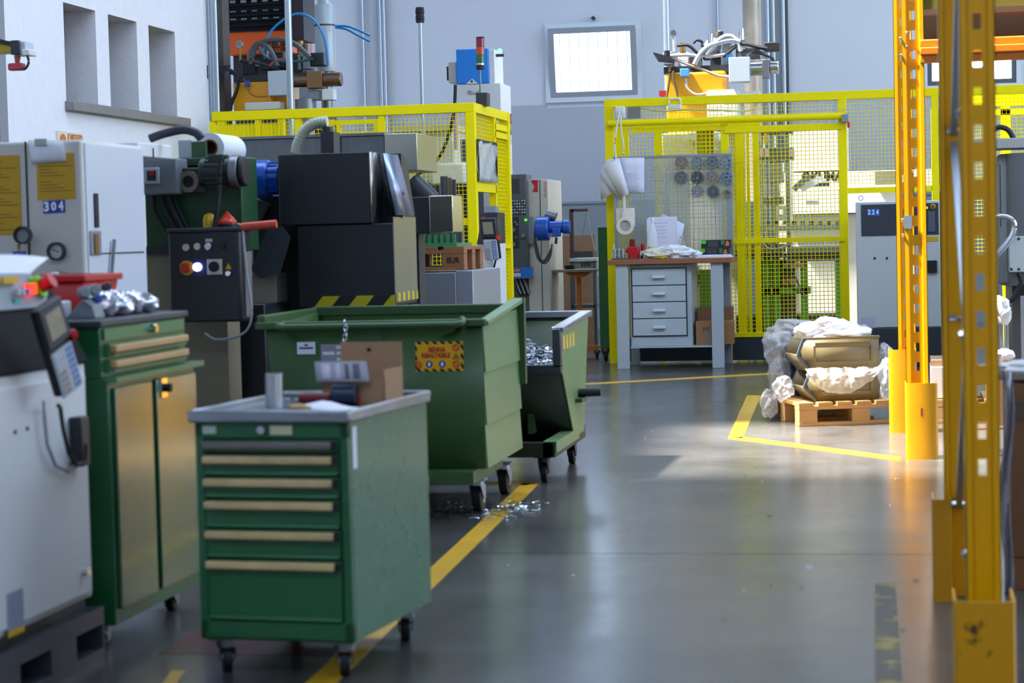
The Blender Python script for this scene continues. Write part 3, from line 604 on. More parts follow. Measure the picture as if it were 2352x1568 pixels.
# hollow body: front, back, left, floor
b = MB(); b.add([(x0, BY, zt), (BX, BY, zt), (BX, BY, zb), (x0 + .06, BY, zb)], [(0, 1, 2, 3)]); b.add([(x0, YB1, zt + .03), (BX, YB1, zt + .03), (BX, YB1, zb), (x0 + .06, YB1, zb)], [(0, 1, 2, 3)])
b.add([(x0, BY, zt), (x0, YB1, zt + .03), (x0 + .06, YB1, zb), (x0 + .06, BY, zb)], [(0, 1, 2, 3)]); b.add([(x0 + .06, BY, zb), (BX, BY, zb), (BX, YB1, zb), (x0 + .06, YB1, zb)], [(0, 1, 2, 3)])
b.build('body', BING, s1, solid=.006)
zz = [zb, zb + (zt - zb) * .30, zb + (zt - zb) * .66, zt]
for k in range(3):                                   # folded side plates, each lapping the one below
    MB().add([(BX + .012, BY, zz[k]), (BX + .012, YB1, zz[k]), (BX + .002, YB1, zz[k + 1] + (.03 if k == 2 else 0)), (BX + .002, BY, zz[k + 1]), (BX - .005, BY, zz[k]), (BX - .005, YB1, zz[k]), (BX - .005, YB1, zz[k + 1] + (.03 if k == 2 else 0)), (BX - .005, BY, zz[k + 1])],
             [(0, 1, 2, 3), (4, 5, 6, 7), (0, 1, 5, 4), (3, 2, 6, 7), (0, 3, 7, 4), (1, 2, 6, 5)]).build('side_plate', M('lit_skip_green', '#6c8f62', .35, var=.25, scale=3), s1)  # paler than the body green: sunlight painted into the right side
zr = zt + .02
b = MB(); b.box(x0 - .04, BX + .02, BY - .03, BY + .01, zt - .012, zr); b.box(x0 - .04, x0, BY, YB1, zt, zr + .03); b.box(x0 - .03, BX, YB1 - .01, YB1 + .03, zt + .01, zr + .035); b.build('rim', BING, s1, bev=.006)
b = MB(); b.add([(BX - .02, BY - .01, zr - .01), (BX - .02, YB1, zr + .06), (BX + .03, YB1, zr + .06), (BX + .03, BY - .01, zr - .01), (BX - .02, BY - .01, zr - .03), (BX - .02, YB1, zr + .035), (BX + .03, YB1, zr + .035), (BX + .03, BY - .01, zr - .03)], [(0, 1, 2, 3), (4, 5, 6, 7), (0, 1, 5, 4), (2, 3, 7, 6), (0, 3, 7, 4), (1, 2, 6, 5)]); b.build('side_rim', M('lit_skip_green', '#6f9a72'), s1, bev=.004)
MB().box(BX - .02, BX + .035, YB1 - .01, YB1 + .03, zb + .3, zr + .06).build('rear_flange', BING, s1)
hz = at(850, 748, BY - .06).z; xa, xb_ = at(632, 748, BY - .07).x, at(1065, 748, BY - .07).x
MB().tube(bez((xa + .03, BY - .005, hz + .012), (xa, BY - .05, hz + .01), (xa, BY - .07, hz), (xa + .05, BY - .07, hz), 6) + bez((xb_ - .05, BY - .07, hz), (xb_, BY - .07, hz), (xb_, BY - .05, hz + .01), (xb_ - .02, BY - .005, hz + .02), 6), .014, 12).build('push_handle', BING, s1)
b = MB(); r_ = R(830, 735, 880, 790, BY); b.box(r_[0], r_[1], BY - .012, BY, r_[2], r_[3]); b.build('centre_strap', BING, s1)
r_ = R(683, 785, 725, 813, BY); st = MB().box(r_[0], r_[1], BY - .005, BY - .003, r_[2], r_[3]).build('maker_sticker', PAPER, s1)
MB().box(r_[0] + .01, r_[1] - .01, BY - .006, BY - .005, (r_[2] + r_[3]) / 2 - .004, (r_[2] + r_[3]) / 2 + .004).build('print_line', BLUEP, st)
MB().prism([((r_[0] + r_[1]) / 2 - .012, r_[3] - .018), ((r_[0] + r_[1]) / 2 + .012, r_[3] - .018), ((r_[0] + r_[1]) / 2 + .002, r_[3] - .006)], 'y', BY - .006, BY - .005).build('print_mark', REDP, st)
r_ = R(738, 790, 808, 838, BY); st = MB().box(r_[0], r_[1], BY - .005, BY - .003, r_[2], r_[3]).build('data_plate', M('plate_grey', '#9a98ac', .4), s1)
for i in range(3):
    for j in range(2):
        if j == 0 and i != 1: continue
        MB().box(r_[0] + .008 + j * .062, r_[0] + .06 + j * .062, BY - .006, BY - .005, r_[3] - .02 - i * .026, r_[3] - .006 - i * .026).build('data_field', PAPER, st)
r_ = R(955, 784, 1065, 852, BY); st = MB().box(r_[0], r_[1], BY - .005, BY - .003, r_[2], r_[3]).build('warning_notice', STR1, s1)
MB().box(r_[0] + .008, r_[1] - .012, BY - .0065, BY - .005, r_[2] + .011, r_[3] - .011).build('notice_face', M('notice_amber', '#f0b400', .5, var=.04), st)
xm, zm = (r_[0] + r_[1]) / 2 - .01, (r_[2] + r_[3]) / 2
text('BENNA', .030, REDP, st, (xm, BY - .0068, zm + .028), bold=.0012, width=.075); text('RIBALTABILE', .028, REDP, st, (xm - .005, BY - .0068, zm + .003), bold=.0012, width=.125)
for x_, z_, m_ in ((xm - .035, zm - .033, BLUEP), (xm + .022, zm - .033, BLUEP)): MB().cyl((x_, BY - .0065, z_), (x_, BY - .008, z_), .015, n=18).build('blue_symbol', m_, st); MB().box(x_ - .005, x_ + .005, BY - .009, BY - .008, z_ - .008, z_ + .008).build('symbol_figure', WHITEP, st)
for x_, z_ in ((r_[1] - .032, zm + .036), (r_[1] - .032, zm - .034), (r_[0] + .012, zm - .036)):
    b = MB(); b.ring((x_, BY, z_), .0105, .0155, -.008, -.0065, 18); b.obox((x_, BY - .0072, z_), .022, .0014, .004, Matrix.Rotation(math.radians(45), 3, 'Y')); b.build('ban_symbol', REDP, st)
MB().prism([(r_[1] - .05, zm - .014), (r_[1] - .014, zm - .014), (r_[1] - .032, zm + .016)], 'y', BY - .008, BY - .0065).build('warning_triangle', M('notice_olive', '#8f7a10', .5), st)
# undercarriage
b = MB(); b.box(x0 + .2, BX - .03, BY - .12, BY + .55, zb - .055, zb - .002); b.build('base_frame', BING, s1)
MB().box(x0 + .15, BX - .22, BY - .25, BY - .12, zb - .06, zb - .02).build('fork_pocket', M('lit_skip_green', '#6f9a72'), s1)
MB().box(x0 + .17, BX - .24, BY - .253, BY - .24, zb - .055, zb - .025).build('pocket_opening', HOLE, s1)
for x_, y_ in ((BX - .06, BY + .1), (x0 + .25, BY + .1), (BX - .06, YB1 - .12), (x0 + .25, YB1 - .12)): caster(s1, x_, y_, zb - .055, .068, .04, steel=GALV)
# chain hanging on the handle
ch = thing('steel_chain', 'short steel chain hanging from the skip handle', 'chain', at(792, 745, BY - .08))
for k in range(9):
    c_ = at(792 + 2 * math.sin(k), 742 + k * 11, BY - .10); b = MB(); ring = []
    for i in range(13):
        t = 2 * math.pi * i / 12; u_, v_ = .008 * math.cos(t), .014 * math.sin(t); ring.append(c_ + (Vector((u_, 0, v_)) if k % 2 else Vector((u_ * .3, u_, v_))))
    b.tube(ring, .0032, 6, False).build('link', ALU, ch)
# second skip, scoop shaped
X2a, X2b = -2.5, -1.64
s2 = thing('scoop_skip', 'dark green scoop skip full of metal chips behind the first skip', 'skip', (-2.05, 10.4, 0))
prof = [(10.07, .73), (10.07, .56), (10.45, .17), (10.78, .17), (11.02, .77)]
b = MB(); n = len(prof)
for x_ in (X2a, X2b): b.add([(x_, y, z) for y, z in prof], [tuple(range(n))])
vsA = [(X2a, y, z) for y, z in prof[1:]] + [(X2b, y, z) for y, z in prof[1:]]; m_ = n - 1
b.add(vsA, [(i, i + 1, m_ + i + 1, m_ + i) for i in range(m_ - 1)])
b.build('body', M('dark_green_skip', '#27321f', .45, var=.4, scale=4, dark='#10140f'), s2, solid=.008)
MB().add([(X2b + .006, y, z) for y, z in prof] + [(X2b + .014, y, z) for y, z in prof], [tuple(range(n)), tuple(range(n, 2 * n))] + [(i, (i + 1) % n, n + (i + 1) % n, n + i) for i in range(n)]).build('side_plate', M('lit_skip_green', '#6f9a72'), s2)  # right plate in the paler green, sunlight put into its colour
RIMST = M('rim_steel', '#8e93a0', .28, .8, var=.25)
b = MB(); b.bar((X2b + .004, 10.05, .735), (X2b + .004, 11.03, .778), .06, .025); b.build('side_rim', RIMST, s2, bev=.004)
b = MB(); b.box(X2b - .02, X2b + .02, 10.03, 10.075, .55, .74); b.box(X2a, X2b + .02, 10.03, 10.085, .52, .565); b.build('front_lip', M('lip_dark_steel', '#50545c', .35, .7), s2, bev=.004)
MB().box(X2a - .02, X2b + .03, 11.0, 11.04, .755, .79).build('back_rim', RIMST, s2, bev=.004)
MB().box(X2b + .0145, X2b + .016, 10.1, 10.5, .63, .70).build('hazard_strip', STRX, s2)
b = MB(); b.box(X2b - .05, X2b + .01, 9.86, 10.85, .13, .20); b.box(X2a, X2a + .06, 9.86, 10.85, .13, .20); b.box(X2a, X2b, 9.86, 9.92, .13, .2); b.box(X2a, X2b, 10.79, 10.85, .13, .2); b.box(X2a, X2b, 9.9, 10.8, .135, .145); b.build('base_frame', M('dark_green_skip', '#3a5138'), s2)
MB().box(X2b - .05, X2b + .016, 9.87, 10.6, .15, .205).build('frame_face', M('lit_skip_green', '#6f9a72'), s2)
b = MB(); b.prism([(10.3, .2), (10.5, .2), (10.42, .55), (10.36, .55)], 'x', X2b - .2, X2b - .17); b.build('rocker_plate', BING, s2)
MB().tube([(X2b, 10.62, .38), (X2b + .13, 10.62, .385)], .022, 14).build('pivot_tube', BLACK, s2); MB().box(X2b + .012, X2b + .05, 10.5, 10.72, .34, .36).build('pivot_gusset', BING, s2)
for x_, y_ in ((X2b - .06, 9.94), (X2b - .05, 10.74), (X2a + .06, 9.94), (X2a + .06, 10.74)): caster(s2, x_, y_, .13, .05, .03, steel=BLACK)
CHIP = M('metal_chip', '#d6dde6', .22, 1.0, var=.2)
def chips(n, fn, name, parent=None, s=1.0):
    b = MB(); rnd = random.Random(n)
    for i in range(n):
        p = Vector(fn(rnd)); q = Matrix.Rotation(rnd.random() * 6.28, 3, 'Z') @ Matrix.Rotation(rnd.random() * 1.2 - .6, 3, 'X'); l = s * (.006 + .014 * rnd.random())
        pts = [p + q @ Vector((l * (k - 1.5), .004 * s * math.sin(k * 2 + i), .004 * s + .005 * s * abs(math.sin(k * 1.3 + i)))) for k in range(4)]
        e = q @ Vector((0, .003 * s, .001))
        b.add([pp + e for pp in pts] + [pp - e for pp in pts], [(k, k + 1, 5 + k, 4 + k) for k in range(3)])
    o = b.build(name, CHIP, parent); return stuff(o)
b = MB(); b.add([(X2a + .02, 10.1, .5), (X2b - .02, 10.1, .52), (X2b - .02, 10.85, .48), (X2a + .02, 10.85, .62)], [(0, 1, 2, 3)]); b.build('chip_bed', M('chip_bed', '#5e646c', .4, .6, var=.6, scale=30), s2)
def heap(r):
    x = X2a + .05 + r.random() * (X2b - X2a - .1); y = 10.12 + r.random() * .7
    return (x, y, .525 + .12 * max(0, 1 - abs(x + 2.02) / .25) * r.random() + (.1 * (y - 10.1)) * r.random())
chips(2600, heap, 'chips', s2, 1.8)
fc = chips(620, lambda r: (-1.62 - .75 * r.random() ** 1.4 + r.gauss(0, .04), 8.82 + r.gauss(0.12, .14), .001), 'metal_chips', None, .8); fc['label'] = 'bright metal chips scattered on the floor by the skip wheel'; fc['category'] = 'chips'
fc = chips(40, lambda r: (-1.5 + 1.6 * r.random(), 6.2 + 6.5 * r.random(), .001), 'floor_chips', None, .4); fc['label'] = 'few tiny metal shavings strewn over the grey aisle floor'; fc['category'] = 'chips'

# ================================================================== black shredder with control box
sh = thing('chip_shredder', 'black chip shredder with steel-sided hopper behind the skips', 'machine', (-2.7, 10.2, 0))
HY = 9.98
STEELP = M('hopper_steel', '#a5a69c', .3, .85, var=.2, scale=3)
r_ = R(640, 352, 850, 515, HY); MB().box(r_[0], r_[1], HY, HY + .24, r_[2], r_[3]).build('upper_housing', BLACK, sh, bev=.004)
MB().add([(r_[1] + .002, HY, r_[2]), (r_[1] + .002, HY + .03, r_[2]), (r_[1] + .002, HY + .24, r_[3] - .16), (r_[1] + .002, HY + .24, r_[3]), (r_[1] + .002, HY, r_[3])], [(0, 1, 2, 3, 4)]).build('side_plate', STEELP, sh, solid=.004)
q_ = R(685, 515, 905, 705, HY + .02)
MB().box(q_[0], q_[1], HY + .02, HY + .5, q_[2], q_[3]).build('lower_housing', BLACK, sh, bev=.004)
MB().box(q_[1], q_[1] + .004, HY + .022, HY + .5, q_[2] + .05, q_[3] + .03).build('side_plate', STEELP, sh)
MB().prism([(HY + .24, q_[3]), (HY + .24, r_[3]), (HY + .34, r_[3] - .02), (HY + .5, q_[3] + .06), (HY + .5, q_[3])], 'x', r_[0] + .1, q_[1]).build('hood', BLACK, sh, bev=.004)
MB().add([at(880, 352, HY + .12), at(913, 356, HY + .2), at(949, 494, HY + .3), at(908, 494, HY + .1)], [(0, 1, 2, 3)]).build('hood_side', M('hood_blue_steel', '#8d98ae', .3, .85), sh, solid=.006)
MB().add([at(866, 352, HY + .13), at(882, 352, HY + .13), at(910, 494, HY + .11), at(890, 494, HY + .11)], [(0, 1, 2, 3)]).build('hood_web', BLACK, sh, solid=.006)
for k in range(3): MB().cyl((q_[1] + .001, HY + .2 + .02 * k, q_[3] + .03 + k * .06), (q_[1] + .012, HY + .2 + .02 * k, q_[3] + .03 + k * .06), .008, n=8).build('bolt', CHROME, sh)
MB().box(q_[0] + .06, q_[1], HY + .012, HY + .02, q_[2], q_[2] + .055).build('hazard_strip', STR2, sh); MB().box(q_[1] + .004, q_[1] + .006, HY + .02, HY + .5, q_[2] + .02, q_[2] + .065).build('hazard_strip', STRX, sh)
b = MB()
for k in range(4): b.box(q_[0] + .25 + .09 * k, q_[0] + .28 + .09 * k, HY + .03, HY + .3, q_[2] - .03, q_[2])
b.build('discharge_ribs', BLACK, sh)
# base, column, chute
c_ = R(412, 700, 612, 1000, 9.75); MB().box(c_[0], c_[1], 9.75, 10.5, 0, c_[3]).build('base', BLACK, sh, bev=.006)
c_ = R(575, 450, 690, 760, 10.15); MB().box(c_[0], c_[1] + .02, 10.2, 10.6, .5, c_[3]).build('column', BLACK, sh)
P4 = [(598, 640), (575, 620), (615, 520), (650, 520), (668, 545), (645, 625)]
b = MB(); f_ = [at(x, y, 9.9) for x, y in P4]; k_ = [at(x, y, 10.15) for x, y in P4]; n = len(P4)
b.add(f_ + k_, [tuple(range(n)), tuple(range(n, 2 * n))] + [(i, (i + 1) % n, n + (i + 1) % n, n + i) for i in range(n)]); b.build('chute', M('chute_grey', '#4a505a', .35, .3), sh)
c_ = R(582, 628, 640, 720, 10.05); MB().box(c_[0], c_[1], 10.0, 10.2, .6, c_[3]).build('side_tank', M('dull_grey_tank', '#a39d90', .5), sh)
mo = at(640, 410, 10.1); mz = mo.z; mr = .095
bm_ = MB(); bm_.cyl((at(578, 410, 10.1).x, 10.1, mz), (at(622, 410, 10.1).x, 10.1, mz), mr); m_o = bm_.build('motor', BLUE, sh, bev=.012)
MB().cyl((at(622, 410, 10.1).x, 10.1, mz), (at(645, 410, 10.1).x, 10.1, mz), mr * .82).build('motor_body', BLUE, m_o)
for k in range(14):
    t = k * math.pi / 7; MB().bar((at(622, 410, 10.1).x, 10.1 + mr * .84 * math.cos(t), mz + mr * .84 * math.sin(t)), (at(643, 410, 10.1).x, 10.1 + mr * .84 * math.cos(t), mz + mr * .84 * math.sin(t)), .006, .006).build('fin', BLUE, m_o)
c_ = R(560, 445, 640, 520, 10.3); MB().obox(((c_[0] + c_[1]) / 2, 10.2, (c_[2] + c_[3]) / 2), .14, .1, .12, Matrix.Rotation(.5, 3, 'Y')).build('gearbox', DARK, sh, bev=.006)
# flexible translucent hose over the hopper
hs_ = pxpath([(680, 352), (684, 330), (700, 300), (725, 283), (752, 279)], 10.4, 8); MB().tube(hs_, .028, 12).build('vacuum_hose', M('clear_hose', '#c9ccb4', .3, var=.3, scale=40, stretch=(1, 1, 20)), sh)
for k in range(0, len(hs_), 2):
    if k + 1 < len(hs_): MB().tube([hs_[k], hs_[k] + (hs_[min(k + 1, len(hs_) - 1)] - hs_[k]) * .35], .031, 12).build('hose_rib', M('hose_rib', '#a9ab92', .4), sh)
MB().cyl(at(752, 292, 10.42), at(754, 305, 10.42), .03).build('hose_cuff', DARK, sh); MB().box(at(738, 300, 10.4).x, at(768, 300, 10.4).x, 10.38, 10.5, at(752, 310, 10.4).z - .4, at(752, 303, 10.4).z).build('hose_stand', DARK, sh)
hs_ = pxpath([(655, 530), (660, 580), (652, 640), (648, 720)], 10.3, 6); MB().tube(hs_, .03, 10).build('brown_hose', M('brown_hose', '#6e6244', .5, var=.4, scale=30), sh)
# control box
cbx = thing('control_box', 'black control box with round buttons and beacons beside the shredder', 'control box', at(480, 740, 9.2))
CYf = 9.2; r_ = R(388, 530, 553, 740, CYf)
MB().box(r_[0], r_[1], CYf, CYf + .17, r_[2], r_[3]).build('case', BLACK, cbx, bev=.012)
MB().box(r_[0] - .005, r_[1] + .012, CYf - .004, CYf + .175, r_[3] - .004, r_[3] + .014).build('lid', DARK, cbx, bev=.005)
MB().box(r_[1], r_[1] + .006, CYf + .05, CYf + .15, r_[2] + .02, r_[3] - .1).build('side_plate', M('side_grey', '#7e7d78', .4), cbx)
def dot(px, py, r, d, mat, name, parent=cbx, Y=CYf, r2=None): p = at(px, py, Y); return MB().cyl((p.x, Y, p.z), (p.x, Y - d, p.z), r, r2).build(name, mat, parent, bev=.002)
dot(428, 568, .016, .012, M('ivory', '#d8d4c4', .4), 'round_button'); dot(454, 566, .016, .012, M('ivory', '#d8d4c4'), 'round_button'); dot(480, 566, .016, .02, CHROME, 'key_switch'); dot(512, 564, .014, .014, RUB, 'round_button')
r2 = R(472, 548, 488, 556, CYf); MB().box(r2[0], r2[1], CYf - .003, CYf, r2[2], r2[3]).build('tag_plate', GREY, cbx)
dot(430, 615, .034, .01, SIGNY, 'stop_collar'); dot(429, 615, .024, .03, M('stop_orange', '#c23a10', .4), 'stop_button')
dot(455, 613, .02, .02, M('blue_lamp', '#6f7cff', .3, emit=9.0, var=0), 'lit_lamp')
r2 = R(476, 595, 511, 630, CYf); MB().box(r2[0], r2[1], CYf - .006, CYf, r2[2], r2[3]).build('switch_plate', M('ivory', '#d8d4c4'), cbx); dot(493, 612, .024, .02, RUB, 'rotary_switch')
p = at(525, 612, CYf); MB().prism([(p.x - .015, p.z - .012), (p.x + .015, p.z - .012), (p.x, p.z + .016)], 'y', CYf - .003, CYf).build('warning_triangle', SIGNY, cbx)
dot(526, 628, .013, .02, CHROME, 'cam_lock')
p = at(481, 515, CYf + .1); b = MB(); b.lathe([(.03, -.012), (.03, .0), (.029, .028), (.022, .046), (.01, .053), (.001, .055)], (p.x, CYf + .1, r_[3] + .028), 'z'); b.build('yellow_beacon', M('beacon_yellow', '#d8b010', .2), cbx); MB().cyl((p.x, CYf + .1, r_[3] + .014), (p.x, CYf + .1, r_[3] + .03), .028).build('beacon_base', RUB, cbx)
p = at(522, 512, CYf + .1); b = MB(); b.lathe([(.044, -.0), (.045, .012), (.004, .058), (.001, .059)], (p.x, CYf + .1, r_[3] + .03), 'z'); b.build('red_beacon', M('beacon_red', '#d8402c', .2), cbx); MB().cyl((p.x, CYf + .1, r_[3] + .014), (p.x, CYf + .1, r_[3] + .031), .042).build('beacon_base', RUB, cbx)
MB().tube(pxpath([(545, 515), (556, 521), (560, 560), (568, 640), (578, 720), (560, 765), (500, 780), (470, 765)], CYf - .02), .006).build('cable', M('grey_cable', '#9aa0a6'), cbx)
b = MB(); a_, e_ = at(556, 521, 9.15), at(635, 514, 9.15); MB().tube([a_, a_ * .9 + e_ * .1, a_ * .1 + e_ * .9, e_], .019, 12).build('pendant_handle', M('handle_coral', '#d3452f', .35), cbx)
r2 = R(424, 810, 452, 880, 9.6); tag(MB().add([at(432, 812, 9.6), at(455, 826, 9.6), at(432, 890, 9.6), at(418, 880, 9.6)], [(0, 1, 2, 3)]).build('grey_card', M('card_grey', '#8b8a90', .6), solid=.004), 'tilted grey card leaning on the shredder base', 'card')

# ================================================================== numbered white machine cabinet
CYm = 8.0; XS = at(190, 450, CYm).x
mc = thing('machine_cabinet', 'large pale machine cabinet numbered 304 with yellow notices', 'machine', (XS - .6, CYm + .5, 0))
ztop = at(120, 323, CYm).z; YE3 = atx(331, 450, XS).y
MB().box(XS - 1.35, XS, CYm, YE3, .1, ztop).build('body', M('cabinet_offwhite', '#cfccc4', .5, var=.06), mc, bev=.012)
MB().box(XS - .004, XS + .006, CYm + .03, YE3 - .01, .12, ztop - .012).build('side_door', M('cabinet_blue_white', '#d5dbe4', .35, var=.05), mc, bev=.003)
MB().box(XS - 1.3, XS - .02, YE3, atx(404, 340, XS).y, at(360, 362, 8.9).z, ztop + .02).build('rear_body', WHITE, mc, bev=.006)
MB().box(XS - .02, XS - .015, CYm + .88, CYm + .885, at(360, 362, 8.9).z, ztop).build('seam', DARK, mc)
p = at(63, 450, CYm); MB().box(p.x - .004, p.x + .004, CYm - .003, CYm, .3, ztop).build('seam', DARK, mc)
MB().box(XS - 1.3, XS - .05, CYm + .1, CYm + .7, 0, .1).build('plinth', BLACK, mc)
for q in ((0 - 30, 357, 48, 540), (85, 352, 172, 458)):
    r_ = R(*q, CYm); nt_ = MB().box(r_[0], r_[1], CYm - .003, CYm, r_[2], r_[3]).build('yellow_notice', M('notice_deep_yellow', '#c99a08', .5, var=.06), mc)
    n = int((r_[3] - r_[2]) / .0125)
    for k in range(1, n):
        if k % 5 == 3: continue
        MB().box(r_[0] + .012, r_[1] - .012 - .03 * ((k * 7) % 4), CYm - .0036, CYm - .003, r_[3] - k * .0125 - .003, r_[3] - k * .0125).build('print_line', M('notice_print', '#6d5410', .6, var=0), nt_)
for k, (d_, xa_, xb_) in enumerate((('3', 100, 116), ('0', 116, 133), ('4', 133, 150))):
    r_ = R(xa_, 461 - k, xb_ - .4, 490 - k, CYm); pt = MB().box(r_[0], r_[1], CYm - .004, CYm, r_[2], r_[3]).build('number_plate', BLUEP, mc); text(d_, .052 if k != 1 else .046, WHITEP, pt, ((r_[0] + r_[1]) / 2, CYm - .0045, (r_[2] + r_[3]) / 2), bold=.002, width=.022)
def gauge(px, py, r, Y, parent, needle=True, face=None, case=None):
    p = at(px, py, Y); g = MB().ring((p.x, Y, p.z), r * .8, r, -.03, 0, 28).build('gauge_bezel', case or DARK, parent)
    MB().cyl((p.x, Y - .004, p.z), (p.x, Y - .012, p.z), r * .82, n=28).build('gauge_face', face or M('gauge_face', '#c9cbc8', .3), g)
    if needle: MB().bar((p.x - r * .5, Y - .014, p.z + r * .22), (p.x + r * .25, Y - .014, p.z - r * .1), .003, .003).build('needle', INK, g)
    return g
gauge(133, 577, .037, CYm, mc)
p = at(137, 640, CYm); MB().lathe([(.012, -.05), (.03, -.045), (.036, -.02), (.036, 0)], (p.x, CYm, p.z), 'y').build('pressure_knob', CHROME, mc)
p = at(56, 540, CYm); g = gauge(56, 540, .036, CYm - .06, mc, False, M('lcd_grey', '#8b958c', .3), M('gauge_navy', '#232a38', .4)); MB().tube([(p.x, CYm - .06, p.z - .035), (p.x, CYm - .06, p.z - .09), (p.x, CYm, p.z - .1)], .008).build('stem', BRASS, g); MB().box(p.x - .02, p.x + .02, CYm - .075, CYm - .035, p.z - .092, p.z - .065).build('fitting', BLUE, g)
g_ = [[at(65 + 80 * j / 3 + 2 * i, 322 + 55 * i / 4 - 2 * j * (i / 4), CYm - .012 - .012 * math.sin(i * .8)) for j in range(4)] for i in range(5)]
tag(MB().sheet(g_).build('paper_sheet', PAPER, solid=.001), 'white paper clipped to the top of the 304 machine cabinet', 'paper')
r_ = R(78, 318, 107, 335, CYm - .03); tag(MB().box(r_[0], r_[1], CYm - .03, CYm - .018, r_[2], r_[3]).build('magnet_clip', M('clip_pale', '#b8c4b8', .4), bev=.004), 'pale clip holding the paper on the 304 machine cabinet', 'clip')
for (px, py, w_, h_, m_) in ((220, 483, .045, .14, RUB), (218, 558, .12, .1, MGREY)):
    p = atx(px, py, XS + .006); MB().box(XS + .006, XS + .012, p.y - w_ / 2, p.y + w_ / 2, p.z - h_ / 2, p.z + h_ / 2).build('recess_handle' if m_ is RUB else 'latch_plate', m_, mc, bev=.003)
p = atx(214, 560, XS); MB().box(XS + .012, XS + .018, p.y - .02, p.y + .02, p.z - .04, p.z + .04).build('latch', BRASS, mc)
p = atx(265, 581, XS); MB().box(XS + .0055, XS + .0075, CYm + .06, YE3 - .04, p.z - .003, p.z + .003).build('seam', DARK, mc)
MB().bar(atx(263, 550, XS + .02), atx(256, 640, XS + .02), .012, .012).build('strut', MGREY, mc)
MB().tube(pxpath([(345, 318), (380, 306), (420, 298), (450, 305), (462, 318)], 9.0), .02, 10).build('top_hose', M('dark_hose', '#2c2d3c', .5), mc)

# ================================================================== green machine body with motors behind it
GY = 9.45
gm = thing('green_machine', 'dark green machine body with motors, between cabinet 304 and shredder', 'machine', (-3.2, 9.8, 0))
r_ = R(333, 362, 556, 578, GY); MB().box(r_[0], r_[1], GY, GY + .25, r_[2], r_[3]).build('body', M('deep_green_paint', '#1c4a2c', .4, var=.3, scale=3), gm, bev=.006)
q_ = R(333, 578, 415, 760, GY + .03); MB().box(q_[0], r_[1] - .1, GY + .03, GY + .22, 0.05, r_[2]).build('lower_panel', M('beige_panel', '#8f8670', .45), gm)
MB().box(r_[0], r_[1] - .05, GY - .004, GY + .01, r_[2] - .01, r_[2] + .03).build('dark_edge', DARK, gm)
r_ = R(317, 365, 406, 446, GY - .16); sb = MB().box(r_[0], r_[1], GY - .16, GY + .0, r_[2], r_[3]).build('switch_box', M('box_grey', '#767e88', .45), gm, bev=.006)
r2 = R(332, 385, 366, 422, GY - .17); MB().box(r2[0], r2[1], GY - .175, GY - .16, r2[2], r2[3]).build('switch_frame', GREY, sb, bev=.003)
r2 = R(339, 392, 359, 415, GY - .17); MB().box(r2[0], r2[1], GY - .18, GY - .175, r2[2], r2[3]).build('switch_face', DARK, sb); r2 = R(344, 393, 352, 402, GY - .18); MB().box(r2[0], r2[1], GY - .186, GY - .18, r2[2], r2[3]).build('red_rocker', RED, sb)
r_ = R(411, 385, 461, 444, GY - .08); gb = MB().box(r_[0], r_[1], GY - .08, GY, r_[2], r_[3]).build('gearbox', M('grimy_steel', '#4c463e', .5, .4, var=.5, scale=12), gm, bev=.006)
p = at(435, 417, GY - .08); MB().ring((p.x, GY - .08, p.z), .028, .05, -.02, 0, 24).build('flange', M('flange_tan', '#8d8378', .4, .6), gb); MB().cyl((p.x, GY - .08, p.z), (p.x, GY - .09, p.z), .029).build('bore', RUB, gb)
mz = at(515, 395, GY - .1).z; xa, xb_ = at(463, 395, GY - .1).x, at(562, 395, GY - .1).x
mt = MB().cyl((xa, GY - .1, mz), (xb_ - .06, GY - .1, mz), .068).build('motor', M('motor_dark_green', '#2b3a34', .4, .3, var=.4), gm, bev=.01)
for k in range(16):
    t = k * math.pi / 8; MB().bar((xa + .03, GY - .1 + .07 * math.cos(t), mz + .07 * math.sin(t)), (xb_ - .08, GY - .1 + .07 * math.cos(t), mz + .07 * math.sin(t)), .005, .008).build('fin', M('motor_dark_green', '#2b3a34'), mt)
MB().cyl((xb_ - .06, GY - .1, mz), (xb_ - .02, GY - .1, mz), .078).build('band', DSTEEL, mt, bev=.004); MB().cyl((xb_ - .02, GY - .1, mz), (xb_ + .01, GY - .1, mz), .07).build('fan_cover', RUB, mt, bev=.01)
r2 = R(483, 355, 519, 378, GY - .1); MB().box(r2[0], r2[1], GY - .14, GY - .05, r2[2] - .02, r2[3]).build('terminal_box', M('motor_dark_green', '#2b3a34'), mt, bev=.004)
MB().tube(pxpath([(505, 370), (504, 400), (503, 440), (497, 490), (490, 530)], GY - .2), .011).build('motor_cable', RUB, gm)
for k, (a_, c_) in enumerate((((352, 450), (400, 560)), ((372, 450), (405, 530)), ((390, 450), (420, 525)), ((402, 450), (430, 525)))): MB().tube(pxpath([a_, ((a_[0] + 6), (a_[1] + c_[1]) / 2 - 12), c_], GY - .05), .013 if k != 3 else .006).build('black_cable', RUB, gm)
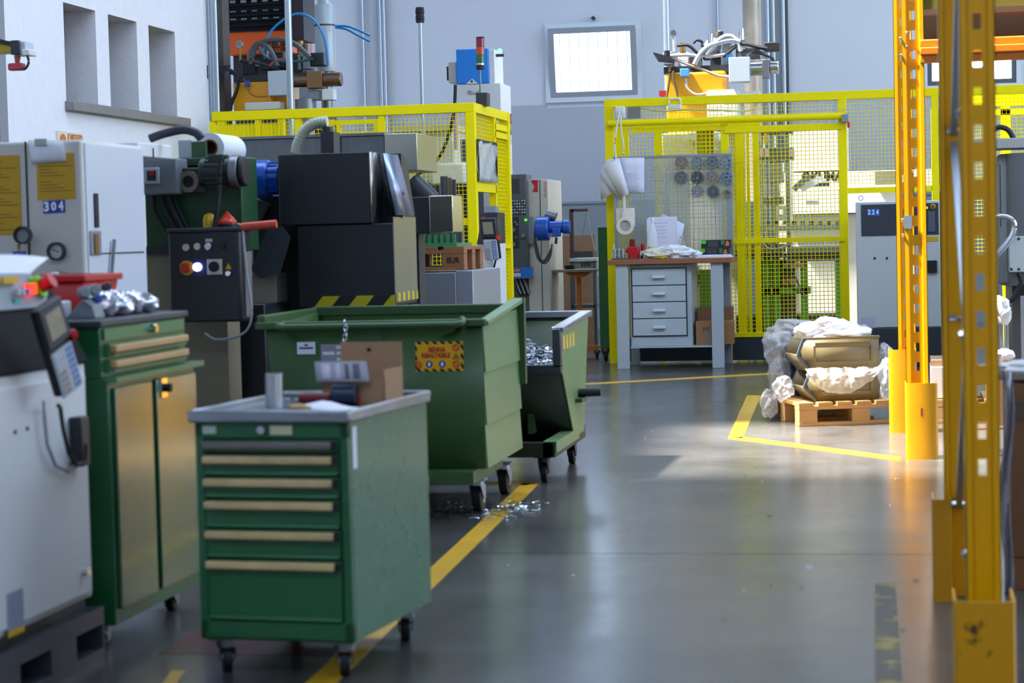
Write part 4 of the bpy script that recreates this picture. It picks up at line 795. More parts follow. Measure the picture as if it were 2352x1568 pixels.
# film roll on bracket
rl = thing('film_roll', 'roll of white stretch film lying on a green bracket', 'film roll', at(480, 340, GY + .1))
c_ = at(466, 338, GY); xa = c_.x; b = MB(); b.ring((0, 0, 0), .04, .072, 0, .34, 32); b.v = [(c_.x + v[0], GY + .1 + v[1], c_.z + v[2]) for v in b.v]; b.build('film', M('film_white', '#e4e9f2', .3, var=.04), rl)
b = MB(); b.ring((0, 0, 0), .034, .041, -.005, .345, 28); b.v = [(c_.x + v[0], GY + .1 + v[1], c_.z + v[2]) for v in b.v]; b.build('core', M('core_brown', '#8d4a30', .7), rl)
r_ = R(440, 325, 473, 380, GY + .02); bk_ = MB(); bk_.box(r_[0], r_[1], GY + .02, GY + .04, r_[2], r_[3]); bk_.box(r_[0] - .04, r_[1] + .02, GY + .0, GY + .3, r_[2] - .012, r_[2]); bk_.build('roll_bracket', M('bracket_green', '#2c5a34', .45), gm)
r_ = R(410, 322, 440, 362, GY + .1); MB().box(r_[0], r_[1], GY + .1, GY + .3, r_[2], r_[3]).build('grey_post', GREY, gm)
# steel tank behind
TY = 11.6
tk = thing('steel_trough', 'long dull steel trough behind the shredder hood', 'trough', at(740, 390, TY))
r_ = R(522, 316, 884, 400, TY); MB().box(r_[0], r_[1], TY, TY + .6, r_[2] - .2, r_[3]).build('shell', M('streaked_steel', '#7c7f80', .4, .8, var=.5, scale=8, stretch=(6, 1, .6)), tk, bev=.006)
MB().box(r_[0] - .01, r_[1], TY - .01, TY + .6, r_[3], r_[3] + .015).build('rim', DSTEEL, tk)
p = at(783, 350, TY); MB().box(p.x - .004, p.x + .004, TY - .006, TY, r_[2], r_[3]).build('seam', DARK, tk)
q_ = R(884, 306, 958, 392, TY - .02); MB().box(q_[0], q_[1], TY - .02, TY + .5, q_[2], q_[3]).build('end_box', M('satin_steel', '#b4b4a6', .22, .9, var=.15), tk, bev=.004)
b = MB(); p = at(935, 415, TY); b.cyl((p.x, TY + .1, p.z), (p.x + .12, TY + .1, p.z - .12), .06); b.build('outlet', DARK, tk)
for x_ in (r_[0] + .05, r_[1] - .05): MB().box(x_ - .03, x_ + .03, TY + .25, TY + .31, 0, r_[2] - .2).build('leg', DSTEEL, tk)
# steel-faced box on the right of the hopper
sx = thing('steel_box', 'steel-faced box sticking out right of the shredder hopper', 'box', at(990, 530, 11.2))
r_ = R(947, 452, 986, 536, 11.15); MB().box(r_[0] - .12, r_[1], 11.15, 11.4, r_[2], r_[3]).build('case', DARK, sx, bev=.004)
q_ = R(986, 449, 1040, 534, 11.14); MB().box(q_[0], q_[1], 11.14, 11.4, q_[2], q_[3]).build('steel_face', M('polished_steel', '#c9c9b6', .16, .95, var=.1), sx, bev=.004)
MB().box(r_[0] - .05, r_[0] + .02, 11.2, 11.35, 0, r_[2]).build('post', DARK, sx)
# grey plinth with pallet and racked bars
PY = 12.4
gp = thing('grey_steel_cabinet', 'low grey sheet-steel cabinet carrying a pallet, left of fence post', 'cabinet', at(1020, 700, PY)); r_ = R(930, 628, 1050, 900, PY); zt_ = at(1000, 626, PY).z
q_x = at(1086, 660, PY).x
MB().box(r_[0], r_[1], PY, PY + .9, 0, zt_).build('body', M('sheet_grey', '#8b929a', .35, .3, var=.25), gp, bev=.005); MB().box(r_[1], q_x, PY + .01, PY + .9, 0, zt_ + .01).build('end_panel', M('sheet_pale', '#9aa2b0', .3, .3), gp, bev=.005)
def pallet(name, label, x0, x1, y0, y1, z0, mat, nb=5, word=None, group=None, bw=.139, cols=None):
    o = thing(name, label, 'pallet', ((x0 + x1) / 2, (y0 + y1) / 2, z0)); L, D = x1 - x0, y1 - y0
    for k in range(nb):
        w_ = L / (nb + (nb - 1) * .32) ; a = x0 + k * w_ * 1.32
        MB().box(a, a + w_, y0, y1, z0 + .122, z0 + .144).build('deck_board', mat, o, bev=.002)
    for yy in (y0, (y0 + y1) / 2 - .05, y1 - .1):
        MB().box(x0, x1, yy, yy + .1, z0 + .1, z0 + .122).build('stringer_board', mat, o, bev=.002); MB().box(x0, x1, yy, yy + .1, z0, z0 + .022).build('bottom_board', mat, o, bev=.002)
        for xx in (cols or (x0, (x0 + x1) / 2 - .07, x1 - .14)):
            bl = MB().box(xx + .001, xx + bw, yy + .001, yy + .099, z0 + .022, z0 + .1).build('block', mat, o, bev=.003)
            if word and yy == y0 and xx == x1 - .14: text(word, .045, M('burnt_brand', '#3a2213', .8, var=0), bl, (xx + .07, yy, z0 + .06), bold=.001)
    return o
xr = at(1065, 605, PY).x
pallet('wooden_pallet', 'brown wooden pallet stamped EUR on the low grey cabinet', xr - .8, xr, PY + .02, PY + .62, zt_ + .012, WOODD, 5, 'EUR')
zr_ = zt_ + .157
rk = thing('bar_holder', 'green steel holder plate on the brown pallet', 'holder', (xr - .2, PY + .3, zr_)); MB().box(xr - .5, xr - .05, PY + .05, PY + .5, zr_, zr_ + .02).build('base_plate', M('holder_green', '#3f9160', .45), rk)
for k in range(11): MB().box(xr - .46 + k * .038, xr - .44 + k * .038, PY + .06, PY + .08, zr_ + .02, zr_ + .075).build('tooth', M('holder_green', '#3f9160'), rk)
hts = [(957, 585), (972, 420), (980, 425), (988, 420), (996, 425), (1004, 425), (970, 500), (1013, 540), (1020, 405), (1027, 405), (1034, 408), (1042, 412), (1048, 470), (1054, 470), (1061, 470), (1015, 540), (1026, 545), (962, 540)]
rnd = random.Random(3)
for k, (px, py) in enumerate(hts):
    p = at(px, py, PY + .2); z1 = at(px, min(py, 560), PY + .2).z
    tag(MB().box(p.x - .011, p.x + .011, PY + .12 + .02 * (k % 7), PY + .142 + .02 * (k % 7), zr_ + .021, max(z1, zr_ + .15)).build('steel_bar', M('bar_steel_%d' % (k % 3), ['#8f8d88', '#a39684', '#787a80'][k % 3], .35, .8)), 'upright steel bar standing in the green holder on brown pallet', 'bar', 'upright steel bars')
for k in range(9): tag(MB().box(xr - .44 + k * .042, xr - .415 + k * .042, PY + .08, PY + .105, zr_ + .021, zr_ + .18 - .03 * (k % 3)).build('short_bar', M('bar_steel_%d' % (k % 3), '#8f8d88', .35, .8)), 'short steel bar in the front row of the green holder', 'bar', 'short steel bars')
# ================================================================== left safety fence and what stands behind it
def wire_mesh(name, p0, ud, vd, L, Hh, sp, th, parent, mat=FENCE):
    """grid of thin square wires in the plane p0 + u*ud + v*vd"""
    p0, ud, vd = Vector(p0), Vector(ud).normalized(), Vector(vd).normalized(); nd = ud.cross(vd); b = MB()
    def wire(a, c, e):
        h = th / 2; s1, s2 = e * h, nd * h
        b.add([a - s1 - s2, a + s1 - s2, a + s1 + s2, a - s1 + s2, c - s1 - s2, c + s1 - s2, c + s1 + s2, c - s1 + s2], [(0, 1, 5, 4), (1, 2, 6, 5), (2, 3, 7, 6), (3, 0, 4, 7)])
    for k in range(1, int(L / sp) + 1): wire(p0 + ud * (k * sp), p0 + ud * (k * sp) + vd * Hh, ud)
    for k in range(1, int(Hh / sp) + 1): wire(p0 + vd * (k * sp) + nd * th, p0 + vd * (k * sp) + ud * L + nd * th, vd)
    return stuff(b.build(name, mat, parent))
LY = 16.5; XPOST = at(1086, 450, LY).x; XPL = at(490, 300, LY).x; ZF = at(1086, 236, LY).z
lf = thing('safety_fence', 'yellow mesh safety fence around the left machine cell', 'fence', ((XPOST + XPL) / 2, LY, 0)); t = .075
MB().box(XPL, XPOST + t / 2, LY - t / 2, LY + t / 2, ZF - .075, ZF).build('top_rail', FENCE, lf, bev=.004)
for px in (490, 686, 878): x_ = at(px, 300, LY).x; MB().box(x_ - .025, x_ + .025, LY - .025, LY + .025, 0, ZF - .075).build('post', FENCE, lf)
MB().box(XPOST - t / 2, XPOST + t / 2, LY - t / 2, LY + t / 2, 0, ZF - .075).build('post', FENCE, lf, bev=.004)
zl = at(1080, 500, LY).z; MB().box(at(950, 500, LY).x, XPOST, LY - .02, LY + .02, zl - .06, zl).build('mid_rail', FENCE, lf)
MB().box(XPL, XPOST, LY - .02, LY + .02, .1, .15).build('bottom_rail', FENCE, lf)
wire_mesh('wire_mesh', (XPL, LY, .15), (1, 0, 0), (0, 0, 1), XPOST - XPL, ZF - .2, .033, .004, lf)
Y2 = atx(1163, 450, XPOST).y
rf = thing('fence_return', 'yellow mesh side panel of the left fence facing the aisle', 'fence', (XPOST, (LY + Y2) / 2, 0))
YM = atx(1132, 400, XPOST).y
MB().box(XPOST - .035, XPOST + .035, LY + .04, Y2, ZF - .075, ZF).build('top_rail', FENCE, rf); MB().box(XPOST - .04, XPOST + .04, Y2 - .04, Y2 + .04, 0, ZF).build('post', FENCE, rf)
MB().box(XPOST - .03, XPOST + .03, YM - .03, YM + .03, .3, ZF - .075).build('post', FENCE, rf)
for py in (288, 306): z_ = atx(1148, py, XPOST).z; MB().box(XPOST - .03, XPOST + .03, YM, Y2, z_ - .05, z_).build('cross_rail', FENCE, rf)
z_ = atx(1110, 422, XPOST).z; MB().box(XPOST - .03, XPOST + .03, LY + .04, YM, z_ - .07, z_).build('cross_rail', FENCE, rf)
z5 = atx(1150, 560, XPOST).z; MB().box(XPOST - .03, XPOST + .035, YM, Y2, z5 - .04, z5).build('cross_rail', FENCE, rf)
wire_mesh('wire_mesh', (XPOST, LY, z_), (0, 1, 0), (0, 0, 1), YM - LY, ZF - z_ - .08, .033, .005, rf)
wire_mesh('wire_mesh', (XPOST, YM, .1), (0, 1, 0), (0, 0, 1), Y2 - YM, ZF - .2, .033, .006, rf)
# clear document pocket hung on the return
dp = thing('document_pocket', 'clear plastic document pocket hanging on the left fence', 'pocket', atx(1118, 420, XPOST + .05))
A, B_ = atx(1098, 372, XPOST + .05), atx(1140, 372, XPOST + .05); za, zb_ = atx(1118, 326, XPOST + .05).z, atx(1118, 418, XPOST + .05).z
g_ = [[Vector((XPOST + .05 + .012 * math.sin(j * 2.1 + i), A.y + (B_.y - A.y) * j / 6, za + (zb_ - za) * i / 8)) for j in range(7)] for i in range(9)]
MB().sheet(g_).build('pocket', M('pocket_film', '#c3c6c8', .15, var=.3, scale=14), dp, solid=.006)
b = MB(); b.box(XPOST + .045, XPOST + .06, A.y, B_.y, za - .005, za + .01); b.box(XPOST + .045, XPOST + .06, A.y, A.y + .012, zb_, za); b.box(XPOST + .045, XPOST + .06, B_.y - .012, B_.y, zb_, za); b.build('binding', DARK, dp)
# second fence further back, seen above the trough
FB = 17.3
bf = thing('rear_fence', 'further yellow fence seen above the steel trough', 'fence', at(600, 300, FB))
for q in ((505, 268, 520, 420), (590, 262, 600, 420), (642, 265, 655, 420), (760, 275, 768, 420), (777, 280, 785, 420), (864, 276, 872, 420)):
    r_ = R(*q, FB); MB().box(r_[0], r_[1], FB - .04, FB + .04, 0, r_[3]).build('post', FENCE, bf)
r_ = R(520, 266, 655, 275, FB); MB().box(r_[0], r_[1], FB - .03, FB + .03, r_[2], r_[3]).build('rail', FENCE, bf); r_ = R(760, 276, 872, 285, FB); MB().box(r_[0], r_[1], FB - .03, FB + .03, r_[2], r_[3]).build('rail', FENCE, bf)
r_ = R(520, 285, 650, 420, FB + .02); MB().box(r_[0], r_[1], FB + .02, FB + .04, .2, r_[3]).build('sheet_panel', FENCE, bf)
r_ = R(784, 300, 866, 420, FB + .02); wire_mesh('wire_mesh', (r_[0], FB, .3), (1, 0, 0), (0, 0, 1), r_[1] - r_[0], r_[3] - .3, .04, .008, bf)

# ------------------------------------------------ orange moulding machine with its hydraulic unit
OY = 19.0
om = thing('orange_machine', 'orange machine with black louvres and lettering, top left', 'machine', at(590, 130, OY))
r_ = R(518, -60, 662, 124, OY); MB().box(r_[0], r_[1], OY, OY + .8, r_[2], r_[3]).build('housing', ORANGE, om, bev=.015)
MB().box(r_[0] - .04, r_[0], OY + .02, OY + .8, r_[2] + .02, r_[3]).build('side_panel', M('orange_side', '#c9724a', .5), om)
q_ = R(520, -60, 658, 72, OY); lv = MB().box(q_[0], q_[1], OY - .004, OY, q_[2], q_[3]).build('louvre_recess', HOLE, om)
n = 11
for k in range(n): z_ = q_[2] + (q_[3] - q_[2]) * (k + .3) / n; MB().obox(((q_[0] + q_[1]) / 2, OY - .015, z_), q_[1] - q_[0], .035, .008, Matrix.Rotation(.6, 3, 'X')).build('louvre', BLACK, lv)
for k in range(5):
    x_ = q_[0] + .04 + k * .105
    for j in range(5): MB().box(x_, x_ + .055, OY - .02, OY - .016, q_[2] + .10 + j * .085, q_[2] + .125 + j * .085).build('bright_slot', M('slot_grey', '#8f969c', .35, .4), lv)
text('ARBURG', .075, INK, om, (at(637, 103, OY).x, OY - .003, at(637, 103, OY).z), bold=.003, width=at(672, 100, OY).x - at(600, 100, OY).x); text('NEXT-090', .05, INK, om, (at(637, 115, OY).x, OY - .003, at(637, 114, OY).z), bold=.002, width=.2)
MB().box(at(664, 40, OY).x, at(690, 40, OY).x, OY + .1, OY + .5, at(675, 90, OY).z, r_[3]).build('rear_housing', DARK, om)
MB().box(r_[0] + .03, r_[1] + .05, OY + .1, OY + .7, 0, r_[2]).build('pedestal', DARK, om)
MB().add([at(446, 150, 18.0), at(446, 192, 18.0), at(520, 165, 18.0), at(530, 150, 18.0), at(446, 150, 18.15), at(446, 192, 18.15), at(520, 165, 18.15), at(530, 150, 18.15)], [(0, 1, 2, 3), (4, 5, 6, 7), (0, 1, 5, 4), (1, 2, 6, 5), (2, 3, 7, 6), (3, 0, 4, 7)]).build('wall_bracket', BLACK, om)
# hydraulic pack
def hydraulic_pack(t, Y, O, bright):
    """t: thing; O: pixel offset function; yellow tank, valve block, hoses, gauge, junction box, cylinder"""
    pass
hp = thing('hydraulic_unit', 'hydraulic unit with yellow tank and bronze cylinder behind left fence', 'hydraulic unit', at(600, 250, 18.0)); HYY = 18.0
r_ = R(535, 188, 622, 262, HYY); MB().box(r_[0], r_[1], HYY, HYY + .4, r_[2], r_[3]).build('tank', OCHRE, hp, bev=.015)
q_ = R(600, 185, 660, 262, HYY + .1); MB().box(q_[0], q_[1], HYY + .1, HYY + .5, q_[2], q_[3]).build('tank', OCHRE, hp, bev=.015)
r_ = R(540, 170, 740, 186, HYY + .1); MB().box(r_[0], r_[1], HYY + .05, HYY + .5, r_[2], r_[3]).build('deck_plate', DARK, hp)
rnd = random.Random(11)
for q in ((556, 138, 585, 172), (600, 128, 625, 160), (632, 120, 655, 158), (665, 130, 690, 168), (700, 124, 716, 160), (718, 122, 748, 152), (582, 150, 610, 172), (640, 140, 680, 165)):
    r_ = R(*q, HYY + .1); dd_ = rnd.uniform(.0, .25); MB().box(r_[0], r_[1], HYY + dd_, HYY + dd_ + .14, r_[2], r_[3]).build('valve_block', [BLACK, DARK, MGREY, BLACK][rnd.randrange(4)], hp, bev=.008)
for px, py in ((575, 130), (612, 120), (690, 110), (706, 116), (690, 145)): p = at(px, py, HYY + .08); MB().cyl((p.x, HYY + .08, p.z - .06), (p.x, HYY + .08, p.z + .06), .03).build('valve_stem', [DSTEEL, CHROME, BRASS][rnd.randrange(3)], hp)
g = gauge(551, 102, .033, HYY, hp, True, None, ALU); p = at(552, 102, HYY); MB().tube([(p.x, HYY - .01, p.z - .03), (p.x, HYY - .01, at(552, 140, HYY).z)], .012).build('gauge_stem', BRASS, hp)
HOSE = M('grey_hose', '#4a4d52', .4, var=.1)
for pts, r_, m_ in (([(576, 150), (578, 118), (592, 100), (612, 104), (628, 128), (638, 152)], .022, HOSE), ([(580, 130), (590, 104), (620, 92), (655, 92), (680, 103), (700, 120), (712, 132)], .022, HOSE), ([(592, 108), (610, 130), (640, 140), (690, 140), (720, 135)], .012, M('teal_hose', '#245058', .4)),
                    ([(604, 118), (620, 76), (645, 50), (675, 33), (700, 34), (725, 50), (742, 80), (750, 115), (753, 150)], .011, M('blue_tube', '#1f86c8', .35)), ([(520, 158), (540, 168), (548, 185), (543, 210), (532, 235), (530, 252)], .016, RUB), ([(527, 168), (538, 172), (546, 200), (536, 230), (529, 250)], .012, RUB),
                    ([(560, 180), (568, 200), (575, 215), (592, 222), (612, 221)], .006, M('red_cable', '#b04a2a', .5)), ([(552, 140), (600, 147), (640, 160)], .014, RUB), ([(620, 152), (632, 140), (650, 136)], .012, M('red_cable', '#b04a2a'))):
    MB().tube(pxpath(pts, HYY - .06), r_, 8).build('hose', m_, hp)
r_ = R(615, 162, 659, 219, HYY - .12); MB().box(r_[0], r_[1], HYY - .12, HYY + .02, r_[2], r_[3]).build('junction_box', M('box_pale', '#b9c3cc', .45), hp, bev=.006)
ax_ = at(725, 184, HYY); MB().cyl((at(660, 184, HYY).x, HYY, ax_.z), (at(710, 184, HYY).x, HYY, ax_.z), .058).build('cylinder_barrel', BRONZE, hp); MB().box(at(709, 184, HYY).x, at(744, 184, HYY).x, HYY - .07, HYY + .07, ax_.z - .075, ax_.z + .075).build('clamp_block', M('clamp_brown', '#8c6a48', .45, .5, var=.4), hp, bev=.005); MB().cyl((at(744, 184, HYY).x, HYY, ax_.z), (at(785, 184, HYY).x, HYY, ax_.z), .062).build('cylinder_end', BRONZE, hp, bev=.008)
p = at(570, 193, HYY - .02); MB().cyl((p.x - .02, HYY - .04, p.z), (p.x + .02, HYY - .04, p.z), .028).build('blue_cap', BLUE, hp)
r_ = R(562, 234, 642, 252, HYY - .05); MB().box(r_[0], r_[1], HYY - .05, HYY + .2, r_[2], r_[3]).build('terminal_box', CREAM, hp, bev=.005)
r_ = R(708, 206, 735, 230, HYY); MB().box(r_[0], r_[1], HYY - .02, HYY + .1, r_[2], r_[3]).build('pump_block', MGREY, hp, bev=.005); r_ = R(742, 204, 768, 230, HYY); MB().box(r_[0], r_[1], HYY - .04, HYY + .08, r_[2], r_[3]).build('white_block', WHITE, hp, bev=.005)
p = at(702, 260, HYY); MB().cyl((p.x, HYY, .3), (p.x, HYY, at(702, 228, HYY).z), .09).build('riser_pipe', DSTEEL, hp)
MB().box(at(540, 300, HYY).x, at(740, 300, HYY).x, HYY + .02, HYY + .5, 0, at(600, 262, HYY).z).build('base_frame', DARK, hp)
ga = thing('accumulator', 'upright grey gas cylinder left of the twin wall pipes', 'cylinder', at(748, 165, 18.6)); p = at(747, 90, 18.6); zt_, zb_ = at(747, 10, 18.6).z, at(747, 165, 18.6).z
MB().lathe([(.085, zb_), (.095, zb_ + .05), (.095, zt_ - .05), (.08, zt_), (.06, zt_), (.06, ZC - 2.2)], (p.x, 18.6, 0), 'z', 28).build('shell', M('pale_blue_grey', '#aeb8c0', .35, .2, var=.08), ga)
MB().cyl((p.x, 18.6, zt_ - .2), (p.x, 18.6, zt_ - .185), .098).build('strap', DARK, ga); MB().cyl((p.x, 18.6, .5), (p.x, 18.6, zb_), .05).build('lower_pipe', DSTEEL, ga)
for k, pts in enumerate(([(770, 60), (795, 60), (820, 68), (850, 82)], [(770, 63), (795, 67), (820, 80), (849, 95)])): tag(MB().tube(pxpath(pts, 18.5), .01, 8).build('blue_tube', M('blue_tube', '#1f86c8')), ['upper', 'lower'][k] + ' blue air tube sticking out right of grey gas cylinder', 'tube')
sp_ = at(662, 120, 17.2); tag(MB().cyl((sp_.x, 17.2, 0), (sp_.x + .02, 17.2, ZC - .01), .03, n=12).build('standpipe', GALV), 'bright vertical pipe in front of the orange machine', 'pipe')
# lamp pole
lp = thing('lamp_pole', 'grey pole with black lamp head against the back wall', 'pole', at(970, 240, 17.5)); p = at(967, 130, 17.5); zt_ = at(965, 52, 17.5).z
MB().cyl((p.x, 17.5, 0), (p.x, 17.5, zt_), .016, n=12).build('pole', GALV, lp)
b = MB(); hh = at(965, 16, 17.5).z - zt_
for k in range(5): b.cyl((p.x, 17.5, zt_ + hh * k / 5), (p.x, 17.5, zt_ + hh * (k + .85) / 5), .036 + .003 * (k % 2), n=16)
b.build('lamp_head', RUB, lp)
# blue dryer unit on white base
dy = thing('blue_dryer', 'bright blue and white dryer unit above the left fence', 'machine', at(1100, 240, 20.3)); DYY = 20.3
r_ = R(1048, 112, 1122, 192, DYY); MB().box(r_[0], r_[1], DYY, DYY + .5, r_[2], r_[3]).build('blue_housing', SKYB, dy, bev=.008)
q_ = R(1122, 113, 1135, 192, DYY); MB().box(q_[0], q_[1], DYY + .02, DYY + .48, q_[2], q_[3]).build('side_panel', WHITE, dy, bev=.004)
q_ = R(1048, 192, 1150, 250, DYY); MB().box(q_[0], q_[1], DYY + .01, DYY + .55, 1.0, q_[3]).build('white_housing', WHITE, dy, bev=.006)
MB().prism([(at(1070, 192, DYY).x, q_[3]), (at(1098, 192, DYY).x, q_[3]), (at(1085, 182, DYY).x, q_[3] + .05)], 'y', DYY - .01, DYY).build('lifting_lug', WHITE, dy); MB().cyl((at(1084, 186, DYY).x, DYY - .012, at(1084, 187, DYY).z), (at(1084, 186, DYY).x, DYY - .008, at(1084, 187, DYY).z), .012).build('lug_hole', DARK, dy)
q_ = R(1030, 142, 1048, 190, DYY + .1); MB().box(q_[0], q_[1], DYY + .1, DYY + .4, q_[2], q_[3]).build('side_box', CREAM, dy, bev=.006); q_ = R(1025, 152, 1031, 184, DYY + .1); MB().box(q_[0], q_[1], DYY + .12, DYY + .3, q_[2], q_[3]).build('grille', DARK, dy)
q_ = R(1132, 122, 1152, 128, DYY); MB().box(q_[0], q_[1], DYY + .1, DYY + .14, q_[2], q_[3]).build('lamp_arm', DARK, dy); p = at(1148, 117, DYY + .12); MB().sphere((p.x, DYY + .12, p.z), .025).build('green_lamp', M('mint_lamp', '#7fe8c0', .3, emit=1.5, var=0), dy)
MB().tube(pxpath([(1085, 211), (1078, 208), (1075, 213), (1092, 214), (1103, 207)], DYY - .01), .006).build('script_mark', GALV, dy)
MB().box(at(1060, 220, DYY).x, at(1140, 220, DYY).x, DYY + .1, DYY + .5, 0, 1.0).build('stand', CREAM, dy)
MB().tube(pxpath([(1046, 195), (1044, 240), (1036, 290), (1015, 350), (985, 385), (958, 400)], 17.2), .014, 8).build('drag_cable', RUB, dy)
def tower(name, label, px, segs, Y, r, base):
    t = thing(name, label, 'signal light', at(px, base, Y))
    for (y0, y1, nm, m_) in segs:
        pm = at(px, (y0 + y1) / 2, Y); MB().cyl((pm.x, Y, at(px, y1, Y).z), (pm.x, Y, at(px, y0, Y).z), r if 'pole' not in nm else r * .25, n=18).build(nm, m_, t, bev=.002 if 'pole' not in nm else 0)
    return t
sg_ = tower('signal_tower', 'red orange green signal tower in front of the blue dryer', 1103, [(85, 88, 'cap', RUB), (88, 108, 'red_lens', M('lens_red', '#8f1c2c', .25)), (108, 126, 'orange_lens', M('lens_orange', '#c84a20', .25)), (126, 145, 'green_lens', M('lens_green', '#0c6a3c', .25)), (145, 150, 'collar', ALU), (150, 160, 'socket', RUB), (160, 216, 'pole', DSTEEL)], LY + .4, .034, 235)
r_ = R(1097, 214, 1122, 244, LY + .4); MB().box(r_[0], r_[1], LY + .33, LY + .47, r_[2], r_[3]).build('base', DARK, sg_)
tower('signal_tower', 'small orange and green signal tower right of the left fence', 1168, [(262, 264, 'cap', RUB), (264, 278, 'orange_lens', M('lens_orange', '#c84a20')), (278, 284, 'collar', M('lens_green', '#0c6a3c')), (284, 300, 'yellow_lens', M('lens_yellow', '#b8a010', .25)), (300, 310, 'green_lens', M('lens_green', '#0c6a3c')), (310, 332, 'white_lens', M('lens_white', '#c9ccd0', .3)), (332, 850, 'pole', DSTEEL)], 18.5, .026, 420)
# cream machine inside the cell, seen through the mesh
cm = thing('cream_press', 'cream coloured machine seen through the left fence mesh', 'machine', at(1000, 400, 18.8)); CMY = 18.8
r_ = R(896, 290, 1030, 420, CMY); MB().box(r_[0], r_[1], CMY + .2, CMY + 1.0, .2, r_[3]).build('housing', CREAM, cm, bev=.01); q_ = R(896, 286, 1035, 300, CMY); MB().box(q_[0], q_[1], CMY + .1, CMY + .9, q_[2], q_[3]).build('beam', M('beam_cream', '#d9c98e', .4), cm)
q_ = R(1000, 376, 1075, 424, CMY); MB().box(q_[0], q_[1], CMY - .2, CMY + .5, q_[2], q_[3]).build('white_hood', WHITE, cm, bev=.02)
q_ = R(900, 430, 1075, 720, CMY); MB().box(q_[0], q_[1], CMY + .1, CMY + .8, 0, q_[3]).build('base', BLACK, cm); p = at(1048, 332, CMY); MB().cyl((p.x, CMY, p.z - .05), (p.x, CMY, p.z + .3), .02).build('rod', M('pinkish_rod', '#c9a8a4', .4), cm)
q_ = R(1058, 320, 1072, 372, CMY + .1); MB().box(q_[0], q_[1], CMY + .1, CMY + .2, q_[2], q_[3]).build('dark_vent', M('vent_blue', '#3d5068', .4), cm)
# white controller with pendant by the fence
wc = thing('robot_controller', 'white robot controller beside the left fence post', 'controller', at(1120, 715, 15.6)); WY = 15.6
r_ = R(1098, 570, 1136, 760, WY); MB().box(r_[0], r_[1], WY, WY + .5, .0, at(1115, 560, WY).z).build('body', WHITE, wc, bev=.006); zt_ = at(1115, 560, WY).z
MB().prism([(WY - .01, zt_), (WY + .25, zt_ + .24), (WY + .5, zt_ + .24), (WY + .5, zt_)], 'x', r_[0], r_[1]).build('console', BLACK, wc, bev=.004)
MB().box(r_[0] + .01, r_[0] + .1, WY + .26, WY + .4, zt_ + .24, zt_ + .29).build('switch_panel', MGREY, wc); p = at(1110, 503, WY + .25); MB().cyl((p.x, WY + .25, p.z), (p.x + .02, WY + .21, p.z), .02).build('stop_button', RED, wc)
q_ = R(1126, 630, 1138, 658, WY); MB().box(q_[0], q_[1], WY - .04, WY, q_[2], q_[3]).build('socket_box', DARK, wc)
for px in (1107, 1112): p = at(px, 626, WY); MB().cyl((p.x, WY - .004, p.z), (p.x, WY, p.z), .006, n=8).build('screw', DARK, wc)
tp2 = thing('teach_pendant', 'dark hand pendant hung on the fence-side robot controller', 'pendant', at(1130, 560, WY - .1)); pc = at(1128, 560, WY - .1)
pendant(tp2, (pc.x, WY - .08, pc.z), .85, -1, [Vector((pc.x + .03, WY - .08, pc.z - .12))] + [at(x, y, WY - .06) for x, y in ((1135, 612), (1137, 650), (1142, 690), (1147, 715))])
# CNC pillar
cn = thing('cnc_console', 'grey machine control console with screen and keys, white cabinet beside it', 'machine', at(1215, 720, 19.5)); NY = 19.5
r_ = R(1168, 400, 1211, 615, NY); MB().box(r_[0], r_[1], NY, NY + .3, r_[2], r_[3]).build('console', M('console_grey', '#5a5f66', .45), cn, bev=.006)
q_ = R(1172, 410, 1193, 444, NY); MB().box(q_[0], q_[1], NY - .006, NY, q_[2], q_[3]).build('screen', M('dark_screen', '#3d4038', .2), cn)
q_ = R(1168, 458, 1208, 492, NY); kb = MB().box(q_[0], q_[1], NY - .008, NY, q_[2], q_[3]).build('keyboard', DARK, cn)
for i in range(7):
    for j in range(5): x_ = q_[0] + (i + .3) * (q_[1] - q_[0]) / 7; z_ = q_[2] + (j + .3) * (q_[3] - q_[2]) / 5; MB().box(x_, x_ + .013, NY - .014, NY - .008, z_, z_ + .016).build('key', M('key_pale', '#d2d4d8') if (i + j) % 4 else MGREY, kb)
q_ = R(1170, 498, 1192, 570, NY); MB().box(q_[0], q_[1], NY - .006, NY, q_[2], q_[3]).build('lower_panel', DARK, cn)
for px, py in ((1180, 528), (1181, 561), (1203, 541)): dot(px, py, .022, .03, DSTEEL, 'dial', cn, NY)
for px, py in ((1176, 512), (1184, 510), (1176, 520), (1188, 515), (1174, 545), (1186, 545)): dot(px, py, .007, .015, GREY, 'button', cn, NY)
dot(1208, 505, .012, .02, M('lit_green', '#48e020', .3, emit=2.0, var=0), 'green_lamp', cn, NY)
q_ = R(1168, 614, 1220, 638, NY - .02); MB().box(q_[0], q_[1], NY - .03, NY + .3, q_[2], q_[3]).build('blue_shelf', SKYB, cn); q2 = R(1171, 616, 1196, 626, NY - .03); pl_ = MB().box(q2[0], q2[1], NY - .034, NY - .03, q2[2], q2[3]).build('red_plate', M('plate_red', '#b83a30', .5), cn); text('KELADA', .04, WHITEP, pl_, ((q2[0] + q2[1]) / 2, NY - .036, (q2[2] + q2[3]) / 2), width=(q2[1] - q2[0]) * .85)
q2 = R(1171, 627, 1196, 635, NY - .03); MB().box(q2[0], q2[1], NY - .034, NY - .03, q2[2], q2[3]).build('white_plate', PAPER, cn)
q_ = R(1212, 412, 1262, 720, NY + .1); MB().box(q_[0], q_[1], NY + .1, NY + .9, .1, q_[3]).build('white_cabinet', CREAM, cn, bev=.006); x_ = at(1243, 550, NY + .1).x; MB().box(x_ - .003, x_ + .003, NY + .094, NY + .1, .2, q_[3]).build('seam', DARK, cn)
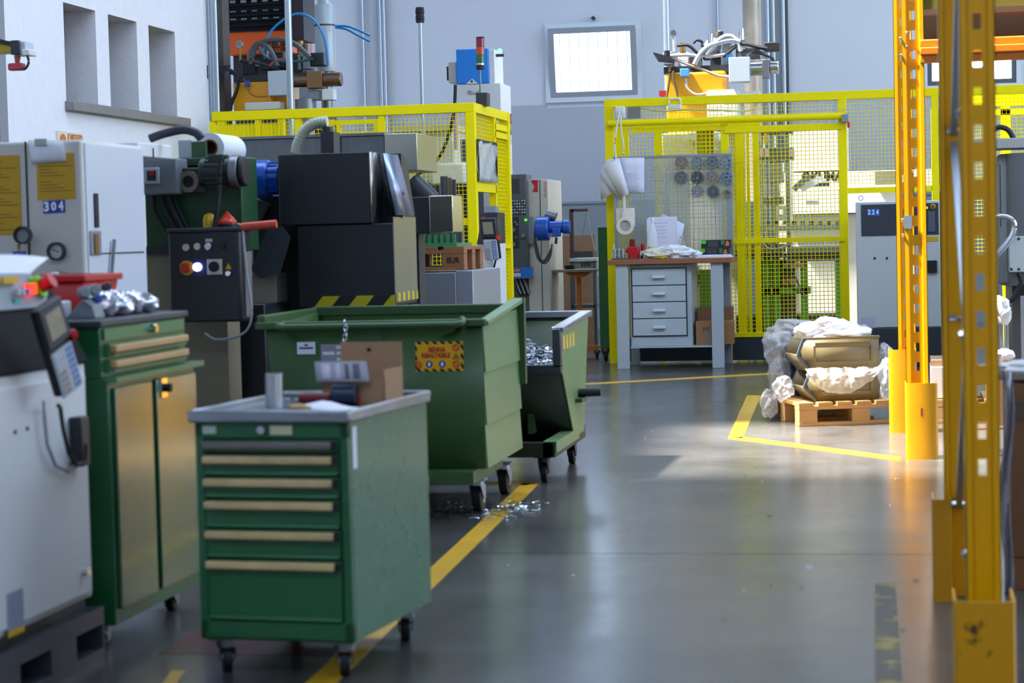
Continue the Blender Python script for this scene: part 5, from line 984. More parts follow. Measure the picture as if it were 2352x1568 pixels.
MB().box(q_[0] + .02, q_[1] - .02, NY + .2, NY + .8, 0, .1).build('plinth', DARK, cn); MB().prism([(at(1215, 412, NY).x, at(1215, 413, NY).z), (at(1231, 412, NY).x, at(1231, 412, NY).z), (at(1231, 440, NY).x, at(1231, 440, NY).z), (at(1219, 440, NY).x, at(1219, 440, NY).z), (at(1224, 428, NY).x, at(1224, 428, NY).z)], 'y', NY + .092, NY + .098).build('red_logo', M('logo_red', '#d0202c', .5), cn)
for k in range(6): p = at(1252, 420 + 6 * k, NY + .1); MB().box(p.x - .008, p.x + .012, NY + .093, NY + .098, p.z - .008, p.z + .006).build('pink_glyph', M('glyph_pink', '#d890a0', .6), cn)
q_ = R(1176, 640, 1212, 720, NY + .05); MB().box(q_[0], q_[1], NY + .12, NY + .5, 0, q_[3]).build('under_box', M('under_grey', '#6a6a68', .5), cn)
for k in range(3): MB().tube(pxpath([(1183 + 9 * k, 640), (1188 + 10 * k, 656), (1196 + 9 * k, 675)], NY + .08), .02, 8).build('flexible_conduit', DSTEEL, cn)
q_ = R(1211, 498, 1225, 560, NY + .05); MB().box(q_[0], q_[1], NY + .04, NY + .1, q_[2], q_[3]).build('grey_flap', MGREY, cn)
# blue blower
bw = thing('blue_blower', 'blue blower with motor fixed beside the machine console', 'blower', at(1270, 530, 18.9)); WYB = 18.9
c_ = at(1248, 525, WYB); MB().cyl((at(1232, 525, WYB).x, WYB, c_.z), (at(1262, 525, WYB).x, WYB, c_.z), .11, n=32).build('fan_casing', BLUE, bw, bev=.012)
c2 = at(1285, 521, WYB); MB().cyl((at(1262, 521, WYB).x, WYB, c2.z), (at(1293, 521, WYB).x, WYB, c2.z), .055).build('motor', BLUE, bw, bev=.006); MB().cyl((at(1293, 521, WYB).x, WYB, c2.z), (at(1309, 521, WYB).x, WYB, c2.z), .064).build('fan_cover', BLUE, bw, bev=.01); q_ = R(1269, 524, 1287, 543, WYB - .05); MB().box(q_[0], q_[1], WYB - .07, WYB, q_[2], q_[3]).build('terminal_box', BLUE, bw, bev=.005)
p = at(1264, 492, WYB + .1); MB().cyl((p.x - .04, WYB + .1, p.z), (p.x + .05, WYB + .1, p.z - .03), .05).build('outlet_elbow', DSTEEL, bw)
for k in range(3): MB().tube(pxpath([(1230 + 2 * k, 510), (1228 + 2 * k, 550), (1234 + 4 * k, 590), (1250, 605 - 4 * k), (1264, 590 - 8 * k), (1268, 560)], WYB - .03 - .02 * k), .008, 6).build('looped_cable', HOSE, bw)
MB().tube(pxpath([(1278, 545), (1277, 560)], WYB - .06), .012).build('gland', RUB, bw); MB().box(at(1240, 560, WYB).x, at(1256, 560, WYB).x, WYB + .1, NY + .12, at(1248, 545, WYB).z, at(1248, 515, WYB).z).build('mount', DARK, bw)
# wooden board, gallows frame, orange stand, trolley
q_ = R(1268, 541, 1368, 722, 22.5); tag(MB().box(q_[0], q_[1], 22.5, 22.55, 0, q_[3]).build('wooden_board', M('old_board', '#8a6a50', .7, var=.4, scale=6)), 'large brown wooden board leaning behind the orange stand', 'board')
gf = thing('gallows_frame', 'thin dark scale frame with hanging wires behind the orange stand', 'frame', at(1312, 720, 21.5)); b = MB(); p0, p1 = at(1312, 480, 21.5), at(1350, 480, 21.5); b.box(p0.x - .02, p0.x + .02, 21.48, 21.52, 0, p0.z); b.box(p0.x, p1.x, 21.48, 21.52, p0.z - .03, p0.z); b.build('frame', M('frame_brown', '#4a3436', .6), gf)
h_ = at(1348, 488, 21.5)
for px in (1330, 1366): MB().tube([h_, at(px, 575, 21.5)], .006, 6).build('wire', DSTEEL, gf)
q_ = R(1322, 576, 1368, 592, 21.5); MB().box(q_[0], q_[1], 21.3, 21.6, q_[2], q_[3]).build('hanging_tray', M('tray_dark', '#4a423e', .6), gf)
gt = thing('grey_trolley', 'grey metal trolley table behind the orange stand', 'trolley', at(1345, 720, 20.6)); q_ = R(1308, 593, 1372, 600, 20.6); MB().box(q_[0], q_[1], 20.6, 21.1, q_[2], q_[3]).build('table_top', GREY, gt); q2 = R(1310, 600, 1370, 634, 20.62); MB().box(q2[0], q2[1], 20.64, 21.05, q2[2], q2[3]).build('apron', M('apron_grey', '#9a9a98', .5), gt)
for px in (1313, 1366): x_ = at(px, 650, 20.62).x; [MB().box(x_ - .015, x_ + .015, y_, y_ + .03, 0.0, q_[2]).build('leg', M('leg_blue_grey', '#56606c', .5), gt) for y_ in (20.62, 21.05)]
z_ = at(1340, 700, 20.62).z; MB().box(at(1313, 700, 20.6).x, at(1366, 700, 20.6).x, 20.62, 21.07, z_ - .03, z_).build('lower_shelf', M('leg_blue_grey', '#56606c'), gt)
q3 = R(1335, 602, 1355, 612, 20.6)
for k in range(4): MB().box(q3[0] + k * .025, q3[0] + k * .025 + .016, 20.59, 20.6, q3[2], q3[3]).build('vent_slot', DARK, gt)
os_ = thing('orange_stand', 'orange pedestal stand with a flat tray left of the workbench', 'stand', at(1330, 745, 19.9)); SY = 19.9
q_ = R(1276, 618, 1372, 624, SY); MB().box(q_[0], q_[1], SY - .2, SY + .2, q_[2], q_[3]).build('tray', M('tray_tan', '#8d7d74', .5), os_, bev=.004); xm = at(1330, 640, SY).x
MB().prism([(at(1300, 624, SY).x, q_[2]), (at(1360, 624, SY).x, q_[2]), (at(1342, 634, SY).x, q_[2] - .05), (at(1318, 634, SY).x, q_[2] - .05)], 'y', SY - .1, SY + .1).build('bracket', M('stand_orange', '#d8740c', .4), os_); MB().cyl((xm, SY, .12), (xm, SY, q_[2] - .04), .022).build('column', M('stand_orange', '#d8740c'), os_)
MB().box(xm - .13, xm + .18, SY - .04, SY + .04, .08, .12).build('foot', M('stand_orange', '#d8740c'), os_); MB().box(xm - .03, xm + .03, SY - .22, SY + .22, .08, .115).build('foot', M('stand_orange', '#d8740c'), os_)
for dx in (-.1, .16): caster(os_, xm + dx, SY, .08, .032, .02)
for k in range(5): tag(MB().box(q_[0] + .1 + k * .018, q_[0] + .112 + k * .018, SY - .05, SY + .05, q_[3], q_[3] + .04).build('dark_clip', RUB), 'small dark part on the orange stand tray', 'part', 'dark parts on stand tray')
tag(MB().box(at(1400, 540, 21).x - .9, at(1400, 540, 21).x, 23.2, 23.26, at(1350, 490, 23).z, at(1350, 484, 23).z).build('cable_bundle', RUB), 'black cable bundle along the back wall right of blower', 'cable') if False else None
# small things glimpsed between chute and hopper
gq = thing('orange_crate', 'orange and grey crate glimpsed between chute and black hopper', 'crate', at(668, 705, 13.2)); q_ = R(640, 665, 684, 706, 13.2); MB().box(q_[0] - .1, q_[1], 13.2, 13.6, 0, q_[3]).build('crate_body', M('crate_orange', '#b8501c', .6, var=.3), gq, bev=.004); MB().box(q_[1], q_[1] + .03, 13.2, 13.6, 0, q_[3]).build('pale_edge', GREY, gq); text('C-34', .07, INK, gq, ((q_[0] + q_[1]) / 2 + .02, 13.198, (q_[2] + q_[3]) / 2), width=.07)
gs = thing('grey_shelf', 'grey shelf unit glimpsed right of the shredder chute', 'shelf', at(675, 640, 13.8)); q_ = R(650, 570, 690, 640, 13.8); MB().box(q_[0] - .2, q_[1] + .2, 13.8, 14.1, 0, q_[3]).build('unit', M('shelf_mauve', '#8c8488', .5), gs); MB().box(q_[0] - .2, q_[1] + .2, 13.78, 13.82, q_[2] + .1, q_[2] + .13).build('shelf_edge', DARK, gs); MB().box(q_[0] - .2, q_[1] + .2, 13.78, 14.1, q_[3], q_[3] + .03).build('yellow_strip', FENCE, gs)
# ================================================================== workbench
WY0 = 18.2; wbz = at(1540, 594, WY0).z
wk = thing('workbench', 'grey steel workbench with wooden top and four drawers', 'workbench', at(1540, 845, WY0))
bx0, bx1 = at(1396, 598, WY0).x, at(1681, 598, WY0).x; wk.location.z = 0
MB().box(bx0, bx1, WY0 - .03, WY0 + .66, wbz - .045, wbz).build('bench_top', BENCH, wk, bev=.004)
LEGM = M('bench_grey', '#b4bfc8', .45, var=.12)
for (pa, pb_) in ((1416, 1444), (1634, 1662)):
    xa, xb_ = at(pa, 730, WY0).x, at(pb_, 730, WY0).x
    MB().box(xa, xb_, WY0, WY0 + .05, 0, wbz - .045).build('leg', LEGM, wk, bev=.004); MB().box(xa + .05, xb_ + .02, WY0 + .57, WY0 + .62, 0, wbz - .045).build('leg', M('bench_grey_shaded', '#9aa6b4', .45), wk, bev=.004)  # rear legs in a darker bench grey, shade painted into the colour
xa, xb_ = at(1446, 700, WY0).x, at(1588, 700, WY0).x; zt_, zb_ = wbz - .05, at(1520, 795, WY0).z
MB().box(xa, xb_, WY0 + .06, WY0 + .6, zb_, zt_).build('carcass', LEGM, wk, bev=.003)
d0, d1 = at(1454, 700, WY0 + .06).x, at(1576, 700, WY0 + .06).x
zz = [at(1515, y, WY0 + .06).z for y in (616, 655, 693, 731, 771)]
for k in range(4):
    dd_ = MB().box(d0, d1, WY0 + .04, WY0 + .06, zz[k + 1] + .004, zz[k] - .004).build('drawer', M('drawer_grey', '#bac5cf', .45, var=.1), wk, bev=.003)
    zc_ = (zz[k] + zz[k + 1]) / 2; xm = (d0 + d1) / 2; MB().box(xm - .055, xm + .055, WY0 + .005, WY0 + .04, zc_ - .012, zc_ + .012).build('handle', WHITE, dd_, bev=.004)
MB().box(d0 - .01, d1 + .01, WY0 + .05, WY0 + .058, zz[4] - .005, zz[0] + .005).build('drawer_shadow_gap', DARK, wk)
MB().box(xa, at(1640, 790, WY0).x, WY0 + .02, WY0 + .6, zb_ - .015, zb_).build('lower_shelf', LEGM, wk)
# perforated back board
def perforated():
    m = bpy.data.materials.new('perforated_sheet'); m.use_nodes = True; nt = m.node_tree; b = nt.nodes['Principled BSDF']; b.inputs['Base Color'].default_value = lin('#a9b2b8'); b.inputs['Roughness'].default_value = .45; b.inputs['Metallic'].default_value = .3
    tc = nt.nodes.new('ShaderNodeTexCoord'); mp = nt.nodes.new('ShaderNodeMapping'); mp.inputs['Scale'].default_value = (80, 80, 80); fr = nt.nodes.new('ShaderNodeVectorMath'); fr.operation = 'FRACTION'; sb_ = nt.nodes.new('ShaderNodeVectorMath'); sb_.operation = 'SUBTRACT'; sb_.inputs[1].default_value = (.5, 0, .5)
    mu = nt.nodes.new('ShaderNodeVectorMath'); mu.operation = 'MULTIPLY'; mu.inputs[1].default_value = (1, 0, 1); ln = nt.nodes.new('ShaderNodeVectorMath'); ln.operation = 'LENGTH'; gt_ = nt.nodes.new('ShaderNodeMath'); gt_.operation = 'GREATER_THAN'; gt_.inputs[1].default_value = .36
    nt.links.new(tc.outputs['Object'], mp.inputs[0]); nt.links.new(mp.outputs[0], fr.inputs[0]); nt.links.new(fr.outputs[0], sb_.inputs[0]); nt.links.new(sb_.outputs[0], mu.inputs[0]); nt.links.new(mu.outputs[0], ln.inputs[0]); nt.links.new(ln.outputs['Value'], gt_.inputs[0]); nt.links.new(gt_.outputs[0], b.inputs['Alpha'])
    return m
PBY = WY0 + .6; px0, px1 = at(1410, 470, PBY).x, at(1682, 470, PBY).x; pz = at(1545, 356, PBY).z
pgb = thing('tool_board', 'perforated grey tool board standing behind the workbench top', 'tool board', ((px0 + px1) / 2, PBY, wbz))
MB().box(px0, px1, PBY, PBY + .003, wbz + .002, pz).build('perforated_sheet', perforated(), pgb)
b = MB(); b.box(px0, px1, PBY - .012, PBY + .012, pz - .02, pz); b.box(px1 - .05, px1, PBY - .004, PBY + .015, wbz, pz); b.box(px0, px0 + .03, PBY - .004, PBY + .015, wbz, pz); b.build('frame', M('board_frame', '#9aa3aa', .4, .4), pgb)
for x_ in (px0 + .01, px1 - .03): MB().box(x_, x_ + .02, PBY - .005, PBY + .01, pz, pz + .05).build('bracket', GREY, pgb)
GC = ['#988a82', '#8c98a8', '#7c8694', '#929eb0', '#767c82', '#4e5c68', '#989088', '#7e90ac', '#8c98a6', '#5c6c74', '#8a8478']
GP = [(1565, 373), (1601, 374), (1636, 372), (1665, 373), (1564, 408), (1601, 408), (1635, 407), (1668, 408), (1601, 439), (1638, 440), (1670, 444)]
GW = ['brown-grey toothed disc, first in the top row of the board', 'dense blue-grey disc, second in the top row of the board', 'six-holed grey disc, third in the top row of the board', 'pale toothed disc, last in the top row of the board', 'six-holed dull disc, first in the middle row of the board', 'dark steel disc, second in the middle row of the board', 'pale brownish disc, third in the middle row of the board', 'blue toothed disc, last in the middle row of the board', 'small grey disc, first in the bottom row of the board', 'dark green-grey disc, second in the bottom row of the board', 'small dark ring, last in the bottom row of the board']
for k, (px, py) in enumerate(GP):
    p = at(px, py, PBY - .03); r = .06 if k < 8 else (.056 if k < 10 else .036); m_ = M('gear_%d' % k, GC[k], .4, .3, var=.3, scale=20)
    gq = thing('toothed_disc', GW[k], 'gear', (p.x, PBY, p.z), group='discs on the tool board')
    MB().ring((p.x, PBY, p.z), r * .78 if k != 10 else r * .6, r, -.04, -.005, teeth=16 + 2 * (k % 4) if k in (0, 1, 3, 5, 7, 8, 9) else 0).build('toothed_rim', m_, gq)
    if k != 10:
        MB().ring((p.x, PBY, p.z), r * .26, r * .48, -.04, -.008, 20).build('hub', m_, gq)
        for j in range(6): t = j * math.pi / 3 + k; c_, s_ = math.cos(t), math.sin(t); MB().bar((p.x + r * .45 * c_, PBY - .025, p.z + r * .45 * s_), (p.x + r * .8 * c_, PBY - .025, p.z + r * .8 * s_), r * .22, .03).build('spoke', m_, gq)
# papers hung at the left of the board
g_ = [[at(1424 + 56 * j / 3, 362 + 80 * i / 4, PBY - .02 - .006 * math.sin(i + j)) for j in range(4)] for i in range(5)]
sheet1 = tag(MB().sheet(g_).build('pinned_sheet', M('paper_lilac', '#e2e2f4', .7, var=.04), solid=.001), 'flat pale sheet with print pinned on the tool board', 'paper')
for k in range(6): a_ = at(1436, 398 + 6 * k, PBY - .032); MB().box(a_.x, a_.x + .1 + .02 * (k % 3), PBY - .0345, PBY - .034, a_.z - .003, a_.z).build('print_line', M('print_pink', '#b9a4c4', .7, var=0), sheet1)
def poly_sheet(name, pts, Y, label, cat, mat=PAPER):
    b = MB(); v = [at(x, y, Y + .006 * i) for i, (x, y) in enumerate(pts)]; b.add(v, [tuple(range(len(v)))]); return tag(b.build(name, mat, solid=.002), label, cat)
poly_sheet('hanging_sheet', [(1395, 366), (1378, 395), (1380, 460), (1404, 446), (1440, 395), (1418, 362)], PBY - .03, 'lowest white sheet of the fan hung by the board corner', 'paper')
poly_sheet('hanging_sheet', [(1412, 365), (1380, 390), (1376, 402), (1424, 459), (1438, 438)], PBY - .05, 'middle folded sheet of the fan hung by the board corner', 'paper', M('paper_cool', '#dcdfee', .7, var=.05))
poly_sheet('hanging_sheet', [(1422, 362), (1386, 384), (1428, 452), (1445, 446)], PBY - .07, 'topmost long sheet of the fan hung by the board corner', 'paper')
# magnifier lamp
ml = thing('magnifier_lamp', 'white round magnifier lamp standing on the workbench', 'lamp', at(1437, 590, WY0 + .4)); LYY = WY0 + .35; IV = M('ivory_plastic', '#e6dcd0', .4, var=.05)
c_ = at(1436, 519, LYY); MB().ring((c_.x, LYY, c_.z), .048, .08, -.02, .02, 28).build('lamp_ring', IV, ml, bev=.004); MB().cyl((c_.x, LYY - .004, c_.z), (c_.x, LYY + .004, c_.z), .049).build('lens', M('lens_grey', '#b8b0b4', .15), ml)
q_ = R(1415, 478, 1458, 520, LYY + .03); MB().box(q_[0], q_[1], LYY + .03, LYY + .04, q_[2], q_[3]).build('shade_plate', IV, ml, bev=.006); q_ = R(1429, 486, 1442, 504, LYY); MB().box(q_[0], q_[1], LYY - .01, LYY + .02, q_[2], q_[3]).build('neck', IV, ml, bev=.003)
MB().bar(at(1434, 452, LYY), at(1435, 490, LYY), .024, .02).build('arm', WHITE, ml); MB().tube(pxpath([(1434, 455), (1422, 400), (1412, 330), (1424, 250)], LYY + .2), .008).build('cord', WHITE, ml)
MB().bar(at(1411, 560, LYY + .1), at(1407, 590, LYY + .1), .008, .012).build('stand', WHITE, ml)
# things on the bench
def bz(px, Y=WY0 + .2): return at(px, 590, Y).x
def bottle(name, label, px, Y, h, r, cap, lab):
    o = thing(name, label, 'bottle', (bz(px, Y), Y, wbz)); c_ = (bz(px, Y), Y, wbz + .001)
    MB().lathe([(r * .9, 0), (r, .01), (r, h * .35), (r * .9, h * .4), (r, h * .45), (r, h * .62), (r * .55, h * .8), (r * .32, h * .88), (r * .32, h * .95)], c_, 'z', 20).build('body', GLASS if not lab else M('clear_bottle', '#e8f0f6', .05, alpha=.35, var=0), o)
    MB().cyl((c_[0], Y, wbz + h * .93), (c_[0], Y, wbz + h), r * .4, n=14).build('cap', cap, o)
    if lab: MB().lathe([(r * 1.01, h * .12), (r * 1.01, h * .3)], c_, 'z', 20).build('label', M('bottle_label', '#d8c858', .5), o)
bottle('water_bottle', 'large clear plastic bottle with yellow label on the workbench', 1500, WY0 + .2, .36, .045, WHITE, True)
bottle('water_bottle', 'small clear bottle with pink cap on the workbench', 1567, WY0 + .3, .19, .034, M('cap_pink', '#e88ca0', .4), False)
bk_ = thing('document_stand', 'stack of papers in an upright stand on the workbench', 'papers', (bz(1520), WY0 + .45, wbz))
for k, (q, m_) in enumerate((((1486, 501, 1552, 574), M('paper_lilac', '#e2e2f4')), ((1490, 498, 1556, 574), PAPER))):
    r_ = R(*q, WY0 + .45 + .02 * k); MB().box(r_[0], r_[1], WY0 + .45 + .02 * k, WY0 + .455 + .02 * k, wbz, r_[3]).build('paper', m_, bk_)
MB().add([at(x, y, WY0 + .5) for x, y in ((1521, 490), (1548, 503), (1572, 515), (1560, 575), (1510, 575))], [(0, 1, 2, 3, 4)]).build('paper', M('paper_cool', '#dcdfee'), bk_, solid=.002)
for k in range(5): a_ = at(1502, 512 + 8 * k, WY0 + .449); MB().box(a_.x, a_.x + .12 - .02 * (k % 2), WY0 + .4485, WY0 + .4495, a_.z - .004, a_.z).build('print_line', M('print_grey', '#a9a9bc', .7, var=0), bk_)
tag(crumple((bz(1552, WY0 + .1), WY0 + .12, wbz + .045), (.17, .1, .06), 9, .6, 2.2, 60, 34, flat=-.044).build('white_bag', FILMW), 'crumpled white plastic bag in the middle of the workbench', 'bag')
tag(crumple((bz(1513, WY0 + .08), WY0 + .08, wbz + .04), (.12, .06, .045), 12, .8, 2.6, 44, 26, flat=-.039).build('work_gloves', M('glove_white', '#e2ddd2', .8, var=.2)), 'pair of white work gloves with yellow cuffs on workbench', 'gloves')
tag(crumple((bz(1517, WY0 + .02), WY0 + .02, wbz + .018), (.06, .035, .02), 15, .4, 4, 18, 10, flat=-.017).build('yellow_cord', M('cord_yellow', '#d8b850', .6)), 'tangle of yellowish cord at the workbench front edge', 'cord')
tag(crumple((bz(1590, WY0 + .25), WY0 + .25, wbz + .04), (.05, .05, .035), 17, .3, 3, 16, 10, flat=-.039).build('green_cloth', M('cloth_lime', '#3fd838', .6)), 'lime green cloth on the workbench beside the white bag', 'cloth')
for k in range(2):
    gx = thing('glove_box', ['lower', 'upper'][k] + ' black and green glove box stacked on the workbench', 'box', (bz(1642), WY0 + .45, wbz + .075 * k))
    x0_, x1_ = bz(1608 + 3 * k, WY0 + .4), bz(1674 + 5 * k, WY0 + .4); z0_ = wbz + .065 + .075 * k - .06; MB().box(x0_, x1_, WY0 + .4, WY0 + .54, z0_, z0_ + .072).build('carton', M('carton_black', '#1b1d22', .5), gx, bev=.002)
    MB().box(x0_, x0_ + .045, WY0 + .397, WY0 + .4, z0_ + .04, z0_ + .07).build('green_print', M('print_green', '#4fd030', .5), gx); MB().box(x1_ - .085, x1_ - .055, WY0 + .397, WY0 + .4, z0_ + .03, z0_ + .07).build('green_print', M('print_dark_green', '#3c7a50', .5), gx)
    MB().prism([(x1_ - .05, z0_ + .015), (x1_ - .012, z0_ + .02), (x1_ - .018, z0_ + .06), (x1_ - .04, z0_ + .062)], 'y', WY0 + .397, WY0 + .4).build('orange_print', M('print_orange', '#d87848', .5), gx); MB().box(x0_ + .06, x0_ + .15, WY0 + .398, WY0 + .4, z0_ + .01, z0_ + .064).build('grey_print', M('print_slate', '#3e4248', .5), gx)
for k, (q, z_) in enumerate((((1598, 1680), .004), ((1604, 1676), .016))): tag(MB().box(bz(q[0], WY0 + .1), bz(q[1], WY0 + .1), WY0 + .03 + .02 * k, WY0 + .3, wbz + z_ - .003, wbz + z_ + .008).build('paper_pile', [PAPER, M('paper_cool', '#dcdfee')][k]), ['lower', 'upper'][k] + ' pile of flat papers at the right of the workbench', 'papers')
vs_ = thing('red_clamp', 'red hand clamp at the left of the workbench', 'clamp', (bz(1455), WY0 + .25, wbz)); q_ = R(1443, 566, 1468, 586, WY0 + .25); MB().box(q_[0], q_[1], WY0 + .2, WY0 + .3, wbz + .003, q_[3]).build('body', RED, vs_, bev=.008); q_ = R(1446, 549, 1458, 566, WY0 + .25); MB().box(q_[0], q_[1], WY0 + .23, WY0 + .28, q_[2], q_[3]).build('jaw', M('clamp_dark_red', '#7a1018', .4), vs_, bev=.004); MB().cyl(at(1438, 575, WY0 + .24), at(1444, 575, WY0 + .24), .02).build('knob', RED, vs_)
q_ = R(1472, 560, 1482, 585, WY0 + .3); rc_ = thing('red_can', 'small dark red can on the workbench left of papers', 'can', (bz(1477), WY0 + .3, wbz)); MB().cyl(((q_[0] + q_[1]) / 2, WY0 + .3, wbz + .002), ((q_[0] + q_[1]) / 2, WY0 + .3, wbz + .06), .022).build('can', M('can_dark', '#2a2030', .4), rc_); MB().cyl(((q_[0] + q_[1]) / 2, WY0 + .3, wbz + .06), ((q_[0] + q_[1]) / 2, WY0 + .3, q_[3]), .02).build('lid', RED, rc_)
for k, px in enumerate((1413, 1421, 1430)): tag(MB().cyl((bz(px, WY0 + .1), WY0 + .08 + .02 * k, wbz + .012), (bz(px, WY0 + .1), WY0 + .08 + .02 * k, wbz + .095), .018).build('steel_cylinder', STEEL, bev=.003), ['left', 'middle', 'right'][k] + ' steel cylinder of three standing at the workbench left end', 'part')
tag(MB().box(bz(1410), bz(1470), WY0 + .02, WY0 + .18, wbz, wbz + .01).build('steel_plate', M('plate_dark', '#5a5450', .4, .6), bev=.002), 'dark steel plate under the three steel cylinders', 'plate')
# cartons under the bench
for k, (q, Y_, m_, lb) in enumerate((((1598, 737, 1684, 781), WY0 + .12, CARD, 'cardboard carton on the lower shelf of the workbench'), ((1602, 706, 1680, 740), WY0 + .3, CARDD, 'darker carton behind and above the shelf carton'))):
    r_ = R(*q, Y_); c_ = thing('carton', lb, 'box', ((r_[0] + r_[1]) / 2, Y_, zb_)); MB().box(r_[0], r_[1], Y_, Y_ + .17 + .1 * k, zb_ + .001, r_[3]).build('carton_body', M('carton_tan', '#a5774f', .8) if k == 0 else CARDD, c_, bev=.003)
    if k == 0: text('MI', .06, M('carton_ink', '#5e4632', .8, var=0), c_, (at(1622, 757, Y_).x, Y_ - .001, at(1622, 757, Y_).z)); MB().box(at(1620, 760, Y_).x, at(1634, 760, Y_).x, Y_ - .002, Y_, zb_ + .002, at(1625, 759, Y_).z).build('carton_label', M('label_brown_grey', '#8d7f74', .7), c_)
# green cabinet on casters left of the bench
g2 = thing('green_locker', 'narrow dark green locker on casters left of the workbench', 'locker', at(1395, 825, 19.5)); r_ = R(1376, 522, 1411, 800, 19.4)
MB().box(r_[0], r_[1], 19.4, 19.9, r_[2], r_[3]).build('body', GREEN, g2, bev=.005); MB().box(r_[0] - .01, r_[1] + .01, 19.39, 19.91, r_[3], r_[3] + .012).build('top', M('pale_blue_top', '#a9c8e0', .4), g2)
for x_ in (r_[0] + .04, r_[1] - .04):
    for y_ in (19.46, 19.84): caster(g2, x_, y_, r_[2], .05, .03)
# ================================================================== right safety fence with gate
FY = 18.98
fz = at(1690, 218, FY).z; fx0 = at(1404, 500, FY).x; fx1 = 3.6
rf2 = thing('safety_fence', 'yellow mesh safety fence with gate behind the workbench', 'fence', (at(1700, 500, FY).x, FY, 0))
MB().box(fx0 - .04, fx1, FY - .03, FY + .03, fz - .075, fz).build('top_rail', FENCE, rf2, bev=.004)
for px, w_ in ((1404, .08), (1668, .07), (1938, .075), (2150, .06)):
    x_ = at(px, 480, FY).x; MB().box(x_ - w_ / 2, x_ + w_ / 2, FY - .035, FY + .035, 0, fz - .075 if px != 1668 else at(1668, 285, FY).z).build('post', FENCE, rf2, bev=.003)
x_ = fx1 - .05; MB().box(x_ - .03, x_ + .03, FY - .03, FY + .03, 0, fz - .075).build('post', FENCE, rf2)
xg0, xg1 = at(1668, 480, FY).x, at(1938, 480, FY).x
zr_ = at(1690, 274, FY - .08).z; MB().tube([(fx0, FY - .08, zr_), (xg1 + .02, FY - .08, zr_)], .03, 14).build('sliding_rail', FENCE, rf2)
zg = at(1800, 287, FY).z; MB().box(xg0, xg1, FY - .05, FY - .01, zg - .06, zg).build('gate_top', FENCE, rf2, bev=.003); zm_ = at(1800, 548, FY).z; MB().box(at(1684, 548, FY).x, xg1, FY - .06, FY - .02, zm_ - .035, zm_ + .01).build('mid_rail', FENCE, rf2, bev=.003)
zb_ = at(1800, 762, FY).z; MB().box(xg0, xg1, FY - .03, FY + .01, zb_ - .04, zb_).build('bottom_rail', FENCE, rf2)
zs_ = at(2000, 430, FY).z; MB().box(xg1, fx1, FY - .025, FY + .025, zs_ - .05, zs_).build('mid_rail', FENCE, rf2)
MB().box(fx0, xg1, FY - .02, FY + .03, .02, zb_ - .04).build('kick_plate', M('kick_dark', '#26303a', .4), rf2, bev=.004)
b_ = at(1941, 268, FY - .06); MB().box(b_.x - .03, b_.x + .03, FY - .12, FY - .03, b_.z - .05, b_.z + .02).build('lock_block', MGREY, rf2, bev=.004); MB().box(b_.x + .02, b_.x + .04, FY - .12, FY - .08, b_.z - .1, b_.z - .05).build('lock_tag', RED, rf2); b = MB(); b.ring((b_.x - .01, FY - .08, b_.z + .03), .035, .042, -.004, .004, 20); b.build('lock_ring', CHROME, rf2)
wire_mesh('wire_mesh', (fx0, FY, .3), (1, 0, 0), (0, 0, 1), xg0 - fx0, fz - .38, .034, .0042, rf2)
wire_mesh('wire_mesh', (xg0, FY - .02, zb_), (1, 0, 0), (0, 0, 1), xg1 - xg0, zg - zb_, .036, .0052, rf2)
wire_mesh('wire_mesh', (xg0, FY + .01, zg), (1, 0, 0), (0, 0, 1), xg1 - xg0, fz - zg - .07, .034, .0042, rf2)
wire_mesh('wire_mesh', (xg1, FY, zs_), (1, 0, 0), (0, 0, 1), fx1 - xg1, fz - zs_ - .07, .034, .0042, rf2)
# socket, plate and lamp hooked on the fence
so_ = thing('socket_box', 'white socket box with lead at the top left of right fence', 'socket', at(1425, 262, FY - .1)); q_ = R(1414, 245, 1436, 272, FY - .06); MB().box(q_[0], q_[1], FY - .1, FY - .035, q_[2], q_[3]).build('case', WHITE, so_, bev=.008); p = at(1425, 259, FY - .1); MB().cyl((p.x, FY - .13, p.z), (p.x, FY - .1, p.z), .025).build('plug', CREAM, so_); MB().tube(pxpath([(1425, 262), (1427, 300), (1432, 330), (1432, 356)], FY - .14), .008).build('lead', WHITE, so_)
q_ = R(1441, 246, 1471, 272, FY - .05); tag(MB().box(q_[0], q_[1], FY - .05, FY - .04, q_[2], q_[3]).build('grey_plate', M('plate_mid_grey', '#7c7a78', .5)), 'plain grey plate on the fence beside the white socket', 'plate')
wl_ = thing('hook_bracket', 'white hooked bracket over the right fence top rail', 'bracket', at(1548, 250, FY - .05)); MB().tube(pxpath([(1536, 248), (1537, 230), (1542, 227), (1558, 227), (1563, 231), (1564, 248)], FY - .05), .008).build('hook', WHITE, wl_); q_ = R(1534, 241, 1564, 251, FY - .05); MB().box(q_[0], q_[1], FY - .09, FY - .04, q_[2], q_[3]).build('housing', WHITE, wl_, bev=.004)
tag(MB().tube(pxpath([(1470, 248), (1520, 255), (1580, 252), (1650, 253), (1710, 255), (1735, 248), (1738, 236)], FY + .05), .008).build('white_lead', M('white_lead', '#d8d8d4', .5)), 'white lead drooping along the right fence top', 'cable')

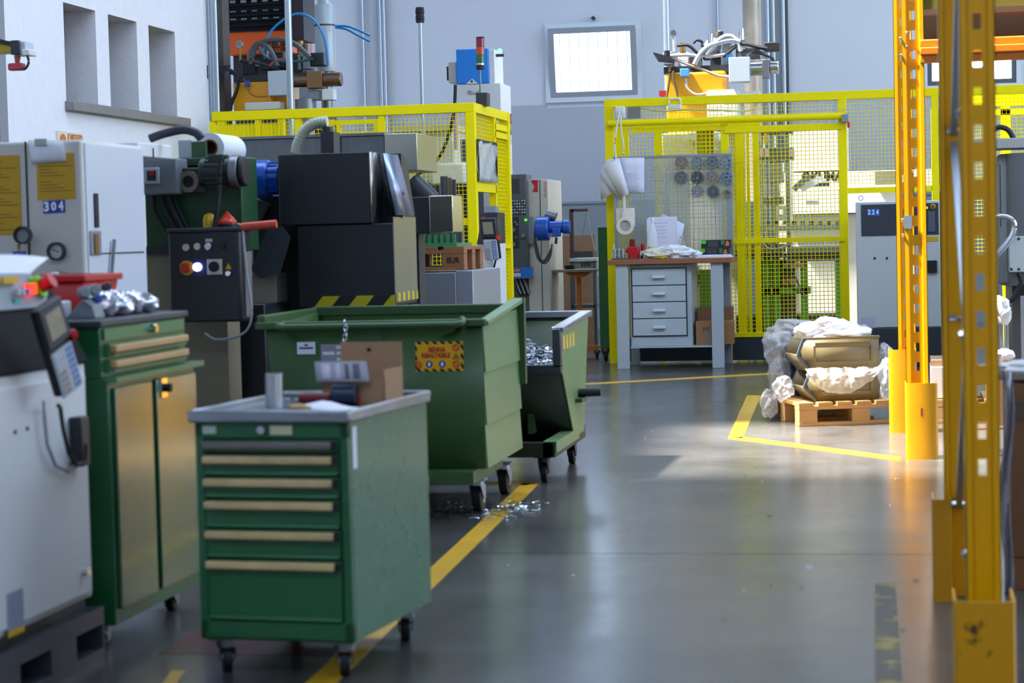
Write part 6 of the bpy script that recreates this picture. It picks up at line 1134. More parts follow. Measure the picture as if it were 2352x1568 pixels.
# ------------------------------------------------ second hydraulic unit, sunlit
HY2 = 21.0
h2 = thing('hydraulic_unit', 'sunlit hydraulic unit on a yellow tank behind right fence', 'hydraulic unit', at(1620, 270, HY2))
r_ = R(1530, 164, 1668, 285, HY2); MB().box(r_[0], r_[1], HY2, HY2 + .5, r_[2] - .1, r_[3]).build('tank', OCHRE, h2, bev=.03)
q_ = R(1512, 150, 1790, 166, HY2 + .1); MB().box(q_[0] + .06, q_[1] - .3, HY2 + .05, HY2 + .5, q_[2], q_[3]).build('deck_plate', DARK, h2)
rnd = random.Random(5)
for q in ((1522, 118, 1545, 148), (1555, 118, 1580, 152), (1585, 125, 1612, 155), (1612, 100, 1636, 135), (1630, 120, 1660, 155), (1660, 90, 1680, 130), (1690, 84, 1712, 130), (1655, 122, 1675, 150), (1700, 110, 1745, 135)):
    r_ = R(*q, HY2 + .1); dd_ = rnd.uniform(0, .25); MB().box(r_[0], r_[1], HY2 + dd_, HY2 + dd_ + .15, r_[2], r_[3]).build('valve_block', [BLACK, DARK, MGREY, DSTEEL, WHITE][rnd.randrange(5)], h2, bev=.008)
for px, py in ((1532, 128), (1568, 110), (1632, 90), (1655, 84), (1703, 78), (1697, 120)): p = at(px, py, HY2 + .08); MB().cyl((p.x, HY2 + .08, p.z - .06), (p.x, HY2 + .08, p.z + .05), .03).build('valve_stem', [DSTEEL, CHROME, BRASS, RUB][rnd.randrange(4)], h2)
p = at(1653, 77, HY2 + .1); MB().sphere((p.x, HY2 + .1, p.z), .03).build('orange_cap', ORANGE, h2); p = at(1672, 92, HY2 + .2); MB().sphere((p.x - .15, HY2 + .2, p.z - .06), .09).build('gas_bladder', M('pale_sphere', '#b8bcc6', .3), h2)
gauge(1547, 77, .036, HY2, h2, True, None, CHROME); p = at(1548, 77, HY2); MB().tube([(p.x, HY2 - .01, p.z - .03), (p.x, HY2 - .01, at(1549, 118, HY2).z)], .014).build('gauge_stem', CREAM, h2)
LH = M('light_hose', '#b9bdc2', .35, var=.1)
for pts, r_, m_ in (([(1595, 148), (1605, 128), (1625, 108), (1650, 98), (1680, 92), (1700, 96)], .026, LH), ([(1622, 126), (1640, 104), (1660, 86), (1680, 84), (1695, 100), (1702, 118)], .024, LH), ([(1540, 128), (1580, 126), (1620, 130), (1670, 124)], .018, LH), ([(1545, 133), (1580, 148), (1620, 162), (1650, 174), (1676, 176)], .014, M('beige_hose', '#a89c88', .4)), ([(1548, 137), (1575, 145), (1595, 148)], .01, RED),
                    ([(1538, 150), (1538, 175), (1534, 205), (1531, 232)], .013, M('brown_tube', '#6a5226', .4)), ([(1547, 150), (1547, 180), (1553, 205), (1558, 230)], .013, M('brown_tube', '#6a5226')), ([(1575, 180), (1578, 200), (1590, 213), (1606, 217), (1625, 213)], .011, LH), ([(1555, 105), (1580, 104), (1600, 120), (1620, 134)], .016, RUB), ([(1592, 100), (1600, 92), (1612, 96), (1612, 108)], .014, RUB),
                    ([(1660, 130), (1700, 102), (1740, 108), (1762, 112)], .02, RUB), ([(1690, 120), (1730, 120), (1760, 128), (1778, 136)], .012, RUB), ([(1715, 128), (1735, 116), (1755, 124)], .012, HOSE)):
    MB().tube(pxpath(pts, HY2 - .08), r_, 8).build('hose', m_, h2)
r_ = R(1563, 158, 1583, 176, HY2 - .06); MB().box(r_[0], r_[1], HY2 - .1, HY2, r_[2], r_[3]).build('blue_plug', M('plug_blue', '#4f9ae0', .4), h2, bev=.006); r_ = R(1665, 124, 1683, 140, HY2 - .02); MB().box(r_[0], r_[1], HY2 - .06, HY2 + .05, r_[2], r_[3]).build('blue_plug', M('plug_blue', '#4f9ae0'), h2, bev=.006)
r_ = R(1674, 131, 1722, 188, HY2 - .14); MB().box(r_[0], r_[1], HY2 - .14, HY2 + .05, r_[2], r_[3]).build('junction_box', M('box_pale', '#b9c3cc'), h2, bev=.006)
zc_ = at(1750, 157, HY2).z; MB().cyl((at(1722, 157, HY2).x, HY2, zc_), (at(1752, 157, HY2).x, HY2, zc_), .07).build('cylinder_barrel', STEEL, h2); r_ = R(1752, 138, 1768, 180, HY2); MB().box(r_[0], r_[1], HY2 - .1, HY2 + .1, r_[2], r_[3]).build('clamp_block', DSTEEL, h2, bev=.004); MB().cyl((r_[1], HY2, zc_ + .01), (at(1789, 160, HY2).x, HY2, zc_ + .01), .068).build('cylinder_end', STEEL, h2, bev=.01)
MB().add([at(1500, 120, HY2 - .1), at(1512, 138, HY2 - .1), at(1550, 142, HY2 - .1), at(1540, 130, HY2 - .1), at(1500, 124, HY2 + .05), at(1512, 142, HY2 + .05), at(1550, 146, HY2 + .05), at(1540, 134, HY2 + .05)], [(0, 1, 2, 3), (4, 5, 6, 7), (0, 1, 5, 4), (1, 2, 6, 5), (2, 3, 7, 6), (3, 0, 4, 7)]).build('manifold_arm', BLACK, h2)
for q in ((1756, 98, 1790, 118),): r_ = R(*q, HY2); MB().box(r_[0], r_[1], HY2 - .05, HY2 + .1, r_[2], r_[3]).build('connector_block', RUB, h2, bev=.006)
r_ = R(1624, 206, 1694, 300, HY2 - .1); MB().box(r_[0], r_[1], HY2 - .1, HY2 + .3, r_[2], r_[3]).build('terminal_box', CREAM, h2, bev=.006); r_ = R(1700, 210, 1745, 226, HY2 - .1); MB().box(r_[0], r_[1], HY2 - .05, HY2 + .1, r_[2], r_[3]).build('white_block', WHITE, h2, bev=.006)
r_ = R(1540, 285, 1700, 600, HY2 + .1); MB().box(r_[0], r_[1], HY2 + .1, HY2 + .5, 0, r_[3] + .1).build('support', M('support_cream', '#c9c6b8', .5), h2)
r_ = R(1514, 208, 1530, 220, HY2 + .3); MB().box(r_[0], r_[1], HY2 + .3, HY2 + .5, r_[2], r_[3]).build('red_beacon', M('lens_red', '#8f1c2c'), h2)
# ------------------------------------------------ inner yellow frames
yf = thing('inner_guard', 'yellow guard frame standing inside the right machine cell', 'guard', at(1560, 600, 20.0)); IY = 20.0
for q in ((1412, 280, 1448, 760), (1507, 290, 1524, 760), (1692, 278, 1712, 760), (1732, 290, 1746, 760), (1715, 300, 1722, 530)):
    r_ = R(*q, IY); MB().box(r_[0], r_[1], IY, IY + .04, 0, r_[3]).build('post', FENCE, yf)
r_ = R(1448, 285, 1746, 300, IY); MB().box(r_[0], r_[1], IY - .01, IY + .04, r_[2], r_[3]).build('rail', FENCE, yf)
q_ = R(1600, 300, 1640, 390, IY + .1); MB().box(q_[0], q_[1], IY + .1, IY + .14, q_[2], q_[3]).build('panel', M('olive_panel', '#8a8200', .5), yf)
r_ = R(1524, 300, 1692, 560, IY + .3); wire_mesh('wire_mesh', (r_[0], IY + .02, 1.0), (1, 0, 0), (0, 0, 1), at(1690, 400, IY).x - r_[0], 1.2, .04, .006, yf)
wm = thing('white_gripper', 'cream robot arm part seen through the right fence', 'machine', at(1590, 330, 20.6)); q_ = R(1520, 305, 1600, 400, 20.7); MB().box(q_[0], q_[1], 20.7, 21.0, q_[2], q_[3]).build('housing', CREAM, wm, bev=.02); q_ = R(1580, 303, 1655, 325, 20.55); MB().box(q_[0], q_[1], 20.5, 20.7, q_[2], q_[3]).build('arm', WHITE, wm, bev=.02); MB().tube(pxpath([(1600, 320), (1608, 345), (1630, 352), (1645, 340)], 20.5), .02).build('arm_hose', WHITE, wm); MB().box(at(1540, 400, 20.8).x, at(1580, 400, 20.8).x, 20.75, 20.95, 0, q_[2]).build('stand', CREAM, wm)
# ------------------------------------------------ vertical press
PRY = 20.8
vp = thing('column_press', 'grey column press with guide rods behind the gate mesh', 'press', at(1785, 500, PRY)); PG = M('press_grey', '#6c6c64', .45, var=.15)
for q in ((1748, 292, 1820, 308), (1746, 340, 1822, 368)): r_ = R(*q, PRY); MB().box(r_[0], r_[1], PRY - .1, PRY + .25, r_[2], r_[3]).build('cross_head', PG, vp, bev=.008)
for px in (1752, 1778, 1812):
    p = at(px, 400, PRY); MB().cyl((p.x, PRY, .9), (p.x, PRY, at(px, 300, PRY).z), .035).build('guide_rod', STEEL, vp)
for q in ((1768, 372, 1800, 420), (1774, 420, 1792, 450), (1764, 452, 1800, 470)): r_ = R(*q, PRY - .05); MB().box(r_[0], r_[1], PRY - .08, PRY + .08, r_[2], r_[3]).build('tool_head', [DSTEEL, STEEL, CREAM][q[0] % 3], vp, bev=.008)
r_ = R(1782, 472, 1806, 506, PRY - .1); b = MB()
for h in wall_with_holes(r_[0], r_[1], r_[2], r_[3], [(r_[0] + .03, r_[1] - .03, r_[2] + .04, r_[3] - .04)]): b.box(h[0], h[1], PRY - .14, PRY - .08, h[2], h[3])
b.build('square_yoke', CREAM, vp)
for px in (1750, 1762, 1818): q_ = R(px - 5, 342, px + 4, 360, PRY - .11); MB().box(q_[0], q_[1], PRY - .104, PRY - .1, q_[2], q_[3]).build('ban_label', M('label_pinkish', '#e0b8b0', .5), vp)
q_ = R(1756, 308, 1764, 330, PRY); MB().box(q_[0], q_[1], PRY - .12, PRY - .08, q_[2], q_[3]).build('yellow_tab', SIGNY, vp)
r_ = R(1740, 520, 1830, 760, PRY); MB().box(r_[0], r_[1], PRY - .2, PRY + .5, 0, .9).build('base', PG, vp)
# ------------------------------------------------ machining centre with lettering
OKY = 22.6
ok = thing('machining_centre', 'large cream machining centre with black lettering behind gate', 'machine', at(1930, 600, OKY))
r_ = R(1812, 284, 1944, 392, OKY); MB().box(r_[0], r_[1], OKY + .1, OKY + 1.2, r_[2], r_[3]).build('upper_cabinet', M('cabinet_cream', '#e6e2d6', .45, var=.05), ok, bev=.008)
r_ = R(1790, 392, 2200, 432, OKY); MB().box(r_[0], r_[1], OKY + .05, OKY + 1.4, r_[2], r_[3]).build('name_beam', M('cabinet_cream', '#e6e2d6'), ok, bev=.006)
text('OKUMA', .13, INK, ok, (at(1888, 405, OKY).x, OKY + .048, at(1888, 406, OKY).z), bold=.006, width=at(1934, 400, OKY).x - at(1838, 400, OKY).x)
r_ = R(1790, 432, 2060, 490, OKY); MB().box(r_[0], r_[1], OKY, OKY + 1.3, r_[2], r_[3]).build('bright_door', M('door_white', '#f2f1ec', .45, var=.03), ok, bev=.006); r_ = R(1790, 490, 2200, 760, OKY); MB().box(r_[0], r_[1], OKY + .08, OKY + 1.3, 0, r_[3]).build('lower_body', CREAM, ok)
r_ = R(2010, 392, 2060, 424, OKY - .05); MB().box(r_[0], r_[1], OKY - .05, OKY, r_[2], r_[3]).build('grey_unit', M('unit_grey', '#8f8a7c', .5), ok); r_ = R(1864, 420, 1905, 428, OKY); MB().box(r_[0], r_[1], OKY - .004, OKY, r_[2], r_[3]).build('dark_slot', DARK, ok)
for k in range(8): p = at(1851 + 3.6 * k, 463, OKY); MB().box(p.x, p.x + .012, OKY - .003, OKY, p.z - .012, p.z + .012).build('small_glyph', MGREY, ok)
MB().add([at(1832, 430, OKY - .3), at(1845, 440, OKY - .3), at(1898, 412, OKY - .3), at(1880, 404, OKY - .3), at(1832, 430, OKY - .2), at(1845, 440, OKY - .2), at(1898, 412, OKY - .2), at(1880, 404, OKY - .2)], [(0, 1, 2, 3), (4, 5, 6, 7), (0, 1, 5, 4), (1, 2, 6, 5), (2, 3, 7, 6), (3, 0, 4, 7)]).build('swing_arm', WHITE, ok)
MB().add([at(1816, 432, OKY - .32), at(1828, 440, OKY - .32), at(1862, 408, OKY - .32), at(1850, 402, OKY - .32), at(1816, 432, OKY - .22), at(1828, 440, OKY - .22), at(1862, 408, OKY - .22), at(1850, 402, OKY - .22)], [(0, 1, 2, 3), (4, 5, 6, 7), (0, 1, 5, 4), (1, 2, 6, 5), (2, 3, 7, 6), (3, 0, 4, 7)]).build('swing_arm', M('arm_grey', '#5a6058', .5), ok)
# ------------------------------------------------ conveyor tables in the cell
CVY = 20.2
cv = thing('conveyor_table', 'grey conveyor table on green legs behind the gate mesh', 'conveyor', at(1830, 760, CVY))
r_ = R(1688, 518, 1935, 530, CVY); MB().box(r_[0], r_[1], CVY, CVY + .4, r_[2], r_[3]).build('bed', GALV, cv)
for k in range(9): q_ = R(1758 + k * 20, 508, 1768 + k * 20, 516, CVY); MB().box(q_[0], q_[1], CVY + .05, CVY + .12, q_[2], q_[3]).build('carrier', [M('carrier_green', '#2f7a58', .5), DARK][k % 2], cv)
r_ = R(1688, 562, 1800, 582, CVY); MB().box(r_[0], r_[1], CVY + .02, CVY + .4, r_[2], r_[3]).build('tray_box', M('tray_khaki', '#9a9070', .5), cv); r_ = R(1810, 566, 1935, 600, CVY); MB().box(r_[0], r_[1], CVY + .05, CVY + .4, r_[2], r_[3]).build('tray_box', M('tray_grey', '#8b8c84', .5), cv)
r_ = R(1688, 582, 1935, 592, CVY); MB().box(r_[0], r_[1], CVY + .02, CVY + .42, r_[2], r_[3]).build('lower_beam', DARK, cv)
for px in (1752, 1775, 1838, 1918): r_ = R(px, 592, px + 16, 800, CVY); MB().box(r_[0], r_[1], CVY + .1, CVY + .2, 0, r_[3]).build('leg', LGREEN, cv)
r_ = R(1755, 660, 1860, 676, CVY); MB().box(r_[0], r_[1], CVY + .1, CVY + .3, r_[2], r_[3]).build('shelf_beam', LGREEN, cv); r_ = R(1797, 640, 1824, 655, CVY); MB().box(r_[0], r_[1], CVY + .05, CVY + .25, r_[2], r_[3]).build('tan_block', CARD, cv); r_ = R(1800, 604, 1845, 614, CVY); MB().box(r_[0], r_[1], CVY + .03, CVY + .2, r_[2], r_[3]).build('tan_block', CARD, cv)
MB().tube(pxpath([(1750, 545), (1775, 580), (1795, 620), (1815, 655), (1835, 672)], CVY - .05), .01).build('cable', BLACK, cv); MB().tube(pxpath([(1744, 550), (1766, 570), (1790, 570), (1815, 560)], CVY - .05), .012).build('cable', GALV, cv); MB().tube(pxpath([(1778, 555), (1800, 590), (1824, 630), (1850, 690)], CVY - .05), .01).build('cable', M('navy_cable', '#203a70', .5), cv)
r_ = R(1690, 735, 1940, 765, CVY + .2); MB().box(r_[0], r_[1], CVY + .2, CVY + .6, .12, r_[3] + .05).build('lower_tray', M('low_dark', '#3d4448', .5), cv)
# green lower machine parts seen under the bench
gl = thing('green_press_base', 'green machine base glimpsed under the workbench', 'machine', at(1620, 700, 20.3)); r_ = R(1605, 620, 1640, 760, 20.5); MB().box(r_[0], r_[1], 20.5, 20.7, 0, r_[3]).build('frame', LGREEN, gl); r_ = R(1588, 610, 1602, 760, 20.25); MB().box(r_[0], r_[1], 20.45, 20.6, 0, r_[3]).build('side_strip', CREAM, gl); MB().tube(pxpath([(1597, 612), (1604, 640), (1598, 680), (1603, 720)], 20.4), .012).build('hanging_cable', RUB, gl)
# ------------------------------------------------ cabinet 224
C2 = 18.1
c2_ = thing('control_cabinet', 'pale control cabinet numbered 224 right of the fence gate', 'control cabinet', at(2055, 835, C2)); r_ = R(1967, 462, 2160, 752, C2)
MB().box(r_[0], r_[1], C2, C2 + .6, r_[2], r_[3]).build('body', M('cabinet_pale', '#ccd0ce', .45, var=.05), c2_, bev=.008); MB().box(r_[0] - .01, r_[1] + .01, C2 - .02, C2 + .62, 0, r_[2] - .0).build('plinth', M('plinth_slate', '#2e343c', .4), c2_, bev=.006)
q_ = R(1978, 468, 2156, 540, C2); pn = MB().box(q_[0], q_[1], C2 - .006, C2, q_[2], q_[3]).build('dark_panel', M('panel_slate', '#3c4048', .35), c2_)
for k, d_ in enumerate('224'): q2 = R(1992 + 9.4 * k, 480, 2001 + 9.4 * k, 495, C2); pt = MB().box(q2[0], q2[1], C2 - .009, C2 - .006, q2[2], q2[3]).build('number_plate', M('number_blue', '#1868c8', .5), pn); text(d_, .055, WHITEP, pt, ((q2[0] + q2[1]) / 2, C2 - .0095, (q2[2] + q2[3]) / 2), bold=.002, width=.022)
for px in (2009, 2037): p = at(px, 593, C2); MB().cyl((p.x, C2 - .004, p.z), (p.x, C2, p.z), .011, n=10).build('screw', DARK, c2_)
b = MB(); p = at(1977, 455, C2 + .1); b.ring((p.x, C2 + .1, p.z), .016, .023, -.006, .006, 18); b.build('lifting_eye', CHROME, c2_)
dot(2143, 474, .022, .02, M('lime_ring', '#7ed010'), 'stop_collar', c2_, C2 - .006); dot(2143, 474, .014, .03, RED, 'stop_button', c2_, C2 - .006); dot(2128, 477, .01, .02, M('amber_lamp', '#ffb020', .3, emit=2.0, var=0), 'amber_lamp', c2_, C2 - .006)
q_ = R(2132, 485, 2148, 532, C2 - .006); MB().box(q_[0], q_[1], C2 - .02, C2 - .006, q_[2], q_[3]).build('touch_screen', M('screen_dim', '#5c6470', .2), pn); q_ = R(2128, 543, 2155, 554, C2); MB().box(q_[0], q_[1], C2 - .004, C2, q_[2], q_[3]).build('yellow_label', SIGNY, c2_); q_ = R(2130, 598, 2152, 626, C2); MB().box(q_[0], q_[1], C2 - .03, C2, q_[2], q_[3]).build('socket', RUB, c2_)
q_ = R(1976, 728, 2010, 752, C2); MB().box(q_[0], q_[1], C2 - .003, C2, q_[2], q_[3]).build('rating_plate', M('plate_lilac', '#c0bed0', .5), c2_); MB().box(q_[0], q_[1], C2 - .0035, C2, q_[2] - .012, q_[2]).build('yellow_strip', SIGNY, c2_)
# ------------------------------------------------ grey lathe at the right edge
LX = 16.2
gz = thing('grey_lathe', 'grey machine with chrome handle at the right edge', 'machine', at(2330, 660, LX)); GZ = M('lathe_grey', '#8e8f8e', .4, var=.1)
r_ = R(2262, 352, 2420, 655, LX); MB().box(r_[0] + .1, r_[1] + .6, LX, LX + 1.2, r_[2], r_[3]).build('housing', GZ, gz, bev=.03); MB().cyl((at(2372, 450, LX).x, LX + .05, r_[2]), (at(2372, 450, LX).x, LX + .05, r_[3]), .2).build('round_cover', M('lathe_dark', '#6c6d70', .35), gz)
q_ = R(2230, 316, 2460, 340, LX - .1); MB().box(q_[0], q_[1], LX - .1, LX + .3, q_[2], q_[3]).build('top_beam', M('beam_grey', '#a3a19e', .45), gz, bev=.006); MB().box(r_[0] + .2, r_[1] + .6, LX + .1, LX + 1.1, 0, r_[2]).build('base', M('lathe_base', '#55504a', .5), gz)
q_ = R(2318, 542, 2400, 625, LX - .15); MB().box(q_[0], q_[1], LX - .15, LX, q_[2], q_[3]).build('terminal_box', M('box_offwhite', '#c6cac6', .45), gz, bev=.006)
for px, py in ((2323, 548), (2340, 548), (2323, 618), (2340, 618)): dot(px, py, .01, .006, DARK, 'screw', gz, LX - .15)
MB().tube(pxpath([(2280, 500), (2300, 496), (2318, 500), (2330, 516), (2326, 540), (2308, 565), (2288, 588)], LX - .3), .024, 12).build('chrome_handle', CHROME, gz); MB().tube(pxpath([(2340, 625), (2345, 650), (2330, 680), (2318, 692)], LX - .2), .02).build('cable', RUB, gz); MB().tube(pxpath([(2280, 300), (2295, 292), (2315, 298), (2328, 318)], LX), .02).build('hose', RUB, gz)
MB().box(at(2296, 420, LX).x, at(2296, 420, LX).x + .006, LX - .003, LX, at(2296, 520, LX).z, at(2296, 378, LX).z).build('door_seam', DARK, gz)
# far right fence
FR = 22.0
fr_ = thing('far_fence', 'far yellow fence at the right edge behind the rack', 'fence', at(2320, 260, FR)); z_ = at(2320, 212, FR).z; x0_, x1_ = at(2160, 260, FR).x, 5.0
for za, zb_ in ((z_ - .14, z_), (at(2320, 264, FR).z, at(2320, 250, FR).z)): MB().box(x0_, x1_, FR - .03, FR + .03, za, zb_).build('rail', FENCE, fr_)
for px in (2150, 2162, 2310): x_ = at(px, 300, FR).x; MB().box(x_ - .05, x_ + .05, FR - .03, FR + .03, 0, z_ - .14).build('post', FENCE, fr_)
wire_mesh('wire_mesh', (x0_, FR, .8), (1, 0, 0), (0, 0, 1), x1_ - x0_, z_ - .9, .04, .006, fr_)
lt_ = thing('ceiling_lamp', 'bright tube lamp hanging at the top right corner', 'lamp', at(2305, 22, 20.5)); q_ = R(2262, 16, 2332, 25, 20.5); MB().box(q_[0], q_[1], 20.45, 20.6, q_[2], q_[3]).build('tube', M('lamp_white', '#f4f6ff', .3, emit=3.0, var=0), lt_); MB().box(q_[0] - .05, q_[1] + .6, 20.4, 20.65, q_[3], q_[3] + .08).build('reflector', M('lamp_brown', '#4a3028', .6), lt_)
for x_ in (q_[0] + .05, q_[1]): MB().cyl((x_, 20.52, q_[3] + .08), (x_, 20.52, ZC - .001), .012, n=8).build('hanger', DSTEEL, lt_)
# ================================================================== pallet rack uprights
def upright(o, x0, x1, y, z1, slots, dz0=.25, pitch=.1, name='post'):
    """folded post: slotted front web, side flanges with returns"""
    xm = (x0 + x1) / 2; w_ = (x1 - x0); sw = w_ * .115; hl = []
    z = dz0
    while z < z1 - .1: hl.append((xm - sw, xm + sw, z, z + .045)); z += pitch
    b = MB()
    for h in (wall_with_holes(x0 + w_ * .24, x1 - w_ * .24, 0, z1, hl) if slots else [(x0 + w_ * .24, x1 - w_ * .24, 0, z1)]): b.box(h[0], h[1], y + .012, y + .015, h[2], h[3])
    for a_, c_ in ((x0, x0 + w_ * .2), (x1 - w_ * .2, x1)): b.box(a_, c_, y, y + .003, 0, z1)
    b.add([(x0 + w_ * .2, y, 0), (x0 + w_ * .24, y + .014, 0), (x0 + w_ * .24, y + .014, z1), (x0 + w_ * .2, y, z1), (x1 - w_ * .2, y, 0), (x1 - w_ * .24, y + .014, 0), (x1 - w_ * .24, y + .014, z1), (x1 - w_ * .2, y, z1)], [(0, 1, 2, 3), (4, 5, 6, 7)])
    for a_ in (x0, x1 - .003): b.box(a_, a_ + .003, y, y + .085, 0, z1)
    for a_, c_ in ((x0, x0 + .02), (x1 - .02, x1)): b.box(a_, c_, y + .082, y + .085, 0, z1)
    return b.build(name, RACK, o)
def brace_set(o, x, ya, yb, z1):
    z = .3; k = 0
    while z < z1 - .6:
        MB().bar((x, ya, z if k % 2 else z + .55), (x, yb, z + .55 if k % 2 else z), .02, .035).build('brace', GALV, o)
        for y_ in (ya, yb): MB().cyl((x - .022, y_, z), (x + .022, y_, z), .012, n=8).build('bolt', CHROME, o)
        z += .6; k += 1
def guard(o, x0, x1, y0, y1, h, name='post_guard', curve=.03, mat=None):
    poly = [(x0, y1), (x0, y0 + curve), (x0 + curve * .3, y0 + curve * .3), (x0 + curve, y0), (x1 - curve, y0), (x1 - curve * .3, y0 + curve * .3), (x1, y0 + curve), (x1, y1)]
    inn = [(x0 + .006, y1), (x0 + .006, y0 + curve), (x0 + curve * .3 + .005, y0 + curve * .3 + .005), (x0 + curve, y0 + .006), (x1 - curve, y0 + .006), (x1 - curve * .3 - .005, y0 + curve * .3 + .005), (x1 - .006, y0 + curve), (x1 - .006, y1)]
    b = MB(); b.prism(poly + inn[::-1], 'z', 0.0, h); return b.build(name, mat or M('guard_yellow', '#e09a00', .35, var=.2, scale=6, coat=.1, dark='#7a5a10'), o)
ZP = 4.6
SCUF = M('guard_scuffed', '#e3a000', .4, var=1.0, scale=9, dark='#1c160a'); rr_ = [n for n in SCUF.node_tree.nodes if n.type == 'VALTORGB'][0].color_ramp; rr_.elements[0].position = .36; rr_.elements[1].position = .42
fr1 = thing('rack_frame', 'far yellow slotted rack upright with guard marked 1', 'rack', (.1, 11.4, 0)); FRY = 10.95
fa, fb = at(2076, 500, FRY).x, at(2128, 500, FRY).x
upright(fr1, fa, fb, FRY, ZP, True, .45); ra, rb_ = at(2058, 500, 12.35).x, at(2088, 500, 12.35).x
upright(fr1, ra, rb_ + .03, 12.35, ZP, True, .45); brace_set(fr1, (fa + fb) / 2 - .02, FRY + .05, 12.36, ZP)
gx0, gx1 = at(2080, 1000, FRY - .08).x, at(2155, 1000, FRY - .08).x; gz_ = at(2110, 880, FRY - .08).z
gd = guard(fr1, gx0, gx1, FRY - .08, FRY + .1, gz_); text('1', .055, M('marker_brown', '#7a3010', .7, var=0), gd, (at(2117, 947, FRY - .08).x, FRY - .081, at(2117, 947, FRY - .08).z), bold=.002)
g2x = at(2042, 900, 12.4).x; guard(fr1, g2x, g2x + .16, 12.28, 12.5, at(2055, 803, 12.3).z, 'post_guard')
for px, py in ((2068, 88), (2083, 75), (2082, 107), (2069, 127), (2072, 505), (2074, 540)): p = at(px, py, FRY - .005); MB().sphere(p, .008, 8).build('bolt_head', CHROME, fr1)
MB().box(fa, fa + .04, FRY - .01, FRY, at(2075, 525, FRY).z, at(2075, 495, FRY).z).build('brace_bracket', GALV, fr1)
fr2 = thing('rack_frame', 'near yellow slotted rack upright at the right foreground', 'rack', (.2, 6.3, 0)); NRY = 5.75
na, nb_ = at(2214, 900, NRY).x, at(2296, 900, NRY).x; upright(fr2, na, nb_, NRY, ZP, True, .52)
r6a, r6b = at(2166, 900, 6.85).x, at(2212, 900, 6.85).x; upright(fr2, r6a, r6b + .02, 6.85, ZP, False); brace_set(fr2, (na + nb_) / 2 - .035, NRY + .05, 6.86, ZP)
guard(fr2, at(2192, 1480, 5.3).x, at(2335, 1480, 5.3).x, 5.3, 5.5, at(2262, 1382, 5.3).z, 'post_guard', .02, SCUF); guard(fr2, at(2142, 1250, 6.8).x, at(2186, 1250, 6.8).x, 6.75, 6.95, at(2165, 1147, 6.75).z, 'post_guard', .01)
bm = None
# beams and decks
rb1 = thing('rack_beams', 'orange rack beams carrying a dark deck at top right', 'rack', (1.4, 11.5, 2.0))
for (y_, q) in ((10.93, (85, 140)), (12.42, (88, 138))):
    za, zb_ = at(2240, q[1], y_).z, at(2240, q[0], y_).z; h_ = (zb_ - za)
    for k in range(3): MB().box(fb - .02, 3.9, y_ - (.02 if k == 1 else 0), y_ + .05, za + h_ * k / 3, za + h_ * (k + .92) / 3).build('beam', BEAM, rb1, bev=.004)
MB().box(fb, 3.9, 10.95, 12.45, zb_ + .0, zb_ + .03).build('deck', M('deck_brown', '#6a4a30', .7, var=.3), rb1); MB().box(fb, 3.9, 10.96, 10.98, zb_ + .03, zb_ + .22).build('back_board', M('olive_board', '#7a6a10', .6), rb1)
upx = thing('rack_frame', 'yellow rack upright at the far right end of the beams', 'rack', (3.9, 11.5, 0)); upright(upx, 3.88, 3.98, 10.95, ZP, False); upright(upx, 3.88, 3.98, 12.35, ZP, False)
# silvery wrapped bundle behind the near upright
wb_ = thing('wrapped_profiles', 'silvery wrapped bundle hanging behind the near rack upright', 'bundle', at(2200, 280, 7.4)); q_ = R(2190, -40, 2216, 285, 7.4); MB().box(q_[0], q_[1], 7.38, 7.44, q_[2], q_[3]).build('bundle', M('wrap_silver', '#9a9d98', .2, .5, var=.4, scale=6, stretch=(1, 1, .2)), wb_, bev=.008); MB().box(q_[0] + .01, q_[1] - .01, 7.39, 7.43, q_[3], 4.4).build('strap', GALV, wb_)

# ================================================================== half pallet with parts bins and film
px0_, px1_ = -.60, -.025
pallet('half_pallet', 'small wooden half pallet on the floor left of the rack', px0_, px1_, 12.70, 13.48, 0.0, WOOD, 5, bw=.115, cols=(px0_, px0_ + .33))
PT = .145
BINM = M('stacking_bin_olive', '#7d704c', .5, var=.35, scale=6, dark='#4c4636'); BINB = M('stacking_bin_slate', '#4d5a66', .45, var=.2)
def stackbin(o, x0, x1, y0, y1, z0, z1, mat):
    prof = [(x0 + .07, z0), (x0, z0 + (z1 - z0) * .5), (x0 + .04, z1), (x1, z1), (x1, z0)]
    b = MB()
    for y_ in (y0, y1): b.add([(x, y_, z) for x, z in prof], [tuple(range(5))])
    b.add([(prof[0][0], y0, z0), (prof[0][0], y1, z0), (x1, y1, z0), (x1, y0, z0)], [(0, 1, 2, 3)]); b.add([(x1, y0, z0), (x1, y1, z0), (x1, y1, z1), (x1, y0, z1)], [(0, 1, 2, 3)])
    b.add([(prof[0][0], y0, z0), (prof[0][0], y1, z0), (x0, y1, prof[1][1]), (x0, y0, prof[1][1])], [(0, 1, 2, 3)])
    b.build('shell', mat, o, solid=.008)
    for a_, c_ in ((prof[1], prof[2]), (prof[0], prof[1])): MB().bar((a_[0], y0 - .004, a_[1]), (c_[0], y0 - .004, c_[1]), .02, .016).build('front_edge', BINB, o)
    MB().box(x0 + .03, x1 + .008, y0 - .01, y0 + .004, z1 - .012, z1 + .004).build('rim', mat, o, bev=.003)
    MB().box(x0 + .11, x1 - .05, y0 - .008, y0, z1 - .06, z1 - .03).build('moulded_rib', mat, o, bev=.003); MB().box(x0 + .11, x1 - .05, y0 - .008, y0, z0 + .03, z0 + .055).build('moulded_rib', mat, o, bev=.003)
    for x_ in (x1 - .05, x0 + .1): MB().box(x_, x_ + .012, y0 - .008, y0, z0 + .05, z1 - .05).build('moulded_rib', mat, o)
zA = PT + .001; zB = at(1940, 850, 12.75).z; zC = at(1940, 776, 12.75).z
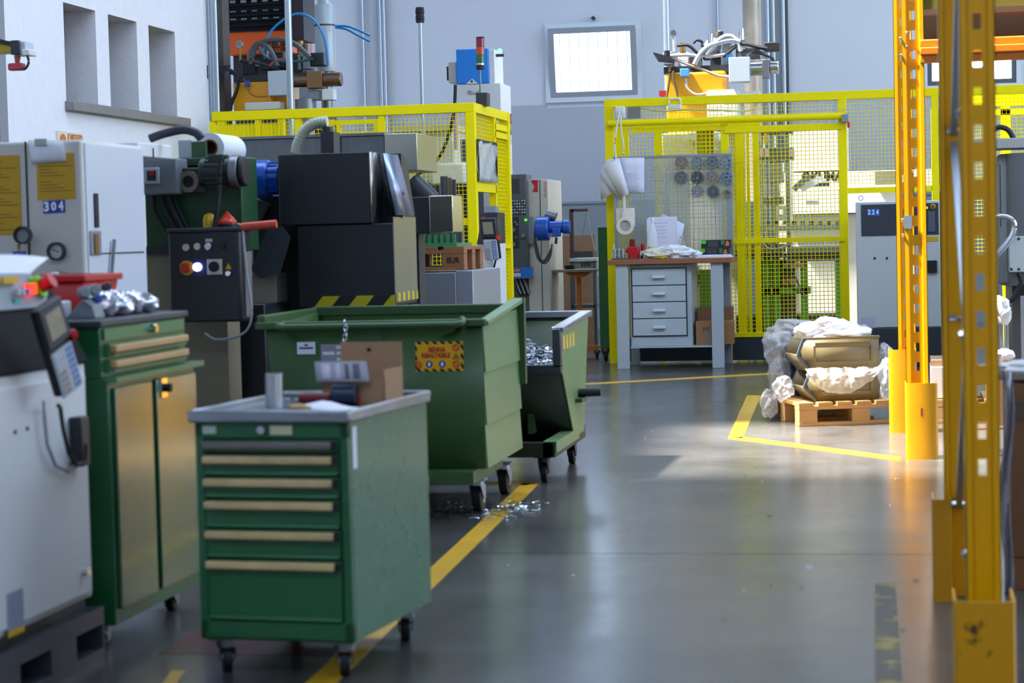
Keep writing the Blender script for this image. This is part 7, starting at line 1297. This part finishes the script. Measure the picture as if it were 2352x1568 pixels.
xa, xb_ = at(1838, 890, 12.78).x + .05, at(2019, 890, 12.78).x + .045
for nm, a_, c_, y0_, y1_, z0_, z1_, m_, lb in (('stacking_bin', xa, xb_, 12.78, 13.06, zA, zB - .012, BINM, 'lower front olive stacking bin, half covered by film'), ('stacking_bin', xa - .04, xb_, 12.77, 13.05, zB - .005, zC, BINM, 'upper front olive stacking bin full of white plastic'), ('stacking_bin', xa + .02, xb_ - .01, 13.12, 13.40, zA, zB - .012, BINB, 'lower rear slate stacking bin on the half pallet'), ('stacking_bin', xa + .01, xb_ - .01, 13.11, 13.39, zB - .005, zC + .01, BINB, 'upper rear slate stacking bin on the half pallet')):
    o = thing(nm, lb, 'bin', ((a_ + c_) / 2, (y0_ + y1_) / 2, z0_), group='stacking bins on the half pallet'); stackbin(o, a_, c_, y0_, y1_, z0_, z1_, m_)
FB_ = M('film_bag', '#f6f8fc', .1, alpha=.3, var=0, spec=1.0)
def bagat(px, py, Y, rad, seed, label, mat=FB_, amp=.5, flat=None):
    p = at(px, py, Y); return tag(crumple(p, rad, seed, amp, 2.6, 60, 36, flat).build('plastic_bag', mat, ang=180), label, 'bag')
bagat(1944, 770, 12.92, (.2, .12, .08), 21, 'white plastic filling heaped in the upper front bin', M('film_bright', '#f6f8fc', .25, alpha=.92, var=0, spec=.8))
bagat(1925, 748, 12.9, (.07, .07, .05), 22, 'peaked tuft of white film on top of the front bin', M('film_bright', '#f6f8fc'))
bagat(1985, 766, 12.95, (.1, .08, .055), 23, 'small clear film bulge at the right of the front bin')
bagat(1828, 762, 13.35, (.14, .12, .075), 24, 'puffed clear bag over the upper rear bin')
bagat(1788, 800, 13.3, (.085, .1, .095), 25, 'clear bag bulging left of the upper rear bin')
bagat(1792, 868, 13.3, (.065, .1, .12), 26, 'clear film hanging between the rear bins at left')
bagat(1829, 890, 12.95, (.055, .1, .065), 27, 'crumpled film poking out of the lower front bin')
bagat(1765, 925, 13.1, (.045, .07, .075), 28, 'film tail touching the floor left of the half pallet', flat=None)
bagat(2038, 870, 12.9, (.045, .09, .11), 29, 'clear film hanging right of the lower front bin'); bagat(2035, 830, 13.1, (.05, .08, .09), 30, 'dim film bag between bins and rack guard'); bagat(2028, 945, 12.6, (.06, .05, .03), 31, 'film lump on the floor before the half pallet corner', flat=-.029) if False else None
# film apron draped over the front of the lower bin
g_ = []; n, m = 60, 20
for i in range(m + 1):
    row = []
    for j in range(n + 1):
        s_, t_ = j / n, i / m; low = 848 + 66 * math.sin(math.pi * min(1, s_ * 1.02 + .02)) ** .6 - 20 * s_
        p = at(1853 + 195 * s_, 846 + (low - 846) * t_, 12.74); f_ = noise.fractal(Vector((s_ * 9, t_ * 2.5, 4.2)), .6, 2.1, 4)
        row.append(p + Vector((0, -.02 - .05 * math.sin(math.pi * t_) + .025 * f_ + .014 * math.sin(s_ * 34 + 3 * math.sin(5 * s_) + 4 * t_), .006 * f_)))
    g_.append(row)
tag(MB().sheet(g_).build('film_apron', M('film_sheet', '#f6f4ec', .08, alpha=.26, var=0, spec=1.0), solid=.002, ang=180), 'glossy clear film draped across the lower front bin', 'film')
# the loaded pallet stands turned to the aisle
PIV = Vector((px0_, 12.70, 0)); TURN = math.radians(18); RZ = Matrix.Rotation(TURN, 3, 'Z')
for o in list(COL.objects):
    if o.parent is None and (o.name.split('.')[0] in ('half_pallet', 'stacking_bin', 'film_apron') or (o.get('label') or '') in ('white plastic filling heaped in the upper front bin', 'peaked tuft of white film on top of the front bin', 'small clear film bulge at the right of the front bin', 'crumpled film poking out of the lower front bin')):
        o.location = PIV + RZ @ (Vector(o.location) - PIV); o.rotation_euler = (0, 0, TURN)
# ------------------------------------------------ goods behind the rack
for k, (q, Y_, m_, lb) in enumerate((((2138, 842, 2230, 962), 12.9, M('carton_white', '#f0e6dc', .7, var=.05), 'sunlit white carton behind the far rack upright'), ((2138, 826, 2230, 845), 12.95, CARD, 'flat tan carton lid on the white carton'))):
    r_ = R(*q, Y_); tag(MB().box(r_[0], r_[1], Y_, Y_ + .45, max(r_[2], .15), r_[3]).build('carton', m_, bev=.004), lb, 'box')
r_ = R(2138, 962, 2230, 1000, 12.9); pallet('wooden_pallet', 'wooden pallet under the white carton behind the rack', r_[0], r_[0] + .6, 12.86, 13.5, 0, WOOD, 4)
ct = thing('brown_carton', 'tall brown carton at the right edge behind near upright', 'box', at(2345, 1330, 7.0)); r_ = R(2322, 880, 2480, 1330, 7.0); MB().box(r_[0], r_[1], 7.0, 7.5, .1, r_[3]).build('carton_body', CARDD, ct, bev=.005); MB().box(r_[0] - .002, r_[1], 6.996, 7.0, r_[3] - .12, r_[3] - .06).build('tape', M('tape_grey', '#6a5c50', .5), ct)
MB().box(r_[0], r_[1], 6.98, 7.5, .0, .1).build('skid', WOODD, ct)
pw = thing('stretch_wrap', 'grey stretch wrap hanging beside the brown carton', 'film', at(2312, 1100, 6.9)); g_ = [[at(2302 + 22 * j / 4 + 6 * math.sin(i * .7), 850 + 520 * i / 12, 6.9 + .02 * math.sin(i + j * 2)) for j in range(5)] for i in range(13)]; MB().sheet(g_).build('wrap', M('wrap_grey', '#a8a6b0', .25, alpha=.75, var=0), pw, solid=.002)
p = at(2335, 850, 7.1); tag(crumple(p, (.12, .12, .03), 41, .35, 3, 26, 14).build('wrap_sheet', M('wrap_white', '#e8e6ea', .2, alpha=.9, var=0)), 'white film sheet lying on the brown carton', 'film')
ps = thing('upright_profiles', 'bright bundle of profiles wrapped in film, right of near upright', 'profiles', at(2302, 800, 13.0)); 
for k in range(5): q_ = R(2284 + 6 * k, 690, 2288 + 6 * k, 835, 13.0); MB().box(q_[0], q_[1], 12.75, 12.78, .3, q_[3]).build('profile', ALU, ps)
q_ = R(2280, 830, 2330, 900, 13.0); MB().box(q_[0] - .05, q_[1] + .3, 12.7, 12.84, 0, .3).build('crate', CARDD, ps)
tag(crumple(at(2300, 715, 12.76), (.055, .05, .075), 43, .35, 3, 24, 16).build('film_wad', M('film_bright', '#f6f8fc')), 'bright film cap on the profile bundle', 'film'); tag(crumple(at(2306, 815, 12.76), (.06, .05, .035), 44, .35, 3, 22, 14).build('film_wad', M('film_bright', '#f6f8fc')), 'bright film collar low on the profile bundle', 'film')
tag(MB().box(at(2345, 700, 13).x, at(2360, 700, 13).x, 13, 13.05, 0, at(2350, 680, 13).z).build('aluminium_post', ALU), 'pale aluminium post at the right picture edge', 'post')
# ------------------------------------------------ gantry arm at the far left
ga_ = thing('gantry_arm', 'yellow and black gantry end with red hook, top left corner', 'crane', at(30, 110, 11.5)); GA = 11.5
r_ = R(-60, 95, 28, 122, GA); MB().box(r_[0], r_[1], GA, GA + .12, r_[2], r_[3]).build('boom', M('boom_yellow', '#b8a400', .5), ga_, bev=.005); MB().add([at(-40, 80, GA - .02), at(35, 98, GA - .02), at(35, 108, GA - .02), at(-40, 92, GA - .02), at(-40, 80, GA + .05), at(35, 98, GA + .05), at(35, 108, GA + .05), at(-40, 92, GA + .05)], [(0, 1, 2, 3), (4, 5, 6, 7), (0, 1, 5, 4), (1, 2, 6, 5), (2, 3, 7, 6), (3, 0, 4, 7)]).build('black_sleeve', RUB, ga_)
r_ = R(27, 93, 46, 126, GA - .02); MB().box(r_[0], r_[1], GA - .04, GA + .12, r_[2], r_[3]).build('end_block', BLACK, ga_, bev=.005); r_ = R(44, 95, 62, 126, GA); MB().box(r_[0], r_[1], GA - .02, GA + .1, r_[2], r_[3]).build('pale_cap', GREY, ga_, bev=.006); r_ = R(55, 114, 72, 128, GA); MB().box(r_[0], r_[1], GA - .03, GA + .08, r_[2], r_[3]).build('pale_lug', CREAM, ga_, bev=.005)
MB().cyl(at(40, 128, GA), at(40, 148, GA), .02, .012).build('hook_shank', M('shank_rust', '#a8543c', .5), ga_); r_ = R(20, 145, 54, 162, GA); MB().box(r_[0], r_[1], GA - .02, GA + .04, r_[2], r_[3]).build('red_hook', M('hook_red', '#b03040', .4), ga_, bev=.01); MB().tube(pxpath([(62, 126), (66, 142), (60, 156), (52, 158)], GA), .008).build('cable', DARK, ga_)
MB().box(at(-60, 108, GA).x - .6, at(-60, 108, GA).x, GA, GA + .12, at(-60, 122, GA).z, at(-60, 95, GA).z).build('boom', M('boom_yellow', '#b8a400'), ga_)
